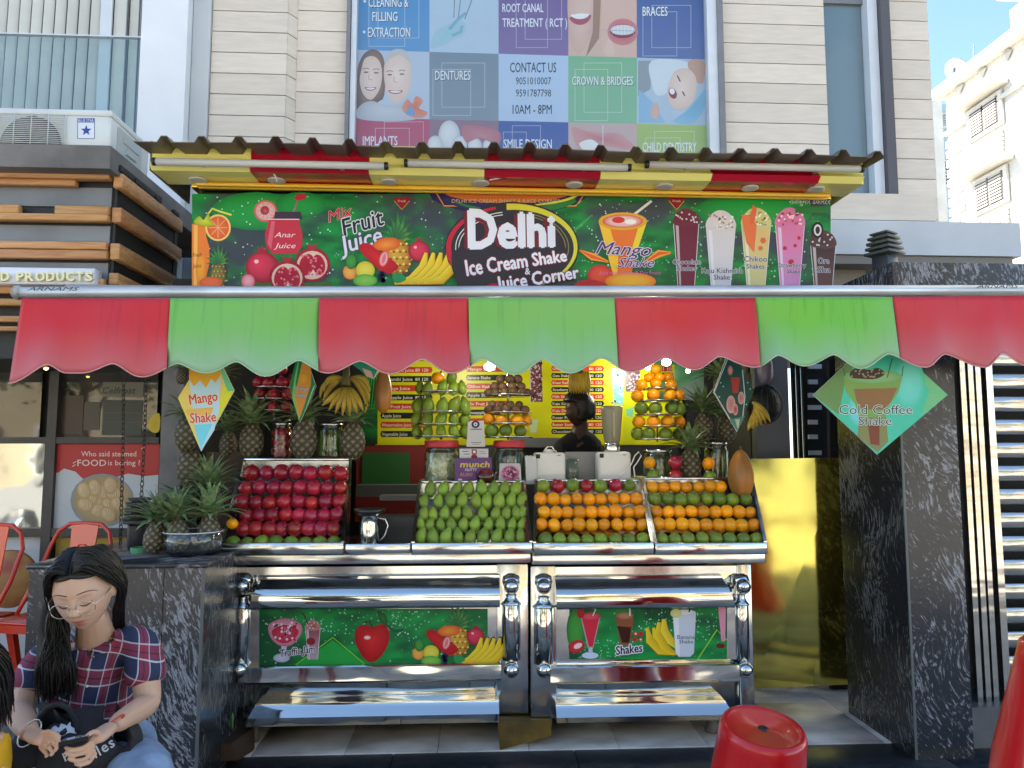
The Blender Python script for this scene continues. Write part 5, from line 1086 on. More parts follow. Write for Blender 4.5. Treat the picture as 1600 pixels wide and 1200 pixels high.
# feet and wedges
M_WOODY = mat('wet_yellow_plywood', (.16,.10,.02), .4, col2=(.05,.035,.012), vscale=7, lo=.3, hi=.6)
b = MB(); 
single('plywood_wedge', MB().hexa([tuple(P(781,1172,3.86)),tuple(P(861,1150,3.9)),tuple(P(861,1150,3.9)+Vector((0,.12,0))),tuple(P(781,1172,3.86)+Vector((0,.14,0))),tuple(P(778,1128,3.86)),tuple(P(862,1124,3.9)),tuple(P(862,1124,3.9)+Vector((0,.12,0))),tuple(P(778,1128,3.86)+Vector((0,.14,0)))]), M_WOODY, 'wet yellow plywood packing wedge under the joint of the two steel counters', 'wedge')
single('brown_packing_block', MB().hexa([tuple(P(332,1190,3.7)),tuple(P(372,1188,3.7)),tuple(P(398,1172,3.95)),tuple(P(332,1172,3.95)),tuple(P(332,1164,3.7)),tuple(P(360,1163,3.7)),tuple(P(398,1136,3.95)),tuple(P(350,1136,3.95))]), mat('brown_block', (.055,.028,.014), .6), 'brown wooden packing block under the left corner of the steel counter', 'block')
for k, px_ in enumerate((395, 850, 1112)):
    v = P(px_, 1135, 4.05); part('foot', MB().lathe([(.035,0),(.04,.02),(.028,.06),(.03,v.z+.05)], (v.x, 4.05, 0), 12), mat('old_nylon_foot', (.14,.12,.10), .6, var=.4, vscale=20), (c1, c2, c2)[k])
b = MB(); pts = [(352,958),(349,975),(346,1000),(352,1030),(357,1045),(350,1065),(350,1078),(358,1095),(364,1120),(363,1138)]
b.tube([P(x,y,3.86) for x,y in pts], .004, 6)
for k in range(5): b.tube([P(353+7*math.cos(q*.63+k)+k*.6, 967+13*math.sin(q*.63+k*.2), 3.85-.004*k) for q in range(11)], .0035, 5)
single('green_string', b, mat('green_nylon_string', (.13,.42,.07), .5), 'thin green nylon string coiled and hanging beside the left steel counter', 'string')

# ------------------------------------------------------------------ left granite block
blk = thing('granite_block', 'black veined granite block at the left with pineapples on top', 'granite block', (-1.55, 3.9, 0))
bx0_, bx1_, by0_, by1_, bz_ = P(40,980,3.4).x, P(317,980,3.4).x, 3.4, 4.45, 1.006
seam = P(253,980,3.4).x
part('front_panel', MB().box(bx0_+.002, seam-.0015, by0_, by0_+.02, -.03, bz_-.021), M_GRAN, blk)
part('front_panel', MB().box(seam+.0015, bx1_-.014, by0_, by0_+.02, -.03, bz_-.021), M_GRAN, blk)
part('side_panel', MB().box(bx1_-.013, bx1_, by0_+.002, by1_, -.03, bz_-.021), M_GRANS, blk)
part('edge_strip', MB().box(bx1_-.014, bx1_+.001, by0_-.001, by0_+.001, -.03, bz_-.021), mat('edge_strip_grey', (.09,.10,.105), .3), blk)
part('core', MB().box(bx0_+.004, bx1_-.014, by0_+.021, by1_-.01, -.03, bz_-.022), M_DARK, blk)
part('top_slab', MB().rbox(bx0_-.008, bx1_+.01, by0_-.012, by1_, bz_-.02, bz_, .003, seg=1), granite('granite_top', (.02,.02,.022), (.22,.21,.22), (1,.3,1), (0,0,R(60)), scale=24, rough=.3), blk)
ORD = ['first','second','third','fourth','fifth','sixth','seventh','eighth','ninth','tenth','eleventh','twelfth']
def ordl(i, n): return 'leftmost' if i == 0 else ('rightmost' if i == n-1 else ORD[i]+' from left')
rg = random.Random(21)
# ------------------------------------------------------------------ fruit meshes
M_POM = mat('pomegranate_skin', (.52,.02,.032), .30, col2=(.26,.006,.026), vscale=9, lo=.3, hi=.7, rand=.28, coat=.35, bump=.0015, bscale=30)
M_ORG = mat('orange_peel', (.97,.36,.0), .42, var=.18, vscale=7, rand=.22, coat=.25, bump=.0006, bscale=320)
M_LIM = mat('sweet_lime_peel', (.24,.33,.012), .42, col2=(.10,.19,.03), vscale=6, lo=.3, hi=.7, rand=.3, coat=.25, bump=.0006, bscale=300)
M_MNG = mat('green_mango_skin', (.24,.36,.03), .45, col2=(.13,.22,.03), vscale=12, lo=.35, hi=.6, rand=.25, coat=.15, bump=.001, bscale=40)
M_CHK = mat('sapodilla_skin', (.16,.085,.045), .6, var=.4, vscale=12, rand=.2)
M_STEM = mat('dry_stem', (.09,.07,.03), .8)
def fruit_pom():
    b = MB(); f = lambda p, q: q*(1+.025*math.cos(6*math.atan2(p.y,p.x))*(1-p.z*p.z))
    b.sphere((0,0,0), (.041,.041,.039), 20, 14, 0, f)
    for k in range(6):
        a_ = k*math.pi/3; c, s_ = math.cos(a_), math.sin(a_); c2, s2 = math.cos(a_+.5), math.sin(a_+.5); c3, s3 = math.cos(a_-.5), math.sin(a_-.5)
        b.add([(.009*c3,.009*s3,.036),(.009*c2,.009*s2,.036),(.014*c,.014*s_,.052)], [(0,1,2)])
    b.lathe([(.010,.036),(.009,.045),(.006,.044)], (0,0,0), 10); return b.mesh('pomegranate')
def fruit_round(nm, r, dimple=.08):
    b = MB(); b.sphere((0,0,0), (r,r,r*.97), 20, 14, 0, lambda p, q: q*(1-dimple*math.exp(-((1-abs(p.z))*14)))); return b.mesh(nm)
def fruit_mango():
    b = MB()
    def f(p, q): t = p.z; return Vector((q.x*(1-.22*max(0,t)**1.3)+.006*t*t, q.y*(1-.22*max(0,t)), q.z+(.004 if t > .9 else 0)))
    b.sphere((0,0,0), (.031,.028,.047), 16, 12, 0, f); b.tube([(.005,0,.046),(.006,0,.052)], .003, 5, 1); return b.mesh('mango')
ME = dict(p=fruit_pom(), o=fruit_round('orange', .0375), g=fruit_round('sweet_lime', .0385, .04), m=fruit_mango(), c=fruit_round('sapodilla', .024, .02))
for k, mm in (('p',[M_POM]),('o',[M_ORG]),('g',[M_LIM]),('m',[M_MNG,M_STEM]),('c',[M_CHK])):
    for m in mm: ME[k].materials.append(m)
NAME = dict(p='pomegranate', o='orange', g='sweet_lime', m='green_mango', c='sapodilla'); WORD = dict(p='red pomegranate', o='orange', g='green sweet lime', m='green mango', c='brown sapodilla'); CATS = dict(p='pomegranate', o='orange', g='sweet lime', m='mango', c='sapodilla')
def fruit(k, px, py, Y, label, group, s=1, rot=None):
    if rot is None: rot = (rg.uniform(-.9,.9), rg.uniform(-.9,.9), rg.uniform(0,6.28)) if k != 'm' else (rg.uniform(-.5,-.1), rg.uniform(-.28,.28), rg.uniform(-.6,.6))
    return inst(NAME[k], ME[k], P(px, py, Y), rot, s*rg.uniform(.92,1.06), label, CATS[k], group)
M_BED = steelm('tray_steel', (.45,.46,.45), .2, .002, 6)
def tray(nm, label, xf0, xf1, xb0, xb1, pyb, Yb, loc_lab, fill=True, back=True):
    t = thing('display_tray', label, 'display tray', P((xf0+xf1)/2, 866, 3.8), group='steel display trays on the counters')
    zf0 = P((xf0+xf1)/2, 866, 3.78).z; zf1 = P((xf0+xf1)/2, 848, 3.78).z; zb = P((xb0+xb1)/2, pyb, Yb).z
    a0, a1, b0, b1 = P(xf0,857,3.78).x+.002, P(xf1,857,3.78).x-.002, P(xb0,pyb,Yb).x, P(xb1,pyb,Yb).x
    part('front_lip', MB().rbox(a0, a1, 3.775, 3.79, zf0, zf1, .003, seg=1), M_STEEL2, t)
    part('bed', MB().add([(a0+.006,3.84,zf0+.012),(a1-.006,3.84,zf0+.012),(b1-.006,Yb,zb-.10),(b0+.006,Yb,zb-.10),(a0+.006,3.84,zf0+.002),(a1-.006,3.84,zf0+.002),(b1-.006,Yb,zb-.11),(b0+.006,Yb,zb-.11)], [(0,1,2,3),(4,7,6,5),(0,4,5,1),(1,5,6,2),(2,6,7,3),(3,7,4,0)]), M_BED, t)
    for (fx_, bx_, s_) in ((a0, b0, 1), (a1, b1, -1)):
        q = [(fx_,3.79,zf0),(fx_+.008*s_,3.79,zf0),(bx_+.008*s_,Yb,zf0),(bx_,Yb,zf0),(fx_,3.79,zf1),(fx_+.008*s_,3.79,zf1),(bx_+.008*s_,Yb,zb),(bx_,Yb,zb)]
        part('side_plate', MB().hexa(q), M_STEEL2, t)
        part('side_rim', MB().hexa([(fx_-.003*s_,3.786,zf1),(fx_+.013*s_,3.786,zf1),(bx_+.013*s_,Yb,zb),(bx_-.003*s_,Yb,zb),(fx_-.003*s_,3.786,zf1+.006),(fx_+.013*s_,3.786,zf1+.006),(bx_+.013*s_,Yb,zb+.006),(bx_-.003*s_,Yb,zb+.006)]), M_STEEL2, t)
    part('back_plate', MB().box(b0, b1, Yb, Yb+.01, zf0, zb), M_BED, t)
    part('back_ledge', MB().rbox(b0-.004, b1+.004, Yb-.006, Yb+.30, zb-.012, zb+.004, .002, seg=1), M_STEEL2, t)
    return t
t1 = tray('t1', 'steel tray of pomegranates beside the left granite block', 345, 537, 378, 549, 717, 4.36, 'pomegranate tray')
t2 = tray('t2', 'steel tray of green mangoes beside the empty bay with the jug', 643, 832, 655, 820, 752, 4.28, 'mango tray')
t3 = tray('t3', 'steel tray of oranges in front of the white mixers', 833, 1022, 836, 1001, 750, 4.28, 'orange tray')
t4 = tray('t4', 'steel tray of oranges and sweet limes beside the gold sheet', 1023, 1199, 1003, 1176, 747, 4.28, 'second orange tray')
for (o_, xa_, xb_) in ((t2, 826, 831),):   # maroon inner liner of the mango tray
    part('maroon_liner', MB().hexa([(P(824,850,3.8).x,3.80,1.0),(P(828,850,3.8).x,3.80,1.0),(P(818,760,4.26).x,4.26,1.0),(P(814,760,4.26).x,4.26,1.0),(P(824,850,3.8).x,3.80,P(824,850,3.8).z),(P(828,850,3.8).x,3.80,P(828,850,3.8).z),(P(818,760,4.26).x,4.26,P(818,756,4.26).z),(P(814,760,4.26).x,4.26,P(814,756,4.26).z)]), mat('maroon_liner', (.16,.02,.03), .5), o_)
def rows(tag_, spec, Y0, Y1, py0, py1, grp):
    n = len(spec)
    for r, (kinds, x0, x1, cnt, py, s) in enumerate(spec):
        Y = Y0+(Y1-Y0)*(py-py0)/(py1-py0)
        xs = x0 if isinstance(x0, list) else [x0+(x1-x0)*i/(cnt-1) for i in range(cnt)]
        for i, x in enumerate(xs):
            k = kinds[i % len(kinds)]; nn = len(xs)
            rowl = 'top row' if r == 0 else ('bottom row' if r == n-1 else ORD[r]+' row')
            fruit(k, x+rg.uniform(-1,1), py+rg.uniform(-1.3,1.3), Y+rg.uniform(-.004,.004), f"{WORD[k]}, {ordl(i,nn)}, {rowl} of {tag_}", grp, s)
rows('the pomegranate tray', [('p',394,532,7,739,1.13),('p',384,533,8,762,1.04),('p',378,531,8,785,1.02),('p',386,527,8,805,.97),('p',380,522,8,826,1.0),('g',364,522,8,849,1.05)], 4.22, 3.86, 739, 849, 'fruit in the pomegranate tray')
fruit('o', 363, 818, 3.9, 'single orange at the left edge of the pomegranate tray', 'fruit in the pomegranate tray', .85)
rows('the mango tray', [('m',[672,692,713,732,752,771,789,805],0,0,764,1.08),('m',[661,684,704,723,744,761,780,799,815],0,0,783,1.05),('m',[661,677,694,713,731,755,774,791,807,818],0,0,803,.95),('m',[657,671,688,704,724,742,764,782,800,816],0,0,820,.90),('m',[658,676,696,715,735,754,775,796,814],0,0,839,1.05)], 4.2, 3.88, 764, 842, 'mangoes in the mango tray')
rows('the orange tray beside mangoes', [('gpgpgpg',849,984,7,759,1.0),('o',845,995,9,780,.98),('o',849,1000,9,800,.98),('o',846,1003,9,820,.98),('g',852,1005,8,844,1.02)], 4.2, 3.86, 759, 844, 'fruit in the orange tray beside the mangoes')
rows('the orange tray by gold sheet', [('o',1019,1126,7,761,.95),('g',1022,1165,8,780,1.0),('o',1025,1172,9,800,.98),('o',1028,1178,9,820,.98),('g',1033,1182,8,843,1.02)], 4.2, 3.86, 761, 843, 'fruit in the orange tray beside the gold sheet')
for (k, x, y, lb) in (('o',1015,723,'orange on top of a sweet lime in front of the glass jar'),('g',1021,743,'sweet lime under an orange in front of the glass jar'),('p',1055,723,'upper of two pomegranates beside the small pineapple'),('p',1055,743,'lower of two pomegranates beside the small pineapple'),('o',1107,724,'orange on top of a sweet lime right of the small pineapple'),('g',1109,744,'sweet lime under an orange right of the small pineapple')):
    fruit(k, x, y, 4.32, lb, 'fruit stacked behind the orange tray', .98)
# empty steel bay with the jug
bay = thing('counter_bay', 'empty steel counter bay between the pomegranates and the mangoes', 'counter bay', P(590,866,3.8))
part('front_lip', MB().rbox(P(539,857,3.78).x, P(641,857,3.78).x, 3.785, 3.80, P(590,866,3.78).z, P(590,850,3.78).z, .003, seg=1), M_STEEL2, bay)
part('deck', MB().box(P(539,857,3.78).x, P(641,857,3.78).x, 3.80, 4.6, P(590,866,3.8).z, P(590,866,3.8).z+.006), M_STEEL, bay)
part('back_step', MB().box(P(539,857,3.78).x, P(641,857,3.78).x, 4.35, 4.6, P(590,866,3.8).z, 1.12), mat('dark_step', (.06,.065,.065), .3), bay)
part('back_step_top', MB().box(P(560,857,3.78).x, P(641,857,3.78).x, 4.6, 4.75, 1.2, 1.23), mat('grey_step_top', (.14,.15,.14), .4), bay)
dz = P(590,866,3.8).z+.006
jx = P(577,820,4.05).x
jug = thing('steel_jug', 'polished steel jug with handle standing in the empty counter bay', 'jug', (jx, 4.05, dz))
part('body', MB().lathe([(0,0),(.052,0),(.054,.01),(.054,.10),(.050,.125),(.050,.165),(.054,.17),(.048,.17),(.046,.12),(0,.12)], (0,0,0), 28), M_STEEL, jug, world=False)
part('rim', MB().lathe([(.05,.165),(.082,.185),(.085,.20),(.075,.20),(.05,.175)], (0,0,0), 28), mat('dark_funnel', (.06,.06,.05), .3, metal=.6), jug, world=False)
part('handle', MB().tube([(.05,0,.15),(.085,0,.145),(.10,0,.11),(.085,0,.06),(.054,0,.03)], .005, 8), M_STEEL2, jug, world=False)

# ------------------------------------------------------------------ towers of fruit on jars
def disc(t, x, Y, z, r): part('plate', MB().lathe([(0,0),(r,0),(r*1.02,.006),(r*.98,.008),(0,.006)], (x,Y,z), 24), M_STEEL2, t)
def tower(nm, label, cx, Y, tiers, rod_top, base_py):
    t = thing('tiered_stand', label, 'tiered stand', P(cx, base_py, Y), group='tiered stands of fruit')
    x = P(cx, 640, Y).x
    part('rod', MB().tube([P(cx,base_py,Y),P(cx,rod_top,Y)], .006, 8), M_STEEL2, t)
    for ti, (pyp, hw, kinds, xs, pyf, s) in enumerate(tiers):
        if pyp: disc(t, x, Y, P(cx,pyp,Y).z, hw*mpp(Y))
        n = len(xs)
        for i, px_ in enumerate(xs):
            u = (px_-cx)/max(6, (hw or 20)); yy = Y-math.sqrt(max(0,1-min(1,u*u)))*hw*mpp(Y)*.62
            fruit(kinds[i % len(kinds)], px_, pyf+rg.uniform(-1,1), yy, f"{WORD[kinds[i%len(kinds)]]}, {ordl(i,n)}, {ORD[ti]} tier from top of {nm}", 'fruit on '+nm, s*(1.12 if kinds[0]!='m' else 1.22), (rg.uniform(-.3,.3),rg.uniform(-.3,.3),rg.uniform(0,6)) if kinds[0] != 'm' else None)
    return t
tower('the pomegranate stand', 'tiered stand of pomegranates between the two left pineapples', 428, 4.55, [(None,18,'p',[412,425,440],577,.80),(607,30,'p',[404,420,440,456],597,.86),(625,30,'p',[407,427,449],616,.80),(643,30,'p',[404,426,447],636,.80)], 560, 662)
tower('the mango stand', 'tiered stand of green mangoes on the jar of cashews', 689, 4.5, [(None,22,'om',[684,706],590,.95),(614,36,'m',[656,668,691,708,721],606,.85),(645,38,'m',[653,669,691,709,725],634,1.0),(664,38,'m',[651,668,689,709,726],655,.9),(683,40,'m',[651,668,689,709,726],674,.85)], 580, 687)
tower('the sapodilla stand', 'tiered stand of brown sapodillas, oranges and limes on the second red-lidded jar', 794, 4.5, [(None,16,'c',[782,797,809],592,1.1),(None,24,'c',[773,786,800,814],605,1.15),(619,36,'c',[763,774,788,803,817,824],613,1.0),(None,32,'c',[769,783,797,811],633,1.0),(646,36,'c',[764,777,791,806,820],640,1.1),(663,37,'o',[764,784,808,822],656,.95),(684,38,'g',[768,790,813],673,.98)], 580, 687)
tower('the orange stand', 'tiered stand of oranges and sweet limes on a glass jar at the right', 1027, 4.5, [(None,8,'o',[1024],577,.85),(None,16,'o',[1014,1030,1044],590,.8),(609,30,'o',[1002,1025,1049],601,.9),(628,35,'o',[996,1021,1047,1060],618,.95),(649,35,'g',[1002,1024,1049,1060],638,.98),(667,36,'o',[998,1021,1043,1061],659,.95),(687,36,'g',[996,1014,1040,1061],678,.98)], 575, 690)
def jar(px0, px1, py0, py1, Y, lid, label, filler=None, lidpy=None):
    x = P((px0+px1)/2, py1, Y).x; r = (px1-px0)/2*mpp(Y); z0, z1 = P((px0+px1)/2, py1, Y).z, P((px0+px1)/2, py0, Y).z; h = z1-z0
    t = thing('glass_jar', label, 'jar', (x, Y, z0), group='glass jars on the counter')
    part('glass', MB().lathe([(0,0),(r*.94,0),(r,.01),(r,h*.82),(r*.86,h*.93),(r*.86,h),(r*.84,h),(r*.84,h*.92),(r*.97,h*.81),(r*.97,.012),(0,.006)], (0,0,0), 28), M_JAR, t, world=False)
    if lid: part('lid', MB().lathe([(0,h),(r*.98,h-.006),(r,h),(r,h+lid),(r*.96,h+lid+.003),(0,h+lid+.003)], (0,0,0), 28), mat('red_plastic_lid', (.50,.035,.05), .4), t, world=False)
    else: part('lid', MB().lathe([(0,h-.004),(r*.92,h-.004),(r*.94,h+.012),(0,h+.014)], (0,0,0), 24), M_STEEL2, t, world=False)
    if filler: filler(t, r*.93, h)
    return t
M_CASH = mat('cashew_nut', (.80,.72,.54), .5, var=.3, vscale=30)
def cashews(t, r, h):
    b = MB(); b.lathe([(0,.012),(r*.9,.012),(r*.9,h*.84),(0,h*.86)], (0,0,0), 18)
    for k in range(420):
        a_ = rg.uniform(0,6.28); z = rg.uniform(.015,h*.85); c = Vector((math.cos(a_)*r*.93, math.sin(a_)*r*.93, z)); d = Vector((rg.gauss(0,1),rg.gauss(0,1),rg.gauss(0,1))).normalized()*.009; e = d.orthogonal().normalized()*.004
        b.tube([c-d+e, c-e*.5, c+d+e], [.0022,.004,.0022], 5)
    part('cashew_nuts', b, M_CASH, t, world=False, kind='stuff')
def straws(col, n=14):
    def f(t, r, h):
        m = mat('jar_content', col, .5, var=.5, vscale=20)
        for k in range(n):
            a_ = k*6.28/n; part('stick', MB().tube([(math.cos(a_)*r*.8,math.sin(a_)*r*.8,.012),(math.cos(a_)*r*.8+rg.uniform(-.01,.01),math.sin(a_)*r*.8,h*.86)], .007, 6), m, t, world=False)
    return f
jar(663,716,698,762,4.45,.034,'glass jar full of cashews with a red lid under the mango stand',cashews)
jar(771,820,698,762,4.45,.034,'glass jar with a red lid under the sapodilla stand',straws((.25,.27,.24),8))
jar(1005,1052,706,756,4.45,None,'ribbed glass jar under the orange stand',straws((.20,.24,.06)))
jar(1102,1140,694,756,4.45,None,'glass jar of yellow-green fruit beside the ripe papaya',straws((.38,.30,.05),8))
jar(496,536,665,715,4.5,None,'tall ribbed glass jar of green fruit under the left banana bunch',straws((.28,.36,.10),9))
def redfill(t, r, h):
    for k in range(3):
        for q in range(5):
            a_ = q*1.257+k*.6; o = inst('pomegranate', ME['p'], (math.cos(a_)*r*.55, math.sin(a_)*r*.55, .03+k*h*.3), (0,0,a_), .75, parent=t)
jar(424,455,664,715,4.5,None,'tall glass jar packed with pomegranates between the two left pineapples',redfill)

# ------------------------------------------------------------------ pineapples
M_PBODY = mat('pineapple_rind', (.25,.18,.10), .6); 
def pinemat():
    m = colm('pineapple_rind_eyes', .55, spec=.4); return m
M_PB = pinemat()
M_LEAF = mat('pineapple_leaf', (.30,.39,.18), .5, col2=(.10,.19,.075), vscale=6, lo=.35, hi=.65, rand=.25)
def pine_body(seed):
    b = MB(); b.c = []; n, m = 56, 44; rr = random.Random(seed); K, J = 8, 9
    for j in range(m+1):
        v = j/m; prof = math.sin(math.pi*min(1,max(0,.06+v*.90)))**.48*(1-.14*v)
        for i in range(n):
            a_ = 2*math.pi*i/n; u = i/n*K
            s1, s2 = u+v*J*.5*1.0, u-v*J*.5
            f1, f2 = abs((s1 % 1)-.5)*2, abs((s2 % 1)-.5)*2; e = 1-max(f1, f2); e = max(0, min(1, e*1.9)); c_ = max(0, 1-((f1*f1+f2*f2)**.5)*2.1)
            r = .33*prof*(1+.10*e); b.v.append((r*math.cos(a_), r*math.sin(a_), v)); col = mixc((.014,.013,.010), (.17,.135,.085), e**1.2); col = mixc(col, (.48,.41,.28), c_**1.5); col = mixc(col, (.10,.12,.06), .25*rr.random())
            b.c.append(col)
    for j in range(m):
        for i in range(n): b.f.append([j*n+i, j*n+(i+1)%n, (j+1)*n+(i+1)%n, (j+1)*n+i]); b.m.append(0); b.s.append(True)
    b.f.append(list(range(n))[::-1]); b.m.append(0); b.s.append(False); b.f.append([m*n+i for i in range(n)]); b.m.append(0); b.s.append(False)
    return b
def pine_crown(seed, spread=1.0, nl=32, L=.95):
    b = MB(); rr = random.Random(seed)
    for k in range(nl):
        t = k/nl; a_ = k*2.39996; el = R(8+76*t**.8)*1.0; l = L*(.55+.5*math.sin(math.pi*(.25+.6*t)))*rr.uniform(.8,1.15); w0 = .115*rr.uniform(.8,1.2)
        base = Vector((math.cos(a_)*.09*(1-t), math.sin(a_)*.09*(1-t), .97+.10*t)); pts = []; d = Vector((math.cos(a_)*math.cos(el)*spread, math.sin(a_)*math.cos(el)*spread, math.sin(el))); p = base.copy(); ns = 6
        for q in range(ns+1): pts.append(p.copy()); p = p+d*(l/ns); d = (d+Vector((0,0,-.16*(1-.5*t)-.05*rr.random()))+Vector((math.cos(a_),math.sin(a_),0))*.04).normalized()
        side = Vector((-math.sin(a_), math.cos(a_), 0)); o = len(b.v)
        for q, p in enumerate(pts):
            w_ = w0*(1-(q/ns)**1.6)+.002; up = Vector((0,0,1))*w_*.45
            b.v += [tuple(p-side*w_+up), tuple(p), tuple(p+side*w_+up)]
        for q in range(ns):
            for s_ in (0, 1): b.f.append([o+q*3+s_, o+q*3+s_+1, o+q*3+s_+4, o+q*3+s_+3]); b.m.append(0); b.s.append(True)
    return b
PB = [pine_body(s).mesh('pineapple_body') for s in (1,2)]; PCm = [pine_crown(3).mesh('pineapple_crown'), pine_crown(4,1.25,36,1.15).mesh('pineapple_crown'), pine_crown(5,.9,26,.8).mesh('pineapple_crown')]
for m in PB: m.materials.append(M_PB)
for m in PCm: m.materials.append(M_LEAF)
def pineapple(px, pyb, hpx, Y, label, v=0, c=0, tilt=(0,0), flip=False, rz=None):
    t = thing('pineapple', label, 'pineapple', P(px, pyb, Y), group='pineapples around the stall'); s = hpx*mpp(Y); t.scale = (s,)*3
    t.rotation_euler = (tilt[0]+(math.pi if flip else 0), tilt[1], rg.uniform(0,6) if rz is None else rz)
    inst('body', PB[v], (0,0,0), parent=t); inst('crown', PCm[c], (0,0,0), parent=t); return t
pineapple(392,716,54,4.46,'pineapple with long dark leaves at the left end of the shelf over the pomegranates',0,1)
pineapple(474,716,60,4.44,'pineapple in the middle of the shelf over the pomegranates under the small diamond sign',1,0)
pineapple(551,716,56,4.46,'dark pineapple at the right end of the shelf under the left banana bunch',0,2)
pineapple(291,704,54,4.3,'upper small pineapple hanging by the grey post',1,2)
pineapple(298,704,58,4.35,'larger pineapple hanging upside down under the small one by the grey post',0,0,flip=True)
pineapple(238,865,48,3.72,'pineapple standing left of the glass bowl on the granite block',1,1,(.1,-.08))
pineapple(281,862,50,3.68,'left pineapple standing in the glass bowl on the granite block',0,1,(.15,0))
pineapple(326,860,52,3.70,'right pineapple standing in the glass bowl on the granite block',1,1,(.1,.12))
pineapple(332,812,50,3.92,'pineapple behind the glass bowl with upright pale leaves',0,1,(.0,.1))
pineapple(262,860,42,3.9,'pineapple behind the glass bowl mostly hidden by leaves',1,1,(.0,-.1))
pineapple(1079,753,52,4.4,'small pineapple between the pomegranates and the oranges on the right shelf',1,0)
pineapple(1100,690,46,4.6,'dark pineapple on the shelf behind the hanging pomegranate sign',0,1)
pineapple(1138,692,44,4.6,'dark pineapple right behind the tip of the pomegranate sign',1,1,(0,.1))
pineapple(1128,628,40,4.7,'dark pineapple hanging above the others behind the awning edge',0,1)
pineapple(356,715,40,4.65,'dark pineapple half hidden behind the mango shake sign',0,0)
pineapple(345,618,30,4.6,'leafy pineapple top behind the mango shake sign under the awning',1,1)
pineapple(283,600,24,4.3,'small pineapple hanging highest by the grey post',0,2)
# glass bowl
bw_ = thing('glass_bowl', 'clear glass bowl holding two pineapples on the granite block', 'bowl', (P(302,850,3.7).x, 3.7, 1.006))
part('glass', MB().lathe([(0,0),(.10,0),(.125,.02),(.135,.06),(.137,.11),(.134,.11),(.131,.06),(.12,.024),(0,.005)], (0,0,0), 36), glassm('bowl_glass', (.92,.95,.97), .02, .86), bw_, world=False)
part('rim', MB().lathe([(.134,.108),(.139,.108),(.139,.113),(.134,.113),(.134,.108)], (0,0,0), 36, caps=False), mat('glass_rim_white', (.6,.64,.68), .1), bw_, world=False)
louvre_lamp(P(215,850,3.95).x, 3.95, 1.006, .80, 'louvred lamp on the left granite block beside the pineapples')
b = MB()
for k in range(5): b.tube([(P(219,858,3.75).x+.045*math.cos(q*.52), 3.76+.045*math.sin(q*.52), 1.010+.005*k) for q in range(13)], .004, 6)
single('green_rope_coil', b, mat('green_rope', (.10,.30,.14), .6), 'small coil of green rope on the left granite block', 'rope')

# ------------------------------------------------------------------ bananas, papayas, net basket
M_BAN = mat('ripe_banana_skin', (.56,.38,.035), .45, col2=(.40,.27,.04), vscale=14, lo=.3, hi=.6, rand=.12); M_BTIP = mat('banana_tip', (.06,.045,.02), .7)
def banana(pts, r, parent):
    # pts: root to tip
    n = 9; P0 = [Vector(p) for p in pts]; c = []
    for i in range(n):
        t = i/(n-1); c.append(P0[0]*(1-t)**2+P0[1]*2*t*(1-t)+P0[2]*t*t)
    rad = [r*.42, r*.8, r, r*1.05, r*1.05, r*1.0, r*.85, r*.5, r*.22]
    b = MB(); b.tube(c, rad, 7, 0); b.tube([c[-1], c[-1]+(c[-1]-c[-2])*.3], r*.22, 6, 1); part('banana', b, [M_BAN, M_BTIP], parent)
t = thing('banana_bunch', 'large ripe banana bunch hanging left of the hanging papaya', 'banana bunch', P(541,585,4.3), group='banana bunches under the awning')
part('stalk', MB().tube([P(542,560,4.3),P(541,588,4.3),P(540,602,4.28)], [.010,.022,.03], 10), mat('banana_stalk', (.13,.10,.03), .7, var=.4), t)
for k, (tx, ty) in enumerate(((503,634),(514,641),(524,646),(535,650),(547,650),(558,647),(567,642))):
    banana([P(534+k*2.2,606,4.26), P(520+k*6.5,620,4.18), P(tx,ty,4.2)], .0165, t)
for k, (mx_, my_, tx, ty) in enumerate(((502,592,500,622),(510,582,506,612),(512,600,505,628),(572,582,578,612),(578,592,576,628),(584,600,570,645),(560,590,572,632))):
    banana([P(536 if mx_ < 540 else 545,592,4.32), P(mx_,my_,4.3), P(tx,ty,4.27)], .0165, t)
t = thing('banana_bunch', 'small banana bunch hanging above the man at the back', 'banana bunch', P(906,575,4.9), group='banana bunches under the awning')
for k in range(8): banana([P(893+k*3.6,580,4.9), P(888+k*4.6,598,4.86), P(893+k*3.8,615,4.9)], .014, t)
part('stalk', MB().tube([P(906,566,4.9),P(906,584,4.9)], .02, 8), M_STEM, t)
t = thing('banana_bunch', 'banana bunch beside the black net basket at the right', 'banana bunch', P(1178,625,4.3), group='banana bunches under the awning')
for k in range(6): banana([P(1176+k*1.5,629+k*1.5,4.28), P(1192-k*4,636+k*5,4.2), P(1204-k*7,660+k*2.5,4.22)], .0165, t)
part('stalk', MB().tube([P(1170,585,4.3),P(1174,625,4.3)], .014, 8), M_STEM, t)
M_PAP = mat('ripe_papaya_skin', (.56,.20,.03), .45, col2=(.20,.11,.03), vscale=9, lo=.3, hi=.65, stretch=(1,1,.4), coat=.15)
def papaya(px, pyt, pyb, rpx, Y, label):
    h = (pyb-pyt)*mpp(Y)/2; r = rpx*mpp(Y); v = P(px, (pyt+pyb)/2, Y)
    b = MB(); b.sphere((0,0,h), (r,r,h), 30, 20, 0, lambda p, q: Vector((q.x,q.y,0))*(1+.06*math.cos(5*math.atan2(p.y,p.x)))*(1-.18*max(0,p.z)+.06*max(0,-p.z))+Vector((0,0,q.z)))
    b.tube([(0,0,2*h-.005),(0,0,2*h+.02)], .008, 6, 1); o = part('papaya', b, [M_PAP, M_STEM]); o.location = (v.x, v.y, v.z-h); o.rotation_euler = (0,0,rg.uniform(0,1)); return setp(o, label, 'papaya', 'papayas at the stall')
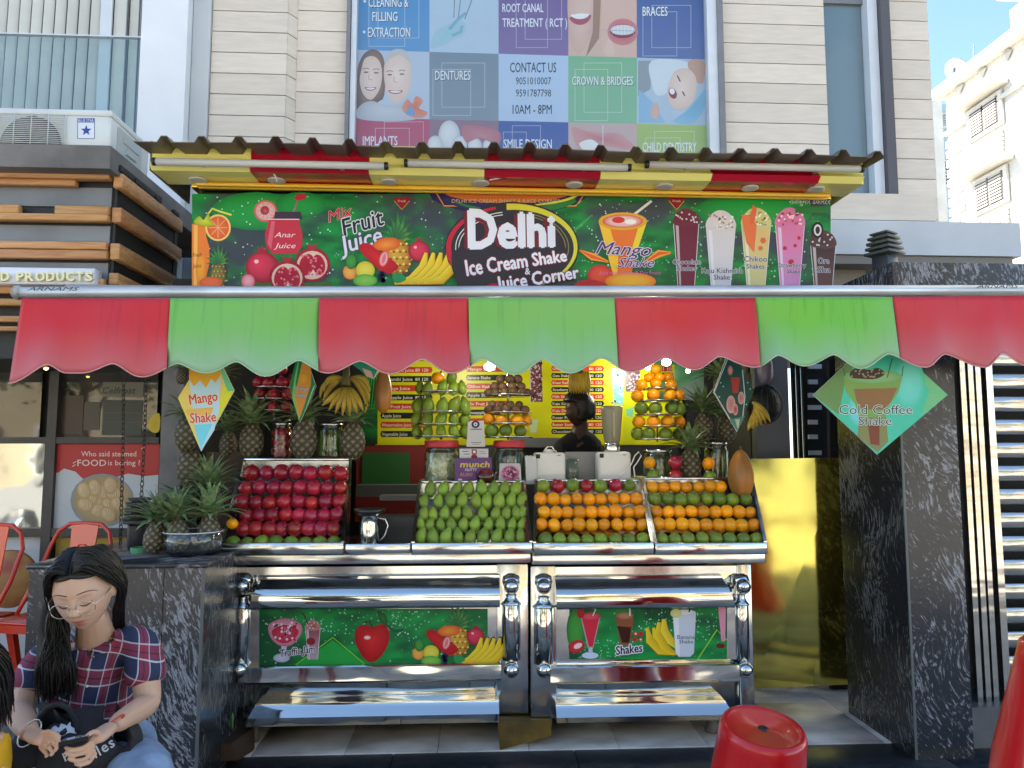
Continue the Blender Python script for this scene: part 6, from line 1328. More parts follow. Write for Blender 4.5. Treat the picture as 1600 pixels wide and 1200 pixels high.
papaya(1158,702,781,19.5,4.18,'large ripe papaya standing at the right end of the orange tray')
papaya(599,575,646,13.5,4.4,'dark orange papaya hanging between the banana bunch and the menu board')
nb = thing('net_basket', 'round black wire net basket hanging beside the banana bunch', 'net basket', P(1198,667,4.4)); c_ = P(1195,632,4.45)
b = MB()
for k in range(9):
    a_ = k*math.pi/9; b.tube([(c_.x+.105*math.cos(a_)*math.sin(q*.2618), c_.y+.09*math.sin(a_)*math.sin(q*.2618), c_.z+.12*math.cos(q*.2618)) for q in range(25)], .0022, 4)
for z in (-.09,-.05,0,.05,.09):
    r = .105*math.sqrt(1-(z/.12)**2); b.tube([(c_.x+r*math.cos(q*.3), c_.y+r*.86*math.sin(q*.3), c_.z+z) for q in range(22)], .0018, 4)
part('wire_net', b, M_BLK, nb, kind='stuff'); part('liner', MB().sphere((c_.x,c_.y+.01,c_.z), (.099,.08,.113), 18, 12), mat('dark_bag', (.012,.015,.012), .5), nb)
single('grey_plastic_bag', MB().sphere(tuple(P(1196,578,4.5)), (.05,.04,.10), 14, 10, 0, lambda p, q: q*(1+.12*math.sin(9*p.x+5*p.z)*math.cos(7*p.y))), mat('violet_grey_film', (.22,.20,.30), .3), 'crumpled violet-grey plastic bag hanging above the net basket', 'bag')

# ------------------------------------------------------------------ mixers, papers, cards and packets behind the trays
def mixer(x0, x1, y0, y1, Y, label, jar_):
    a_, b_ = P(x0,y1,Y).x, P(x1,y1,Y).x; z0, z1 = P(x0,y1,Y).z, P(x0,y0,Y).z
    t = thing('mixer', label, 'mixer', ((a_+b_)/2, Y+.08, z0), group='white mixers behind the orange tray')
    part('housing', MB().rbox(a_, b_, Y, Y+.18, z0, z1, .018, seg=3), M_OFFW, t); part('switch_panel', MB().rbox(a_+.006, a_+.03, Y-.003, Y+.01, z1-.035, z1-.01, .001, seg=1), M_BLK, t)
    part('badge', MB().box(b_-.05, b_-.03, Y-.002, Y+.01, z1-.02, z1-.015), mat('badge_grey', (.2,.2,.2), .5), t)
    xm = (a_+b_)/2
    if jar_:
        part('collar', MB().lathe([(.045,z1-.004),(.05,z1+.01),(.046,z1+.05),(.043,z1+.055)], (xm,Y+.09,0), 24), M_STEEL2, t)
        zt_ = P(960,637,Y+.09).z; part('jar', MB().lathe([(.044,z1+.056),(.05,z1+.08),(.066,zt_-.02),(.066,zt_),(.06,zt_+.008),(0,zt_+.012)], (xm,Y+.09,0), 28), mat('frosted_beige_jar', (.30,.29,.20), .25, trans=.15), t)
        part('jar_rib', MB().box(xm-.004, xm+.004, Y+.02, Y+.035, z1+.09, zt_-.03), mat('jar_rib', (.4,.39,.3), .3), t)
    else:
        part('clamp', MB().tube([(xm-.035,Y+.08,z1),(xm-.02,Y+.08,z1+.02),(xm-.01,Y+.08,z1+.035),(xm+.02,Y+.08,z1+.035),(xm+.03,Y+.08,z1+.015),(xm+.045,Y+.08,z1)], .006, 6), M_STEEL2, t); part('coupler', MB().lathe([(.03,z1-.002),(.03,z1+.012),(.012,z1+.02),(0,z1+.02)], (xm,Y+.09,0), 16), M_OFFW, t)
    return t
mixer(836,884,707,756,4.36,'white mixer base without a jar behind the orange tray',False)
mixer(936,987,706,756,4.36,'white mixer with a frosted blender jar behind the orange tray',True)
b = MB()
for k in range(6): b.hexa([(P(820+k*2.6,0,4.4).x,4.33,P(820,756,4.4).z),(P(822.4+k*2.6,0,4.4).x,4.33,P(820,756,4.4).z),(P(822.4+k*2.6,0,4.4).x,4.45,P(820,756,4.4).z),(P(820+k*2.6,0,4.4).x,4.45,P(820,756,4.4).z),(P(818.5+k*2.6,0,4.4).x,4.33,P(820,713-k%2*2,4.4).z),(P(820.8+k*2.6,0,4.4).x,4.33,P(820,713,4.4).z),(P(820.8+k*2.6,0,4.4).x,4.45,P(820,712,4.4).z),(P(818.5+k*2.6,0,4.4).x,4.45,P(820,713,4.4).z)])
single('paper_bags', b, mat('white_paper', (.66,.66,.66), .7), 'stack of upright white paper bags beside the bare mixer base', 'paper stack', kind='stuff')
single('grey_splash_plate', MB().pbox(883, 706, 942, 756, 4.5, .01), mat('grey_plate', (.24,.25,.27), .35), 'plain grey plate standing between the two white mixers', 'plate')
tb_ = thing('steel_tumbler', 'clear tumbler half full of dry fruit between the two mixers', 'tumbler', P(895,756,4.4)); hh_ = .15
part('glass', MB().lathe([(0,0),(.035,0),(.04,hh_),(.038,hh_),(.033,.006),(0,.006)], (0,0,0), 20), M_JAR, tb_, world=False)
b = MB()
for k in range(50): a_ = rg.uniform(0,6.28); r_ = .03*rg.random()**.5; b.sphere((r_*math.cos(a_), r_*math.sin(a_), .01+rg.uniform(0,.06)), rg.uniform(.004,.007), 6, 4)
part('dry_fruit', b, mat('mixed_dry_fruit', (.42,.36,.30), .6, var=.7, vscale=60), tb_, world=False, kind='stuff')
single('white_cable', MB().tube([P(x,y,4.33) for x,y in ((948,752),(965,746),(982,733),(988,722),(992,712),(998,706),(1002,712),(996,722),(990,730),(992,745),(990,756))], .004, 6), M_OFFW, 'white cable looping in front of the mixer with the jar', 'cable')
def card(pts, Y, label, nm, cat, art, th=.004, back=None):
    t = thing(nm, label, cat, P(sum(p[0] for p in pts)/len(pts), max(p[1] for p in pts), Y))
    n = len(pts); v = [P(x,y,Y) for x,y in pts]; b = MB(); b.add([tuple(q+Vector((0,.0008,0))) for q in v]+[(q.x,q.y+th,q.z) for q in v], [tuple(range(n)), tuple(range(n,2*n))[::-1]]+[(i,(i+1)%n,(i+1)%n+n,i+n) for i in range(n)])
    part('board', b, back or M_WHITE, t); a = Art(lambda x, y: P(x, y, Y), step=.0003); art(a); part('print', a, M_PRINT, t, recalc=False); return t
def art1(a):
    a.poly([(731,659),(756,657),(758,698),(729,698)], S(205,205,208)); a.ell(743,663,6.5,6,S(50,40,90)); a.ell(743,663,3,3,S(225,225,232)); a.ell(743,663,1.3,1.3,S(50,40,90)); a.rect(735,670,753,671.4,S(90,80,90)); a.rect(736,691,752,692.2,S(130,130,135)); a.rect(738,694,750,694.8,S(140,140,145))
card([(731,659),(756,657),(758,698),(729,698)], 4.36, 'white payment card standee with a dark round logo between the two red-lidded jars', 'payment_card', 'card', art1)
def art2(a):
    a.rect(718,701,763,715,S(210,210,214)); a.rect(737,702,745,710,S(150,30,50)); a.rect(739,704,743,708,S(235,235,235)); a.ell(741,714,5,4,S(140,20,40)); a.rect(722,705,732,706,S(70,70,80)); a.rect(724,709,734,710,S(70,70,80)); a.rect(749,705,758,706,S(150,150,155)); a.rect(749,708,760,709,S(150,150,155))
card([(718,701),(763,701),(763,716),(718,716)], 4.33, 'small white card with a red badge in front of the payment card', 'small_card', 'card', art2)
def art3(a):
    a.poly([(712,716),(768,715),(770,753),(710,753)], S(104,64,128)); a.text('munch',719,730,46,9,S(226,196,60),.05,.15); a.text('NUTTY',727,736,18,4,S(225,215,230),.02); a.text('RUSKI',719,744,19,5,S(225,140,60),.03,.2); a.rect(716,748,722,752,S(220,225,235))
card([(712,716),(768,715),(770,756),(710,756)], 4.30, 'purple snack display box with yellow lettering behind the mangoes', 'snack_box', 'snack box', art3, .06, mat('purple_board', S(104,64,128), .5))
rb = thing('red_fruit_tub', 'clear tub of dark red fruit in front of the purple snack box', 'tub', P(759,753,4.26))
part('tub', MB().lathe([(0,0),(.05,.0),(.06,.05),(.062,.05),(.052,.003)], (0,0,0), 24), M_JAR, rb, world=False); part('fruit_mass', MB().sphere((0,0,.035), (.05,.05,.04), 16, 10), mat('dark_red_fruit', (.16,.01,.012), .4, var=.4, vscale=40), rb, world=False)
def art4(a):
    a.rect(781,724,813,754,S(200,196,200)); a.ell(797,740,14,13,S(150,60,110),S(190,120,160)); rr = random.Random(2); a.dots([(797+rr.gauss(0,6),740+rr.gauss(0,6),1.6) for _ in range(40)], S(225,150,185)); a.dots([(797+rr.gauss(0,6),740+rr.gauss(0,6),1.5) for _ in range(30)], S(110,30,70))
card([(781,724),(813,724),(815,756),(779,756)], 4.30, 'clear packet of pink sweets in front of the second red-lidded jar', 'sweet_packet', 'packet', art4, .012)

# ------------------------------------------------------------------ hanging diamond signs
def diamond(pts, Y, label, art, th=.008, edge=M_WHITE):
    t = thing('diamond_sign', label, 'hanging sign', P(pts[2][0], pts[2][1], Y), group='diamond shaped signs hanging under the awning')
    n = len(pts); v = [P(x,y,Y) for x,y in pts]; b = MB(); b.add([tuple(q+Vector((0,.0008,0))) for q in v]+[(q.x,q.y+th,q.z) for q in v], [tuple(range(n)), tuple(range(n,2*n))[::-1]]+[(i,(i+1)%n,(i+1)%n+n,i+n) for i in range(n)])
    part('board', b, edge, t); a = Art(lambda x, y: P(x, y, Y), step=.0003); art(a, pts); part('print', a, M_PRINT, t, recalc=False)
    top = min(pts, key=lambda p: p[1]); part('hanging_wire', MB().tube([P(top[0],top[1]+2,Y+.004),P(top[0],top[1]-30,Y+.004)], .0012, 4), M_BLK, t); return t
def d1(a, p):
    a.poly(p, S(236,214,110)); a.poly([(366,610),(330,540),(345,575),(352,600),(330,660),(314,705)], S(225,226,60)); a.poly([(366,610),(338,556),(350,596),(356,612)], S(110,210,160))
    a.poly([(295,586),(345,586),(343,640),(335,672),(314,705),(305,672)], S(190,225,238)); a.poly([(295,570),(345,570),(345,586),(337,598),(330,592),(322,606),(313,594),(303,604),(296,592)], S(240,180,50)); a.poly([(303,664),(332,662),(314,702)], S(120,220,235)); a.poly([(290,640),(334,636),(330,648),(294,650)], S(240,190,90))
    a.text('Mango',297,632,44,15,S(216,74,44),.03,.0,rot=8,outline=S(240,220,200),ow=.03); a.text('Shake',298,661,40,15,S(216,74,44),.03,.0,rot=4,outline=S(240,220,200),ow=.03)
diamond([(330,535),(278,622),(314,705),(366,610)], 3.6, 'yellow and blue diamond sign reading Mango Shake at the left', d1)
def d2(a, p):
    a.poly(p, S(30,130,70)); a.poly([(470,545),(460,590),(456,620),(468,660),(462,600)], S(120,200,110)); a.poly([(474,560),(486,575),(486,600),(468,655),(460,618)], S(225,150,60)); a.ell(474,592,7,9,S(240,180,60),S(225,150,50)); a.poly([(489,606),(493,600),(472,655)], S(190,225,200))
    a.text('Orange',461,609,20,5,S(225,225,225),.01,rot=-4,outline=S(90,100,110),ow=.05); a.text('Juice',465,620,12,6,S(225,225,225),.01,outline=S(90,100,110),ow=.05)
diamond([(470,535),(452,603),(468,661),(494,604)], 3.92, 'narrow green and orange diamond sign seen at an angle above the second pineapple', d2)
def d3(a, p):
    a.poly(p, S(20,80,70)); a.line([(1116,613),(1142,548)],1,W_); a.line([(1116,613),(1152,674)],1,W_); a.ell(1141,579,4.5,8,S(225,170,160),S(150,60,70)); a.poly([(1142,590),(1156,590),(1153,614),(1145,614)], S(190,60,60)); a.line([(1160,578),(1164,620),(1160,655)],1.5,S(210,225,225))
    a.ell(1142,632,7,14,S(200,130,130),S(225,190,185)); a.ell(1158,622,5,10,S(200,120,130),S(225,190,185)); a.ell(1149,640,4,9,S(180,60,70),S(225,190,185)); a.dots([(x_,y_,1.2) for x_,y_ in ((1126,598),(1130,604),(1168,598),(1172,608),(1124,620),(1166,632))], S(140,230,220)); a.poly([(1140,655),(1164,650),(1152,674)], S(60,140,120)); a.poly([(1148,655),(1156,655),(1153,672)], S(190,195,170))
diamond([(1142,540),(1115,613),(1152,675),(1178,611)], 3.95, 'dark green diamond sign with pomegranates in front of the hanging pineapples', d3)
def d4(a, p):
    TQ = S(70,205,170); a.poly(p, TQ); a.poly([(1375,520),(1481,617),(1440,650),(1452,610),(1420,566)], S(120,200,140)); a.poly([(1375,520),(1271,617),(1310,648),(1320,600),(1340,560)], S(110,150,90)); a.ell(1420,600,26,40,S(120,225,215),TQ); a.ell(1345,640,22,30,S(130,225,235),TQ)
    a.poly([(1318,590),(1410,588),(1404,612),(1390,632),(1384,652),(1342,652),(1336,632),(1322,612)], S(130,170,90)); a.poly([(1334,608),(1402,606),(1392,628),(1380,640),(1346,640),(1338,626)], S(150,110,70)); a.poly([(1342,652),(1384,652),(1388,690),(1371,706),(1340,682)], S(140,140,90)); a.poly([(1356,664),(1374,664),(1374,696),(1360,694)], S(130,70,50))
    a.ell(1364,588,46,11,S(150,200,130),S(120,180,120)); rr = random.Random(3)
    a.blob([(1328,582),(1340,574),(1356,578),(1372,575),(1382,584),(1368,592),(1346,592),(1330,590)], S(70,54,44)); a.dots([(rr.uniform(1330,1380),rr.uniform(577,590),1.6) for _ in range(26)], S(170,150,140)); a.line([(1394,560),(1386,590)],1.6,S(60,110,90)); a.line([(1318,575),(1320,588)],1.5,S(60,120,70)); a.line([(1411,572),(1409,588)],1.5,S(60,120,70))
    a.text('Cold Coffee',1311,647,114,14,S(40,72,74),.0,0,outline=S(225,235,230),ow=.035); a.text('Shake',1341,664,52,13,S(40,72,74),.0,0,outline=S(225,235,230),ow=.035)
diamond([(1375,520),(1271,617),(1371,710),(1481,617)], 3.55, 'large turquoise diamond sign reading Cold Coffee Shake at the right', d4)
def d5(a, p):
    a.poly(p, S(40,150,110)); a.poly([(566,575),(580,580),(584,592),(572,588)], S(225,180,160)); a.line([(585,590),(590,580)],1.5,W_)
diamond([(568,520),(548,568),(583,593),(591,578)], 3.95, 'green diamond sign mostly hidden by the awning above the papaya', d5)

# ------------------------------------------------------------------ chains
def chain(pts, label):
    t = thing('hanging_chain', label, 'chain', P(*pts[-1], 4.1), group='iron chains hanging at the left'); b = MB(); k = 0
    for (x0, y0), (x1, y1) in zip(pts, pts[1:]):
        n = max(1, int((y1-y0)/7.5))
        for i in range(n):
            c = P(x0+(x1-x0)*(i+.5)/n, y0+(y1-y0)*(i+.5)/n, 4.1); l = .0185; w_ = .0085; ax = Vector((1,0,0)) if k % 2 == 0 else Vector((.25,.97,0)); k += 1
            b.tube([c+ax*(w_*math.cos(q*.785))+Vector((0,0,l*math.sin(q*.785))) for q in range(9)], .0024, 5, caps=False)
    part('links', b, mat('rusty_chain_iron', (.05,.042,.036), .6, metal=.4), t, kind='stuff')
chain([(194,520),(192,700),(188,850)], 'iron chain nearer the poster centre, hanging to the granite block')
chain([(230,520),(226,680),(220,792)], 'iron chain nearer the grey post, ending above the louvred lamp')

# ------------------------------------------------------------------ red metal chairs
M_RCH = mat('red_enamelled_metal', (.62,.045,.018), .3, var=.08, coat=.4)
def chair(label, loc, rz):
    t = thing('metal_chair', label, 'chair', loc, rz, 'red metal chairs at the left')
    T = lambda nm, *a: part(nm, MB().tube(*a), M_RCH, t, world=False)
    part('seat', MB().rbox(-.18,.18,-.19,.17,.44,.455,.006), M_RCH, t, world=False); part('seat_apron', MB().box(-.175,.175,-.188,-.18,.40,.44), M_RCH, t, world=False)
    for sx_ in (-1, 1):
        for (yy, y2) in ((-.17,-.22), (.15,.22)): part('leg', MB().hexa([(sx_*.20-.015,y2-.015,0),(sx_*.20+.015,y2-.015,0),(sx_*.20+.015,y2+.015,0),(sx_*.20-.015,y2+.015,0),(sx_*.16-.02,yy-.02,.44),(sx_*.16+.02,yy-.02,.44),(sx_*.16+.02,yy+.02,.44),(sx_*.16-.02,yy+.02,.44)]), M_RCH, t, world=False)
    pts = [(-.19,-.02,.45),(-.195,.10,.62),(-.19,.18,.78),(-.16,.20,.86),(-.10,.21,.90),(0,.215,.905),(.10,.21,.90),(.16,.20,.86),(.19,.18,.78),(.195,.10,.62),(.19,-.02,.45)]
    T('back_frame', pts, .011, 10)
    part('backrest', MB().hexa([(-.06,.155,.46),(.06,.155,.46),(.06,.162,.46),(-.06,.162,.46),(-.085,.205,.90),(.085,.205,.90),(.085,.212,.90),(-.085,.212,.90)]), mat('orange_enamelled_panel', (.75,.09,.02), .3, coat=.4), t, world=False)
    b = MB(); b.tube([(-.045,.163,.62),(-.045,.182,.74),(-.02,.188,.79),(.02,.188,.79),(.045,.182,.74),(.045,.163,.62)], .004, 6); part('pressed_oval', b, M_RCH, t, world=False)
    return t
chair('red metal chair with an orange splat nearest the granite block', (P(78,900,4.02).x, 4.05, .2), R(-14))
ch2 = chair('red metal chair cut off by the left edge of the photo', (P(-62,900,4.0).x, 4.0, .2), R(-8))
single('small_round_sign_board', MB().lathe([(0,0),(.16,0),(.17,.01),(.17,.02),(0,.02)], tuple(P(12,905,4.6)), 28, axis='y'), mat('round_board', (.45,.30,.08), .5, col2=(.35,.05,.04), vscale=6), 'round printed board on the lower shop panel behind the red chairs', 'board')

# ------------------------------------------------------------------ red stool, red cone
M_RPL = mat('red_plastic', (.52,.008,.012), .28, coat=.3, var=.06)
v = P(1180,1120,2.75); r1 = 62*mpp(2.75)
st = thing('red_stool', 'red plastic stool with a small hole in its top standing in front of the counter', 'stool', (v.x, 2.75, -.004))
h_ = v.z-(-.004)
part('shell', MB().lathe([(r1*1.38,0),(r1*1.36,.02),(r1*1.28,.03),(r1*1.04,h_-.05),(r1*1.03,h_-.02),(r1*.98,h_-.004),(r1*.90,h_),(r1*.85,h_-.006)], (0,0,0), 48, caps=False), M_RPL, st, world=False)
part('top', MB().lathe([(r1*.86,h_-.006),(r1*.80,h_-.012),(r1*.12,h_-.010),(r1*.11,h_-.035)], (0,0,0), 48, caps=False), mat('worn_red_top', (.60,.06,.025), .3, col2=(.55,.012,.012), vscale=7, coat=.3), st, world=False)
part('hole', MB().lathe([(0,h_-.0112),(r1*.13,h_-.0112),(r1*.13,h_-.0095),(0,h_-.0095)], (0,0,0), 16), M_BLK, st, world=False)  # flat black disc, painted for the dark inside of the hole
st.rotation_euler = (R(12), R(3.5), 0); st.location = P(1193,1134,2.72)-(st.rotation_euler.to_matrix() @ Vector((0,0,h_)))
cn = P(1600,1130,2.6); ct = thing('red_cone', 'red plastic cone cut off by the right edge of the photo', 'cone', (P(1668,1130,1.8).x, 1.8, -.004))
part('cone_body', MB().lathe([(.33,0),(.32,.03),(.27,.08),(.16,.762),(.106,.967),(.09,1.03),(.07,1.045),(0,1.05)], (0,0,0), 32), M_RPL, ct, world=False); part('base_ring', MB().lathe([(.28,.0),(.35,.0),(.355,.02),(.31,.035)], (0,0,0), 32), M_RPL, ct, world=False)
from mathutils.bvhtree import BVHTree
# ------------------------------------------------------------------ people
def skin_mesh(chains, sub=2):
    """chains: list of [(point, radius), ...]; each becomes a tapered limb; joined as one graph where the first point repeats an earlier point."""
    vs_, rs, es = [], [], []; idx = {}
    for ch in chains:
        last = None
        for p, r in ch:
            key = tuple(round(c, 4) for c in p)
            if key not in idx: idx[key] = len(vs_); vs_.append(tuple(p)); rs.append(r if isinstance(r, tuple) else (r, r))
            k = idx[key]
            if last is not None and last != k: es.append((last, k))
            last = k
    me = bpy.data.meshes.new('s'); me.from_pydata(vs_, es, []); o = bpy.data.objects.new('s', me); C.objects.link(o)
    m = o.modifiers.new('k', 'SKIN'); m.use_smooth_shade = True
    for i, r in enumerate(rs): me.skin_vertices[0].data[i].radius = r
    me.skin_vertices[0].data[0].use_root = True
    s_ = o.modifiers.new('u', 'SUBSURF'); s_.levels = sub; s_.render_levels = sub
    dg = bpy.context.evaluated_depsgraph_get(); e = o.evaluated_get(dg); t = bpy.data.meshes.new_from_object(e)
    b = MB(); b.add([v.co[:] for v in t.vertices], [list(p.vertices) for p in t.polygons], 0, True)
    bpy.data.objects.remove(o); bpy.data.meshes.remove(me); bpy.data.meshes.remove(t); return b
def fuse(bs, vox):
    b = MB()
    for x in bs: b.add(x.v, x.f, 0, True)
    me = b.mesh('f'); fixn(me); o = bpy.data.objects.new('f', me); C.objects.link(o)
    m = o.modifiers.new('r', 'REMESH'); m.mode = 'VOXEL'; m.voxel_size = vox; m.use_smooth_shade = True
    s_ = o.modifiers.new('s', 'SMOOTH'); s_.factor = .5; s_.iterations = 2
    dg = bpy.context.evaluated_depsgraph_get(); t = bpy.data.meshes.new_from_object(o.evaluated_get(dg)); bpy.data.objects.remove(o); return t
def g2(x, c, s): return math.exp(-((x-c)/s)**2)
def head_mb(M, s=1.0, female=True):
    def f(p, q):
        x, y, z = p.x, p.y, p.z; t = max(0, -z)
        X, Y_, Z = x*.073, y*.092, z*.112
        X *= 1-.36*t**1.7; fr = max(0, -y)
        Y_ += -.006*t*fr
        if y > 0: Y_ *= 1-.25*t; Z += .006*y*t*6*.3
        if y < 0:
            nz = (max(0, min(1, (.16-z)/.36)) if z > -.20 else max(0, 1-(-.20-z)/.11))
            Y_ -= .021*nz*g2(x, 0, .12+.10*max(0, min(1, (.10-z)/.3)))*fr
            Y_ -= .005*(g2(x, .15, .07)+g2(x, -.15, .07))*g2(z, -.22, .06)*fr
            for sx_ in (-1, 1):
                Y_ += .011*g2(x, .38*sx_, .18)*g2(z, .10, .12)*fr; Y_ -= .0075*g2(x, .38*sx_, .13)*g2(z, .07, .075)*fr
                Y_ -= .004*g2(x, .35*sx_, .22)*g2(z, .24, .06)*fr; Y_ -= .004*g2(x, .5*sx_, .2)*g2(z, -.2, .2)*fr
            Y_ -= .0065*g2(x, 0, .24)*g2(z, -.46, .045)*fr + .0075*g2(x, 0, .20)*g2(z, -.58, .055)*fr
            Y_ += .003*g2(x, 0, .25)*g2(z, -.52, .02)*fr; Y_ -= .006*g2(x, 0, .25)*g2(z, -.86, .14)
        return Vector((X, Y_, Z))
    b = MB(); b.sphere((0,0,0), 1.0, 96, 72, 0, f)
    for sx_ in (-1, 1): b.sphere((sx_*.072, .006, -.005), (.012, .020, .031), 14, 12)
    b.v = [tuple(M @ (Vector(v)*s)) for v in b.v]; return b
M_SKIN = colm('skin', .48, spec=.4); _b = M_SKIN.node_tree.nodes['Principled BSDF']; _b.inputs['Subsurface Weight'].default_value = .12; _b.inputs['Subsurface Radius'].default_value = (.012,.005,.003); _b.inputs['Subsurface Scale'].default_value = 1
M_HAIR = mat('black_hair', (.007,.006,.0055), .42, spec=.5, bump=.001, bscale=200)
def plaid():
    m = bpy.data.materials.new('navy_red_plaid_cotton'); m.use_nodes = True; t = m.node_tree; b = t.nodes['Principled BSDF']; L = t.links.new; b.inputs['Roughness'].default_value = .85
    tc = N(t, 'ShaderNodeTexCoord'); nz = N(t, 'ShaderNodeTexNoise'); nz.inputs['Scale'].default_value = 5; L(tc.outputs['Object'], nz.inputs[0])
    ad = N(t, 'ShaderNodeVectorMath', operation='MULTIPLY_ADD'); L(nz.outputs['Color'], ad.inputs[0]); ad.inputs[1].default_value = (.035,.035,.035); L(tc.outputs['Object'], ad.inputs[2])
    mp = N(t, 'ShaderNodeMapping'); mp.inputs['Rotation'].default_value = (0, R(-12), 0); L(ad.outputs[0], mp.inputs[0]); sp_ = N(t, 'ShaderNodeSeparateXYZ'); L(mp.outputs[0], sp_.inputs[0])
    def band(src, period, off, wdt):
        a = N(t, 'ShaderNodeMath', operation='MULTIPLY_ADD'); L(src, a.inputs[0]); a.inputs[1].default_value = 1/period; a.inputs[2].default_value = off
        f = N(t, 'ShaderNodeMath', operation='FRACT'); L(a.outputs[0], f.inputs[0]); c = N(t, 'ShaderNodeMath', operation='LESS_THAN'); L(f.outputs[0], c.inputs[0]); c.inputs[1].default_value = wdt; return c.outputs[0]
    col = None; base = N(t, 'ShaderNodeRGB'); base.outputs[0].default_value = (.016,.026,.075,1); cur = base.outputs[0]
    def over(cur, fac, c, k):
        mlt = N(t, 'ShaderNodeMath', operation='MULTIPLY'); L(fac, mlt.inputs[0]); mlt.inputs[1].default_value = k
        mx = N(t, 'ShaderNodeMix', data_type='RGBA'); L(mlt.outputs[0], mx.inputs['Factor']); L(cur, mx.inputs['A']); mx.inputs['B'].default_value = (*c, 1); return mx.outputs['Result']
    xs = N(t, 'ShaderNodeMath', operation='ADD'); L(sp_.outputs['X'], xs.inputs[0]); L(sp_.outputs['Y'], xs.inputs[1])
    X_, Z_ = xs.outputs[0], sp_.outputs['Z']
    for (s_, off) in ((X_, .1), (Z_, .3)):
        cur = over(cur, band(s_, .085, off, .38), (.30,.025,.05), .55); cur = over(cur, band(s_, .085, off-.13, .04), (.03,.01,.03), .8)
    for (s_, off) in ((X_, .1), (Z_, .3)):
        cur = over(cur, band(s_, .085, off+.07, .045), (.55,.55,.62), .75); cur = over(cur, band(s_, .085, off-.36, .045), (.55,.55,.62), .6)
    L(cur, b.inputs['Base Color']); n2 = N(t, 'ShaderNodeTexNoise'); n2.inputs['Scale'].default_value = 12; n2.inputs['Detail'].default_value = 3; L(tc.outputs['Object'], n2.inputs[0])
    bp = N(t, 'ShaderNodeBump'); bp.inputs['Distance'].default_value = .012; L(n2.outputs[0], bp.inputs['Height']); L(bp.outputs[0], b.inputs['Normal']); return m
SK = (.55, .345, .245)
# ---- the seated woman
wo = thing('person', 'woman with long black hair, glasses and plaid shirt sitting and looking at her phone', 'person', P(150,1190,2.2)*1.0)
wo.location.z = 0
hc = P(131, 921, 2.06)
HM = Matrix.Translation(hc) @ Matrix.Rotation(R(-7),4,'Y') @ Matrix.Rotation(R(9),4,'Z') @ Matrix.Rotation(R(21),4,'X')
head = head_mb(HM, .93)
q = lambda x, y, Y: P(x, y, Y)
neck0 = HM @ Vector((0,.028,-.065)); nb_ = q(150,1004,2.21)
pel = q(152,1195,2.28); sp1 = q(148,1130,2.27); ch1 = q(142,1050,2.24); 
sL, sR = q(68,1022,2.22), q(222,1000,2.22); eL, eR = q(28,1112,2.14), q(232,1100,2.16); wL, wR = q(46,1146,1.93), q(176,1134,1.96)
chains = [[(pel,(.115,.08)),(sp1,(.092,.062)),(ch1,(.092,.058)),(nb_,(.062,.055)),((nb_+neck0)/2,(.046,.048)),(neck0,(.045,.048))],
          [(ch1,(.092,.058)),((ch1+sL)/2+Vector((0,0,.015)),(.05,.042)),(sL,.040),((sL+eL)/2,.040),(eL,.037),((eL*.55+wL*.45),.033),(wL,.023)],
          [(ch1,(.092,.058)),((ch1+sR)/2+Vector((0,0,.015)),(.05,.042)),(sR,.040),((sR+eR)/2,.040),(eR,.037),((eR*.55+wR*.45),.033),(wR,.023)],
          [(pel,(.115,.08)),(q(185,1200,2.22),.095),(q(215,1215,1.95),.075),(q(222,1330,1.85),.055),(q(222,1500,1.9),.04)],
          [(pel,(.115,.08)),(q(105,1210,2.22),.09),(q(70,1240,1.9),.075),(q(70,1360,1.82),.055),(q(72,1500,1.88),.04)]]
def hand(wr, palm, knuck, fingers, thumb, r=.0062):
    hs = [[(wr,(.020,.016)),(palm,(.028,.014)),(knuck,(.026,.012))]]
    out = [skin_mesh(hs, 2)]
    for f in fingers: out.append(skin_mesh([[(p, r*(1-.08*i)) for i, p in enumerate(f)]], 1))
    out.append(skin_mesh([[(p, r*(1.15-.1*i)) for i, p in enumerate(thumb)]], 1)); return out
hands = hand(wR, q(157,1148,1.90), q(142,1160,1.875),
    [[q(146,1157,1.88),q(130,1168,1.87),q(112,1171,1.86),q(99,1167,1.858)],[q(148,1163,1.88),q(131,1177,1.868),q(113,1180,1.855),q(99,1176,1.85)],[q(150,1169,1.885),q(134,1186,1.87),q(117,1189,1.858),q(104,1185,1.852)],[q(151,1174,1.89),q(139,1192,1.878),q(126,1196,1.865),q(115,1193,1.86)]],
    [q(156,1146,1.885),q(146,1143,1.865),q(138,1148,1.852),q(131,1154,1.846)])
hands += hand(wL, q(60,1152,1.895), q(74,1157,1.87),
    [[q(70,1150,1.87),q(84,1150,1.855),q(93,1158,1.845),q(88,1166,1.842)],[q(69,1157,1.865),q(83,1160,1.85),q(90,1169,1.843),q(84,1175,1.842)],[q(66,1162,1.865),q(78,1169,1.85),q(84,1177,1.845),q(77,1181,1.845)],[q(62,1166,1.87),q(71,1175,1.858),q(75,1181,1.852),q(69,1184,1.852)]],
    [q(64,1146,1.88),q(76,1143,1.865),q(86,1146,1.855),q(95,1154,1.848)])
bodym = fuse([skin_mesh(chains), head]+hands, .0027)
at = bodym.color_attributes.new('Col', 'FLOAT_COLOR', 'POINT'); HI = HM.inverted(); cols = []
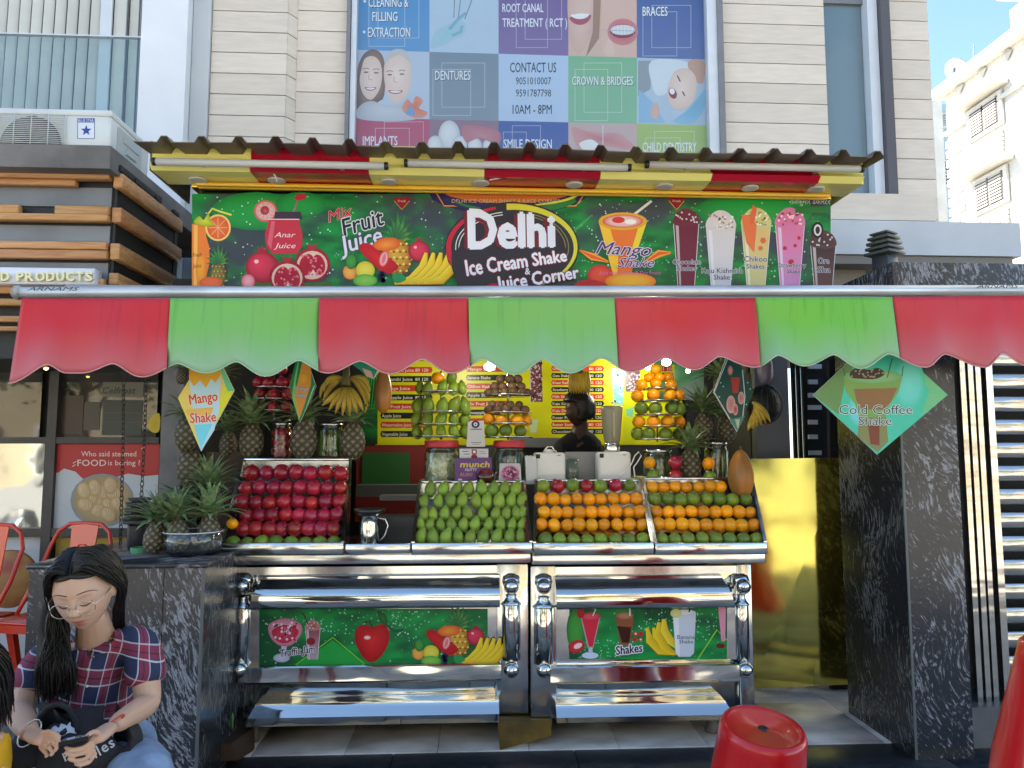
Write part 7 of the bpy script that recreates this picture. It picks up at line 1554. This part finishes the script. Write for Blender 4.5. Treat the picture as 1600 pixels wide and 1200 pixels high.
for v in bodym.vertices:
    l = HI @ v.co/.93; c = SK
    x, y, z = l.x/.073, l.y, l.z/.112
    if y < -.02 and abs(x) < 1.1 and -1.1 < z < 1.1:
        lip = max(g2(x,0,.27)*g2(z,-.46,.05), g2(x,0,.23)*g2(z,-.58,.06)); c = mixc(c, (.36,.10,.085), min(1, max(0, lip*1.7-.35)))
        c = mixc(c, (.10,.05,.035), .8*g2(x,0,.25)*g2(z,-.52,.012)); 
        for sx_ in (-1, 1): c = mixc(c, (.33,.17,.115), .5*g2(x,.38*sx_,.2)*g2(z,.03,.12)); c = mixc(c, (.55,.28,.21), .3*g2(x,.5*sx_,.2)*g2(z,-.2,.16)); c = mixc(c, (.16,.07,.05), .8*g2(x,.13*sx_,.05)*g2(z,-.30,.025))
    cols += [*c, 1.0]
at.data.foreach_set('color', cols)
part('body', bodym, M_SKIN, wo)
hp = lambda x, y, z: HM @ (Vector((x, y, z))*.93)
def face_y(x, z):   # front surface of the face in head coordinates
    b = BVHTree.FromPolygons([Vector(v) for v in head.v], head.f); o_ = hp(x, -.2, z); d = (hp(x, 0, z)-o_).normalized(); h = b.ray_cast(o_, d); return h[0] if h[0] else hp(x, -.09, z)
HB_ = BVHTree.FromPolygons([Vector(v) for v in head.v], head.f)
def fsurf(x, z, off=.001):
    o_ = hp(x, -.25, z); d = (hp(x, 0, z)-o_).normalized(); h = HB_.ray_cast(o_, d); return (h[0]-d*off) if h[0] else hp(x, -.09, z)
for s_ in (-1, 1):
    part('eyebrow', MB().tube([fsurf(s_*x, z) for x, z in ((.012,.031),(.022,.033),(.036,.033),(.048,.028),(.055,.021))], [.0016,.0024,.0024,.0018,.0008], 6, flat=.5), M_HAIR, wo)
    part('eyelash', MB().tube([fsurf(s_*x, z, .0015) for x, z in ((.015,.002),(.021,-.003),(.029,-.005),(.037,-.003),(.043,.002))], [.0006,.0013,.0015,.0014,.0008], 5), M_HAIR, wo)
# spectacles
gl = MB()
M_GOLDW = mat('thin_gold_wire', (.65,.55,.42), .25, metal=.9)
for s_ in (-1, 1):
    c = (s_*.032, -.103, -.004); gl.tube([hp(c[0]+.024*math.cos(k*.2618), c[1]+.004*abs(math.cos(k*.2618)), c[2]+.021*math.sin(k*.2618)) for k in range(25)], .0011, 5, caps=False)
    gl.tube([hp(s_*.056,-.099,.003), hp(s_*.072,-.06,.004), hp(s_*.076,.0,.0)], .0012, 5)
gl.tube([hp(-.008,-.106,-.002), hp(0,-.108,.003), hp(.008,-.106,-.002)], .0012, 5)
go = part('glasses', gl, M_GOLDW, wo)
# hair: a cap on the skull and long strands
def cap(p, q_): return q_
hair = MB(); hcap = MB()
def capf(p, q_):
    x, y, z = p.x, p.y, p.z; v = Vector((x*.081, y*.101, z*.120))
    if y < 0:  # open the face below the hairline
        lim = .45+.16*(1-abs(x)); k = min(1, max(0, (lim+.05-z)/.10)); k = k*k*(3-2*k)*min(1, max(0, -y*8))
        v = v.lerp(Vector((x*.064, y*.07+.01, z*.10)), k)
    if z < -.30: v = v*.62
    elif z < -.1 and y < .25: v = Vector((x*.064, y*.07+.01, z*.10))
    return v
hcap.sphere((0,0,0), 1.0, 140, 100, 0, capf); hcap.v = [tuple(hp(*v)) for v in hcap.v]
part('hair_cap', hcap, M_HAIR, wo)
rh = random.Random(17)
def cr(pts, n):
    o = []; m = len(pts)
    for i in range(m-1):
        p0, p1, p2, p3 = pts[max(0,i-1)], pts[i], pts[i+1], pts[min(m-1,i+2)]
        for k in range(n):
            t = k/n; o.append(.5*((2*p1)+(p2-p0)*t+(2*p0-5*p1+4*p2-p3)*t*t+(3*p1-p0-3*p2+p3)*t**3))
    o.append(pts[-1]); return o
def jit(v, s): return v+Vector((rh.gauss(0,s), rh.gauss(0,s), rh.gauss(0,s)))
for k in range(900):
    left = k % 5 < 3; u = rh.random(); py_ = -.072+.15*u
    top = hp(.004*(-1 if left else 1), py_, .118*math.sqrt(max(.05,1-(py_/.101)**2))+.004)
    sg_ = -1 if left else 1
    a1 = hp(sg_*(.038+.01*rh.random()), py_*1.0-.006*(1-u), .104-.012*u+.0*rh.random()); a2 = hp(sg_*(.072+.008*rh.random()), py_*.8+.012, .050); a3 = hp(sg_*(.086+.01*rh.random()), .005+.045*u, -.02)
    if left:
        e = rh.random(); j1 = P(72+34*rh.random(), 985, 2.10-.05*rh.random()+.05*u); j2 = P(58+58*e, 1040, 2.10-.04*rh.random()); ln = rh.uniform(1055,1100); j3 = P(60+56*e+rh.gauss(0,4), ln, 2.08+.02*rh.random())
        pts = [top, a1, a2, a3, j1, j2, j3]
    else:
        j1 = P(180+12*rh.random(), 950, 2.13+.06*u); j2 = P(178+16*rh.random(), 985, 2.22+.05*u); j3 = P(175+22*rh.random(), 1015, 2.33+.04*rh.random())
        pts = [top, a1, a2, a3, j1, j2, j3]
    c = cr([pts[0]]+[jit(p_, .003) for p_ in pts[1:]], 4); n = len(c); hair.tube(c, [.0026*(1-.75*(i/(n-1))**2) for i in range(n)], 3)
part('long_hair', hair, M_HAIR, wo)
b = MB(); bl = skin_mesh([[(hp(-.075,.02,.0),.03),(P(84,975,2.13),.038),(P(84,1020,2.13),(.045,.03)),(P(88,1062,2.12),(.045,.025)),(P(90,1088,2.10),(.028,.015))]], 2); part('hair_mass', bl, M_HAIR, wo)
for s_ in (.3, -.2): pass
# shirt
up = lambda a_, b_, t: a_*(1-t)+b_*t
sh = skin_mesh([[(pel,(.150,.115)),(sp1,(.132,.102)),(ch1,(.140,.102)),(q(146,1018,2.24),(.10,.075))],
    [(ch1,(.140,.102)),((ch1+sL)/2+Vector((0,0,.022)),(.082,.072)),(sL,.056),(up(sL,eL,.45),.055),(up(sL,eL,.72),.058)],
    [(ch1,(.140,.102)),((ch1+sR)/2+Vector((0,0,.022)),(.082,.072)),(sR,.056),(up(sR,eR,.45),.054),(up(sR,eR,.74),.058)]], 3)
# open the neck: pull down shirt vertices in a V around the throat
V0 = q(138,1024,2.14); nv = []
for v in sh.v:
    v = Vector(v); nv.append(v)
keep = []
for f in sh.f:
    c = sum((nv[i] for i in f), Vector())/len(f)
    px_ = (c-CAM); 
    depth = px_.dot(FW); sx_ = 800+FPX*px_.dot(RT)/depth; sy_ = 600-FPX*px_.dot(UP)/depth
    inV = (sy_ < 1024) and abs(sx_-(138+(1024-sy_)*.10)) < (1026-sy_)*.55+1 and c.y < 2.24
    ring = sy_ < 1004 and abs(sx_-150) < 26
    keep.append(not (inV or ring))
sh.f = [f for f, k in zip(sh.f, keep) if k]; sh.m = sh.m[:len(sh.f)]; sh.s = sh.s[:len(sh.f)]
M_PLD = plaid(); so_ = part('shirt', sh, M_PLD, wo, recalc=True); mdf = so_.modifiers.new('thick', 'SOLIDIFY'); mdf.thickness = .003
SB = BVHTree.FromPolygons([Vector(v) for v in sh.v], sh.f)
def onmesh(T, px_, py_, off, fb=2.1):
    d = ray(px_, py_).normalized(); h = T.ray_cast(CAM, d); return (h[0]-d*off) if h[0] else P(px_, py_, fb)
for lst in ([(152,992),(160,1003),(152,1014),(138,1027)],[(178,985),(181,1000),(166,1014),(140,1030)]):
    b = MB(); o1 = [onmesh(SB, x, y, .006, 2.16) for x, y in lst]; 
    dirn = (-7, 3) if lst[0][0] < 160 else (8, 5); o2 = [onmesh(SB, x+dirn[0]*(1.2 if i < 3 else .3), y+dirn[1]*(1 if i < 3 else .4)-3, .008, 2.16) for i, (x, y) in enumerate(lst)]
    if lst[0][0] > 160: b.add(o1+o2, [(i, i+1, 5+i, 4+i) for i in range(3)]); c_ = part('collar', b, M_PLD, wo); mm_ = c_.modifiers.new('t', 'SOLIDIFY'); mm_.thickness = .004
b = MB()
for (x, y) in ((137,1046),(136,1072)): b.sphere(tuple(onmesh(SB,x,y,.002)), (.004,.003,.004), 10, 8)
part('shirt_buttons', b, M_OFFW, wo)
# jeans
jn = skin_mesh([[(pel+Vector((0,0,-.02)),(.150,.115)),(q(190,1200,2.22),.108),(q(222,1215,1.95),.088),(q(228,1330,1.85),.066),(q(228,1500,1.9),.055)],[(pel+Vector((0,0,-.02)),(.150,.115)),(q(105,1210,2.22),.10),(q(70,1240,1.9),.085),(q(70,1360,1.82),.066),(q(72,1500,1.88),.055)],[(pel+Vector((0,0,-.02)),(.15,.115)),(q(212,1140,2.25),.06)]], 2)
part('jeans', jn, mat('light_blue_denim', (.20,.29,.42), .85, var=.3, vscale=18, bump=.003, bscale=14), wo)
part('bangle', MB().tube([wL+Vector((.026*math.cos(k*.4488),.012*math.sin(k*.4488),.026*math.sin(k*.4488)+.012*math.cos(k*.4488))) for k in range(15)], .0022, 6, caps=False), mat('silver_bangle', (.7,.66,.6), .2, metal=1), wo)
for k in range(3):
    c_ = up(eR, wR, .93+.025*k); part('thread_bracelet', MB().tube([c_+Vector((.014*math.cos(j*.4488)+.008*math.sin(j*.4488),.018*math.sin(j*.4488),.022*math.cos(j*.4488))) for j in range(15)], .0022, 6, caps=False), mat('red_orange_thread', (.50,.07,.03), .7), wo)
rg_ = q(76,1160,1.86)
part('finger_ring', MB().tube([q(79,1160,1.855)+Vector((.004*math.sin(k*.5),.009*math.cos(k*.5),.009*math.sin(k*.5))) for k in range(14)], .0012, 5, caps=False), M_GOLDW, wo)
part('fingernails', MB().sphere(tuple(q(130,1153,1.842)), (.004,.003,.005), 8, 6), mat('nail', (.6,.36,.3), .3), wo)
# phone
ph = thing('mobile_phone', 'dark mobile phone with lit screen edge held in both hands', 'phone', q(115,1162,1.85))
pA, pB_, pC, pD = q(92,1166,1.835), q(138,1156,1.835), q(144,1151,1.90), q(100,1160,1.90)
b = MB(); up_ = Vector((0,-.002,.009)); b.hexa([pA,pB_,pC,pD,pA+up_,pB_+up_,pC+up_,pD+up_]); part('body', b, M_BLK, ph)
b = MB(); k_ = up_*1.06; c0 = (pA+pB_+pC+pD)/4; b.add([c0+(p_-c0)*.9+k_ for p_ in (pA,pB_,pC,pD)], [(0,1,2,3)]); part('screen', b, mat('phone_screen', (.45,.50,.52), .1), ph)
# backpack on her lap
bag = thing('backpack', 'black backpack with white cartoonless print on the woman lap', 'backpack', q(130,1200,2.0))
bag['label'] = 'black backpack with white printed letters lying on the lap of the seated woman'
bgm = skin_mesh([[(q(80,1185,2.02),(.085,.07)),(q(130,1165,2.03),(.105,.08)),(q(190,1160,2.04),(.085,.07)),(q(222,1150,2.08),(.045,.05))],[(q(130,1165,2.03),(.105,.08)),(q(120,1118,2.08),(.075,.05))],[(q(80,1185,2.02),(.085,.07)),(q(30,1195,2.0),(.07,.06)),(q(-10,1200,2.0),(.06,.05))],[(q(130,1165,2.03),(.105,.08)),(q(130,1220,1.97),(.12,.09))]], 3)
M_BAG = mat('black_canvas', (.013,.014,.017), .8, var=.3, vscale=12, bump=.006, bscale=16); part('bag_body', bgm, M_BAG, bag)
BB = BVHTree.FromPolygons([Vector(v) for v in bgm.v], bgm.f)
hd = MB(); hd.tube([onmesh(BB,x,y,.002,2.0) for x,y in ((66,1140),(64,1118),(76,1104),(94,1100),(108,1108),(118,1126),(122,1144))], .007, 8); part('opening_rim', hd, M_BAG, bag)
op = Art(lambda x, y: onmesh(BB, x, y, .0015, 2.0), n=(0,0,0)); op.blob([(70,1138),(68,1118),(80,1107),(94,1105),(106,1113),(114,1130),(100,1134),(84,1130)], (.004,.004,.005)); part('opening', op, M_PRINT, bag, recalc=False)
pr = Art(lambda x, y: onmesh(BB, x, y, .003, 2.0), n=(0,-.6,.5), step=.0003)
WH = S(200,206,212)
pr.blob([(80,1139),(86,1134),(92,1137),(97,1127),(103,1130),(110,1128),(111,1135),(118,1139),(119,1146),(108,1145),(98,1150),(88,1149),(92,1143),(84,1144)], WH)
pr.text('Happy',102,1190,60,13,WH,.02,.1,rot=30); pr.text('smiles',122,1203,70,16,WH,.03,.1,rot=33,sp=1.15)
part('print', pr, M_PRINT, bag, recalc=False)
st2 = thing('seat_stool', 'plain red stool under the seated woman, below the photo edge', 'stool', (pel.x, 2.3, 0))
zt3 = max(.2, pel.z-.13); part('seat', MB().lathe([(0,zt3-.02),(.15,zt3-.02),(.155,zt3-.01),(.15,zt3),(0,zt3)], (0,0,0), 28), M_RPL, st2, world=False); 
for k in range(4): a_ = k*1.571+.78; part('leg', MB().tube([(.1*math.cos(a_),.1*math.sin(a_),zt3-.02),(.15*math.cos(a_),.15*math.sin(a_),0)], .014, 8), M_RPL, st2, world=False)

# ---- person cut off by the left edge
p2 = thing('person', 'dark haired person in a yellow top cut off by the left edge of the photo', 'person', P(-60,1200,1.75)); p2.location.z = 0
hc2 = P(-72, 1074, 1.72); H2 = Matrix.Translation(hc2) @ Matrix.Rotation(R(20),4,'Z') @ Matrix.Rotation(R(20),4,'X')
hb2 = head_mb(H2, 1.0); n2_ = P(-60,1122,1.8); c2_ = P(-75,1195,1.82)
bd2 = fuse([hb2, skin_mesh([[(c2_+Vector((0,0,-.25)),(.12,.09)),(c2_,(.13,.085)),(n2_,(.05,.05)),(H2 @ Vector((0,.02,-.06)),.045)],[(c2_,(.13,.085)),(P(-14,1175,1.85),.045),(P(-14,1270,1.8),.04),(P(-40,1300,1.6),.03)],[(c2_,(.13,.085)),(P(-110,1165,1.85),.05),(P(-120,1260,1.8),.04),(P(-90,1300,1.6),.03)]])], .006)
at = bd2.color_attributes.new('Col','FLOAT_COLOR','POINT'); at.data.foreach_set('color', [c for _ in bd2.vertices for c in (*SK,1.0)]); part('body', bd2, M_SKIN, p2)
part('shirt', skin_mesh([[(c2_+Vector((0,0,-.25)),(.13,.10)),(c2_+Vector((0,0,-.02)),(.14,.095)),(n2_+Vector((0,0,-.05)),(.075,.06))],[(c2_+Vector((0,0,-.02)),(.14,.095)),(P(-16,1175,1.85),.058),(P(-14,1240,1.82),.056)]],2), mat('yellow_cotton', (.62,.33,.01), .85, bump=.004, bscale=16), p2)
hb = MB(); hb.sphere((0,0,0), 1.0, 40, 30, 0, lambda p, q_: Vector((p.x*.090, (p.y*.105+.012) if p.y > -.1 else p.y*.06, p.z*.125+.006)) if not (p.z < -.55) else Vector((p.x*.075, p.y*.07+.03, p.z*.115))); hb.v = [tuple(H2 @ Vector(v)) for v in hb.v]; part('hair', hb, M_HAIR, p2)
hs = MB()
for k in range(330):
    a_ = rh.uniform(-2.6,2.6)+math.pi/2; p0 = H2 @ Vector((.02*math.cos(a_), .02*math.sin(a_), .128)); p1 = H2 @ Vector((.092*math.cos(a_), .105*math.sin(a_)+.01, .03)); p3 = H2 @ Vector((.088*math.cos(a_), .09*math.sin(a_)+.03, -.105+rh.uniform(-.015,.015)))
    hs.tube(cr([p0, jit(p1,.004), jit(p3,.008)],4), [.0026]*6+[.002,.0016,.001], 4)
part('long_hair', hs, M_HAIR, p2)
# ---- the man at the back of the stall
p3_ = thing('person', 'man in a black shirt seen from the side at the back of the stall', 'person', P(903,760,5.1)); p3_.location.z = .1
hc3 = P(904, 640, 5.1); H3 = Matrix.Translation(hc3) @ Matrix.Rotation(R(-72),4,'Z') @ Matrix.Rotation(R(12),4,'X'); hb3 = head_mb(H3, 1.02)
nk, cb = P(906,668,5.14), P(903,715,5.15)
bd3 = fuse([hb3, skin_mesh([[(cb+Vector((0,0,-.45)),(.14,.10)),(cb,(.16,.11)),(nk,(.055,.055)),(H3 @ Vector((0,.02,-.06)),.05)],[(cb,(.16,.11)),(P(876,700,5.1),.055),(P(868,745,4.95),.045),(P(880,760,4.75),.03)],[(cb,(.16,.11)),(P(932,700,5.15),.055),(P(938,750,5.05),.045),(P(925,770,4.85),.03)]])], .008)
at = bd3.color_attributes.new('Col','FLOAT_COLOR','POINT'); at.data.foreach_set('color', [c for _ in bd3.vertices for c in (.055,.028,.018,1.0)]); part('body', bd3, M_SKIN, p3_)
part('shirt', skin_mesh([[(cb+Vector((0,0,-.45)),(.16,.12)),(cb,(.185,.13)),(nk+Vector((0,0,-.01)),(.075,.07))],[(cb,(.185,.13)),(P(876,700,5.1),.07),(P(868,745,4.95),.06)],[(cb,(.185,.13)),(P(932,700,5.15),.07),(P(938,750,5.05),.06)]],2), mat('black_shirt_cotton', (.010,.010,.012), .9), p3_)
part('trousers', MB().tube([cb+Vector((0,0,-.4)),cb+Vector((0,0,-1.3))], [.15,.09], 12), M_DARK, p3_)
hb = MB(); hb.sphere((0,0,0), 1.0, 40, 30, 0, lambda p, q_: Vector((p.x*.096, (p.y*.120+.006), p.z*.138+.006))*(1+.05*math.sin(14*p.x+3)*math.sin(13*p.z)*math.cos(11*p.y)) if (p.y > -.55 or p.z > .45) and p.z > -.62 else Vector((p.x*.06, p.y*.05+.02, p.z*.10))); hb.v = [tuple(H3 @ Vector(v)*1.0) for v in hb.v]; part('hair', hb, M_HAIR, p3_)
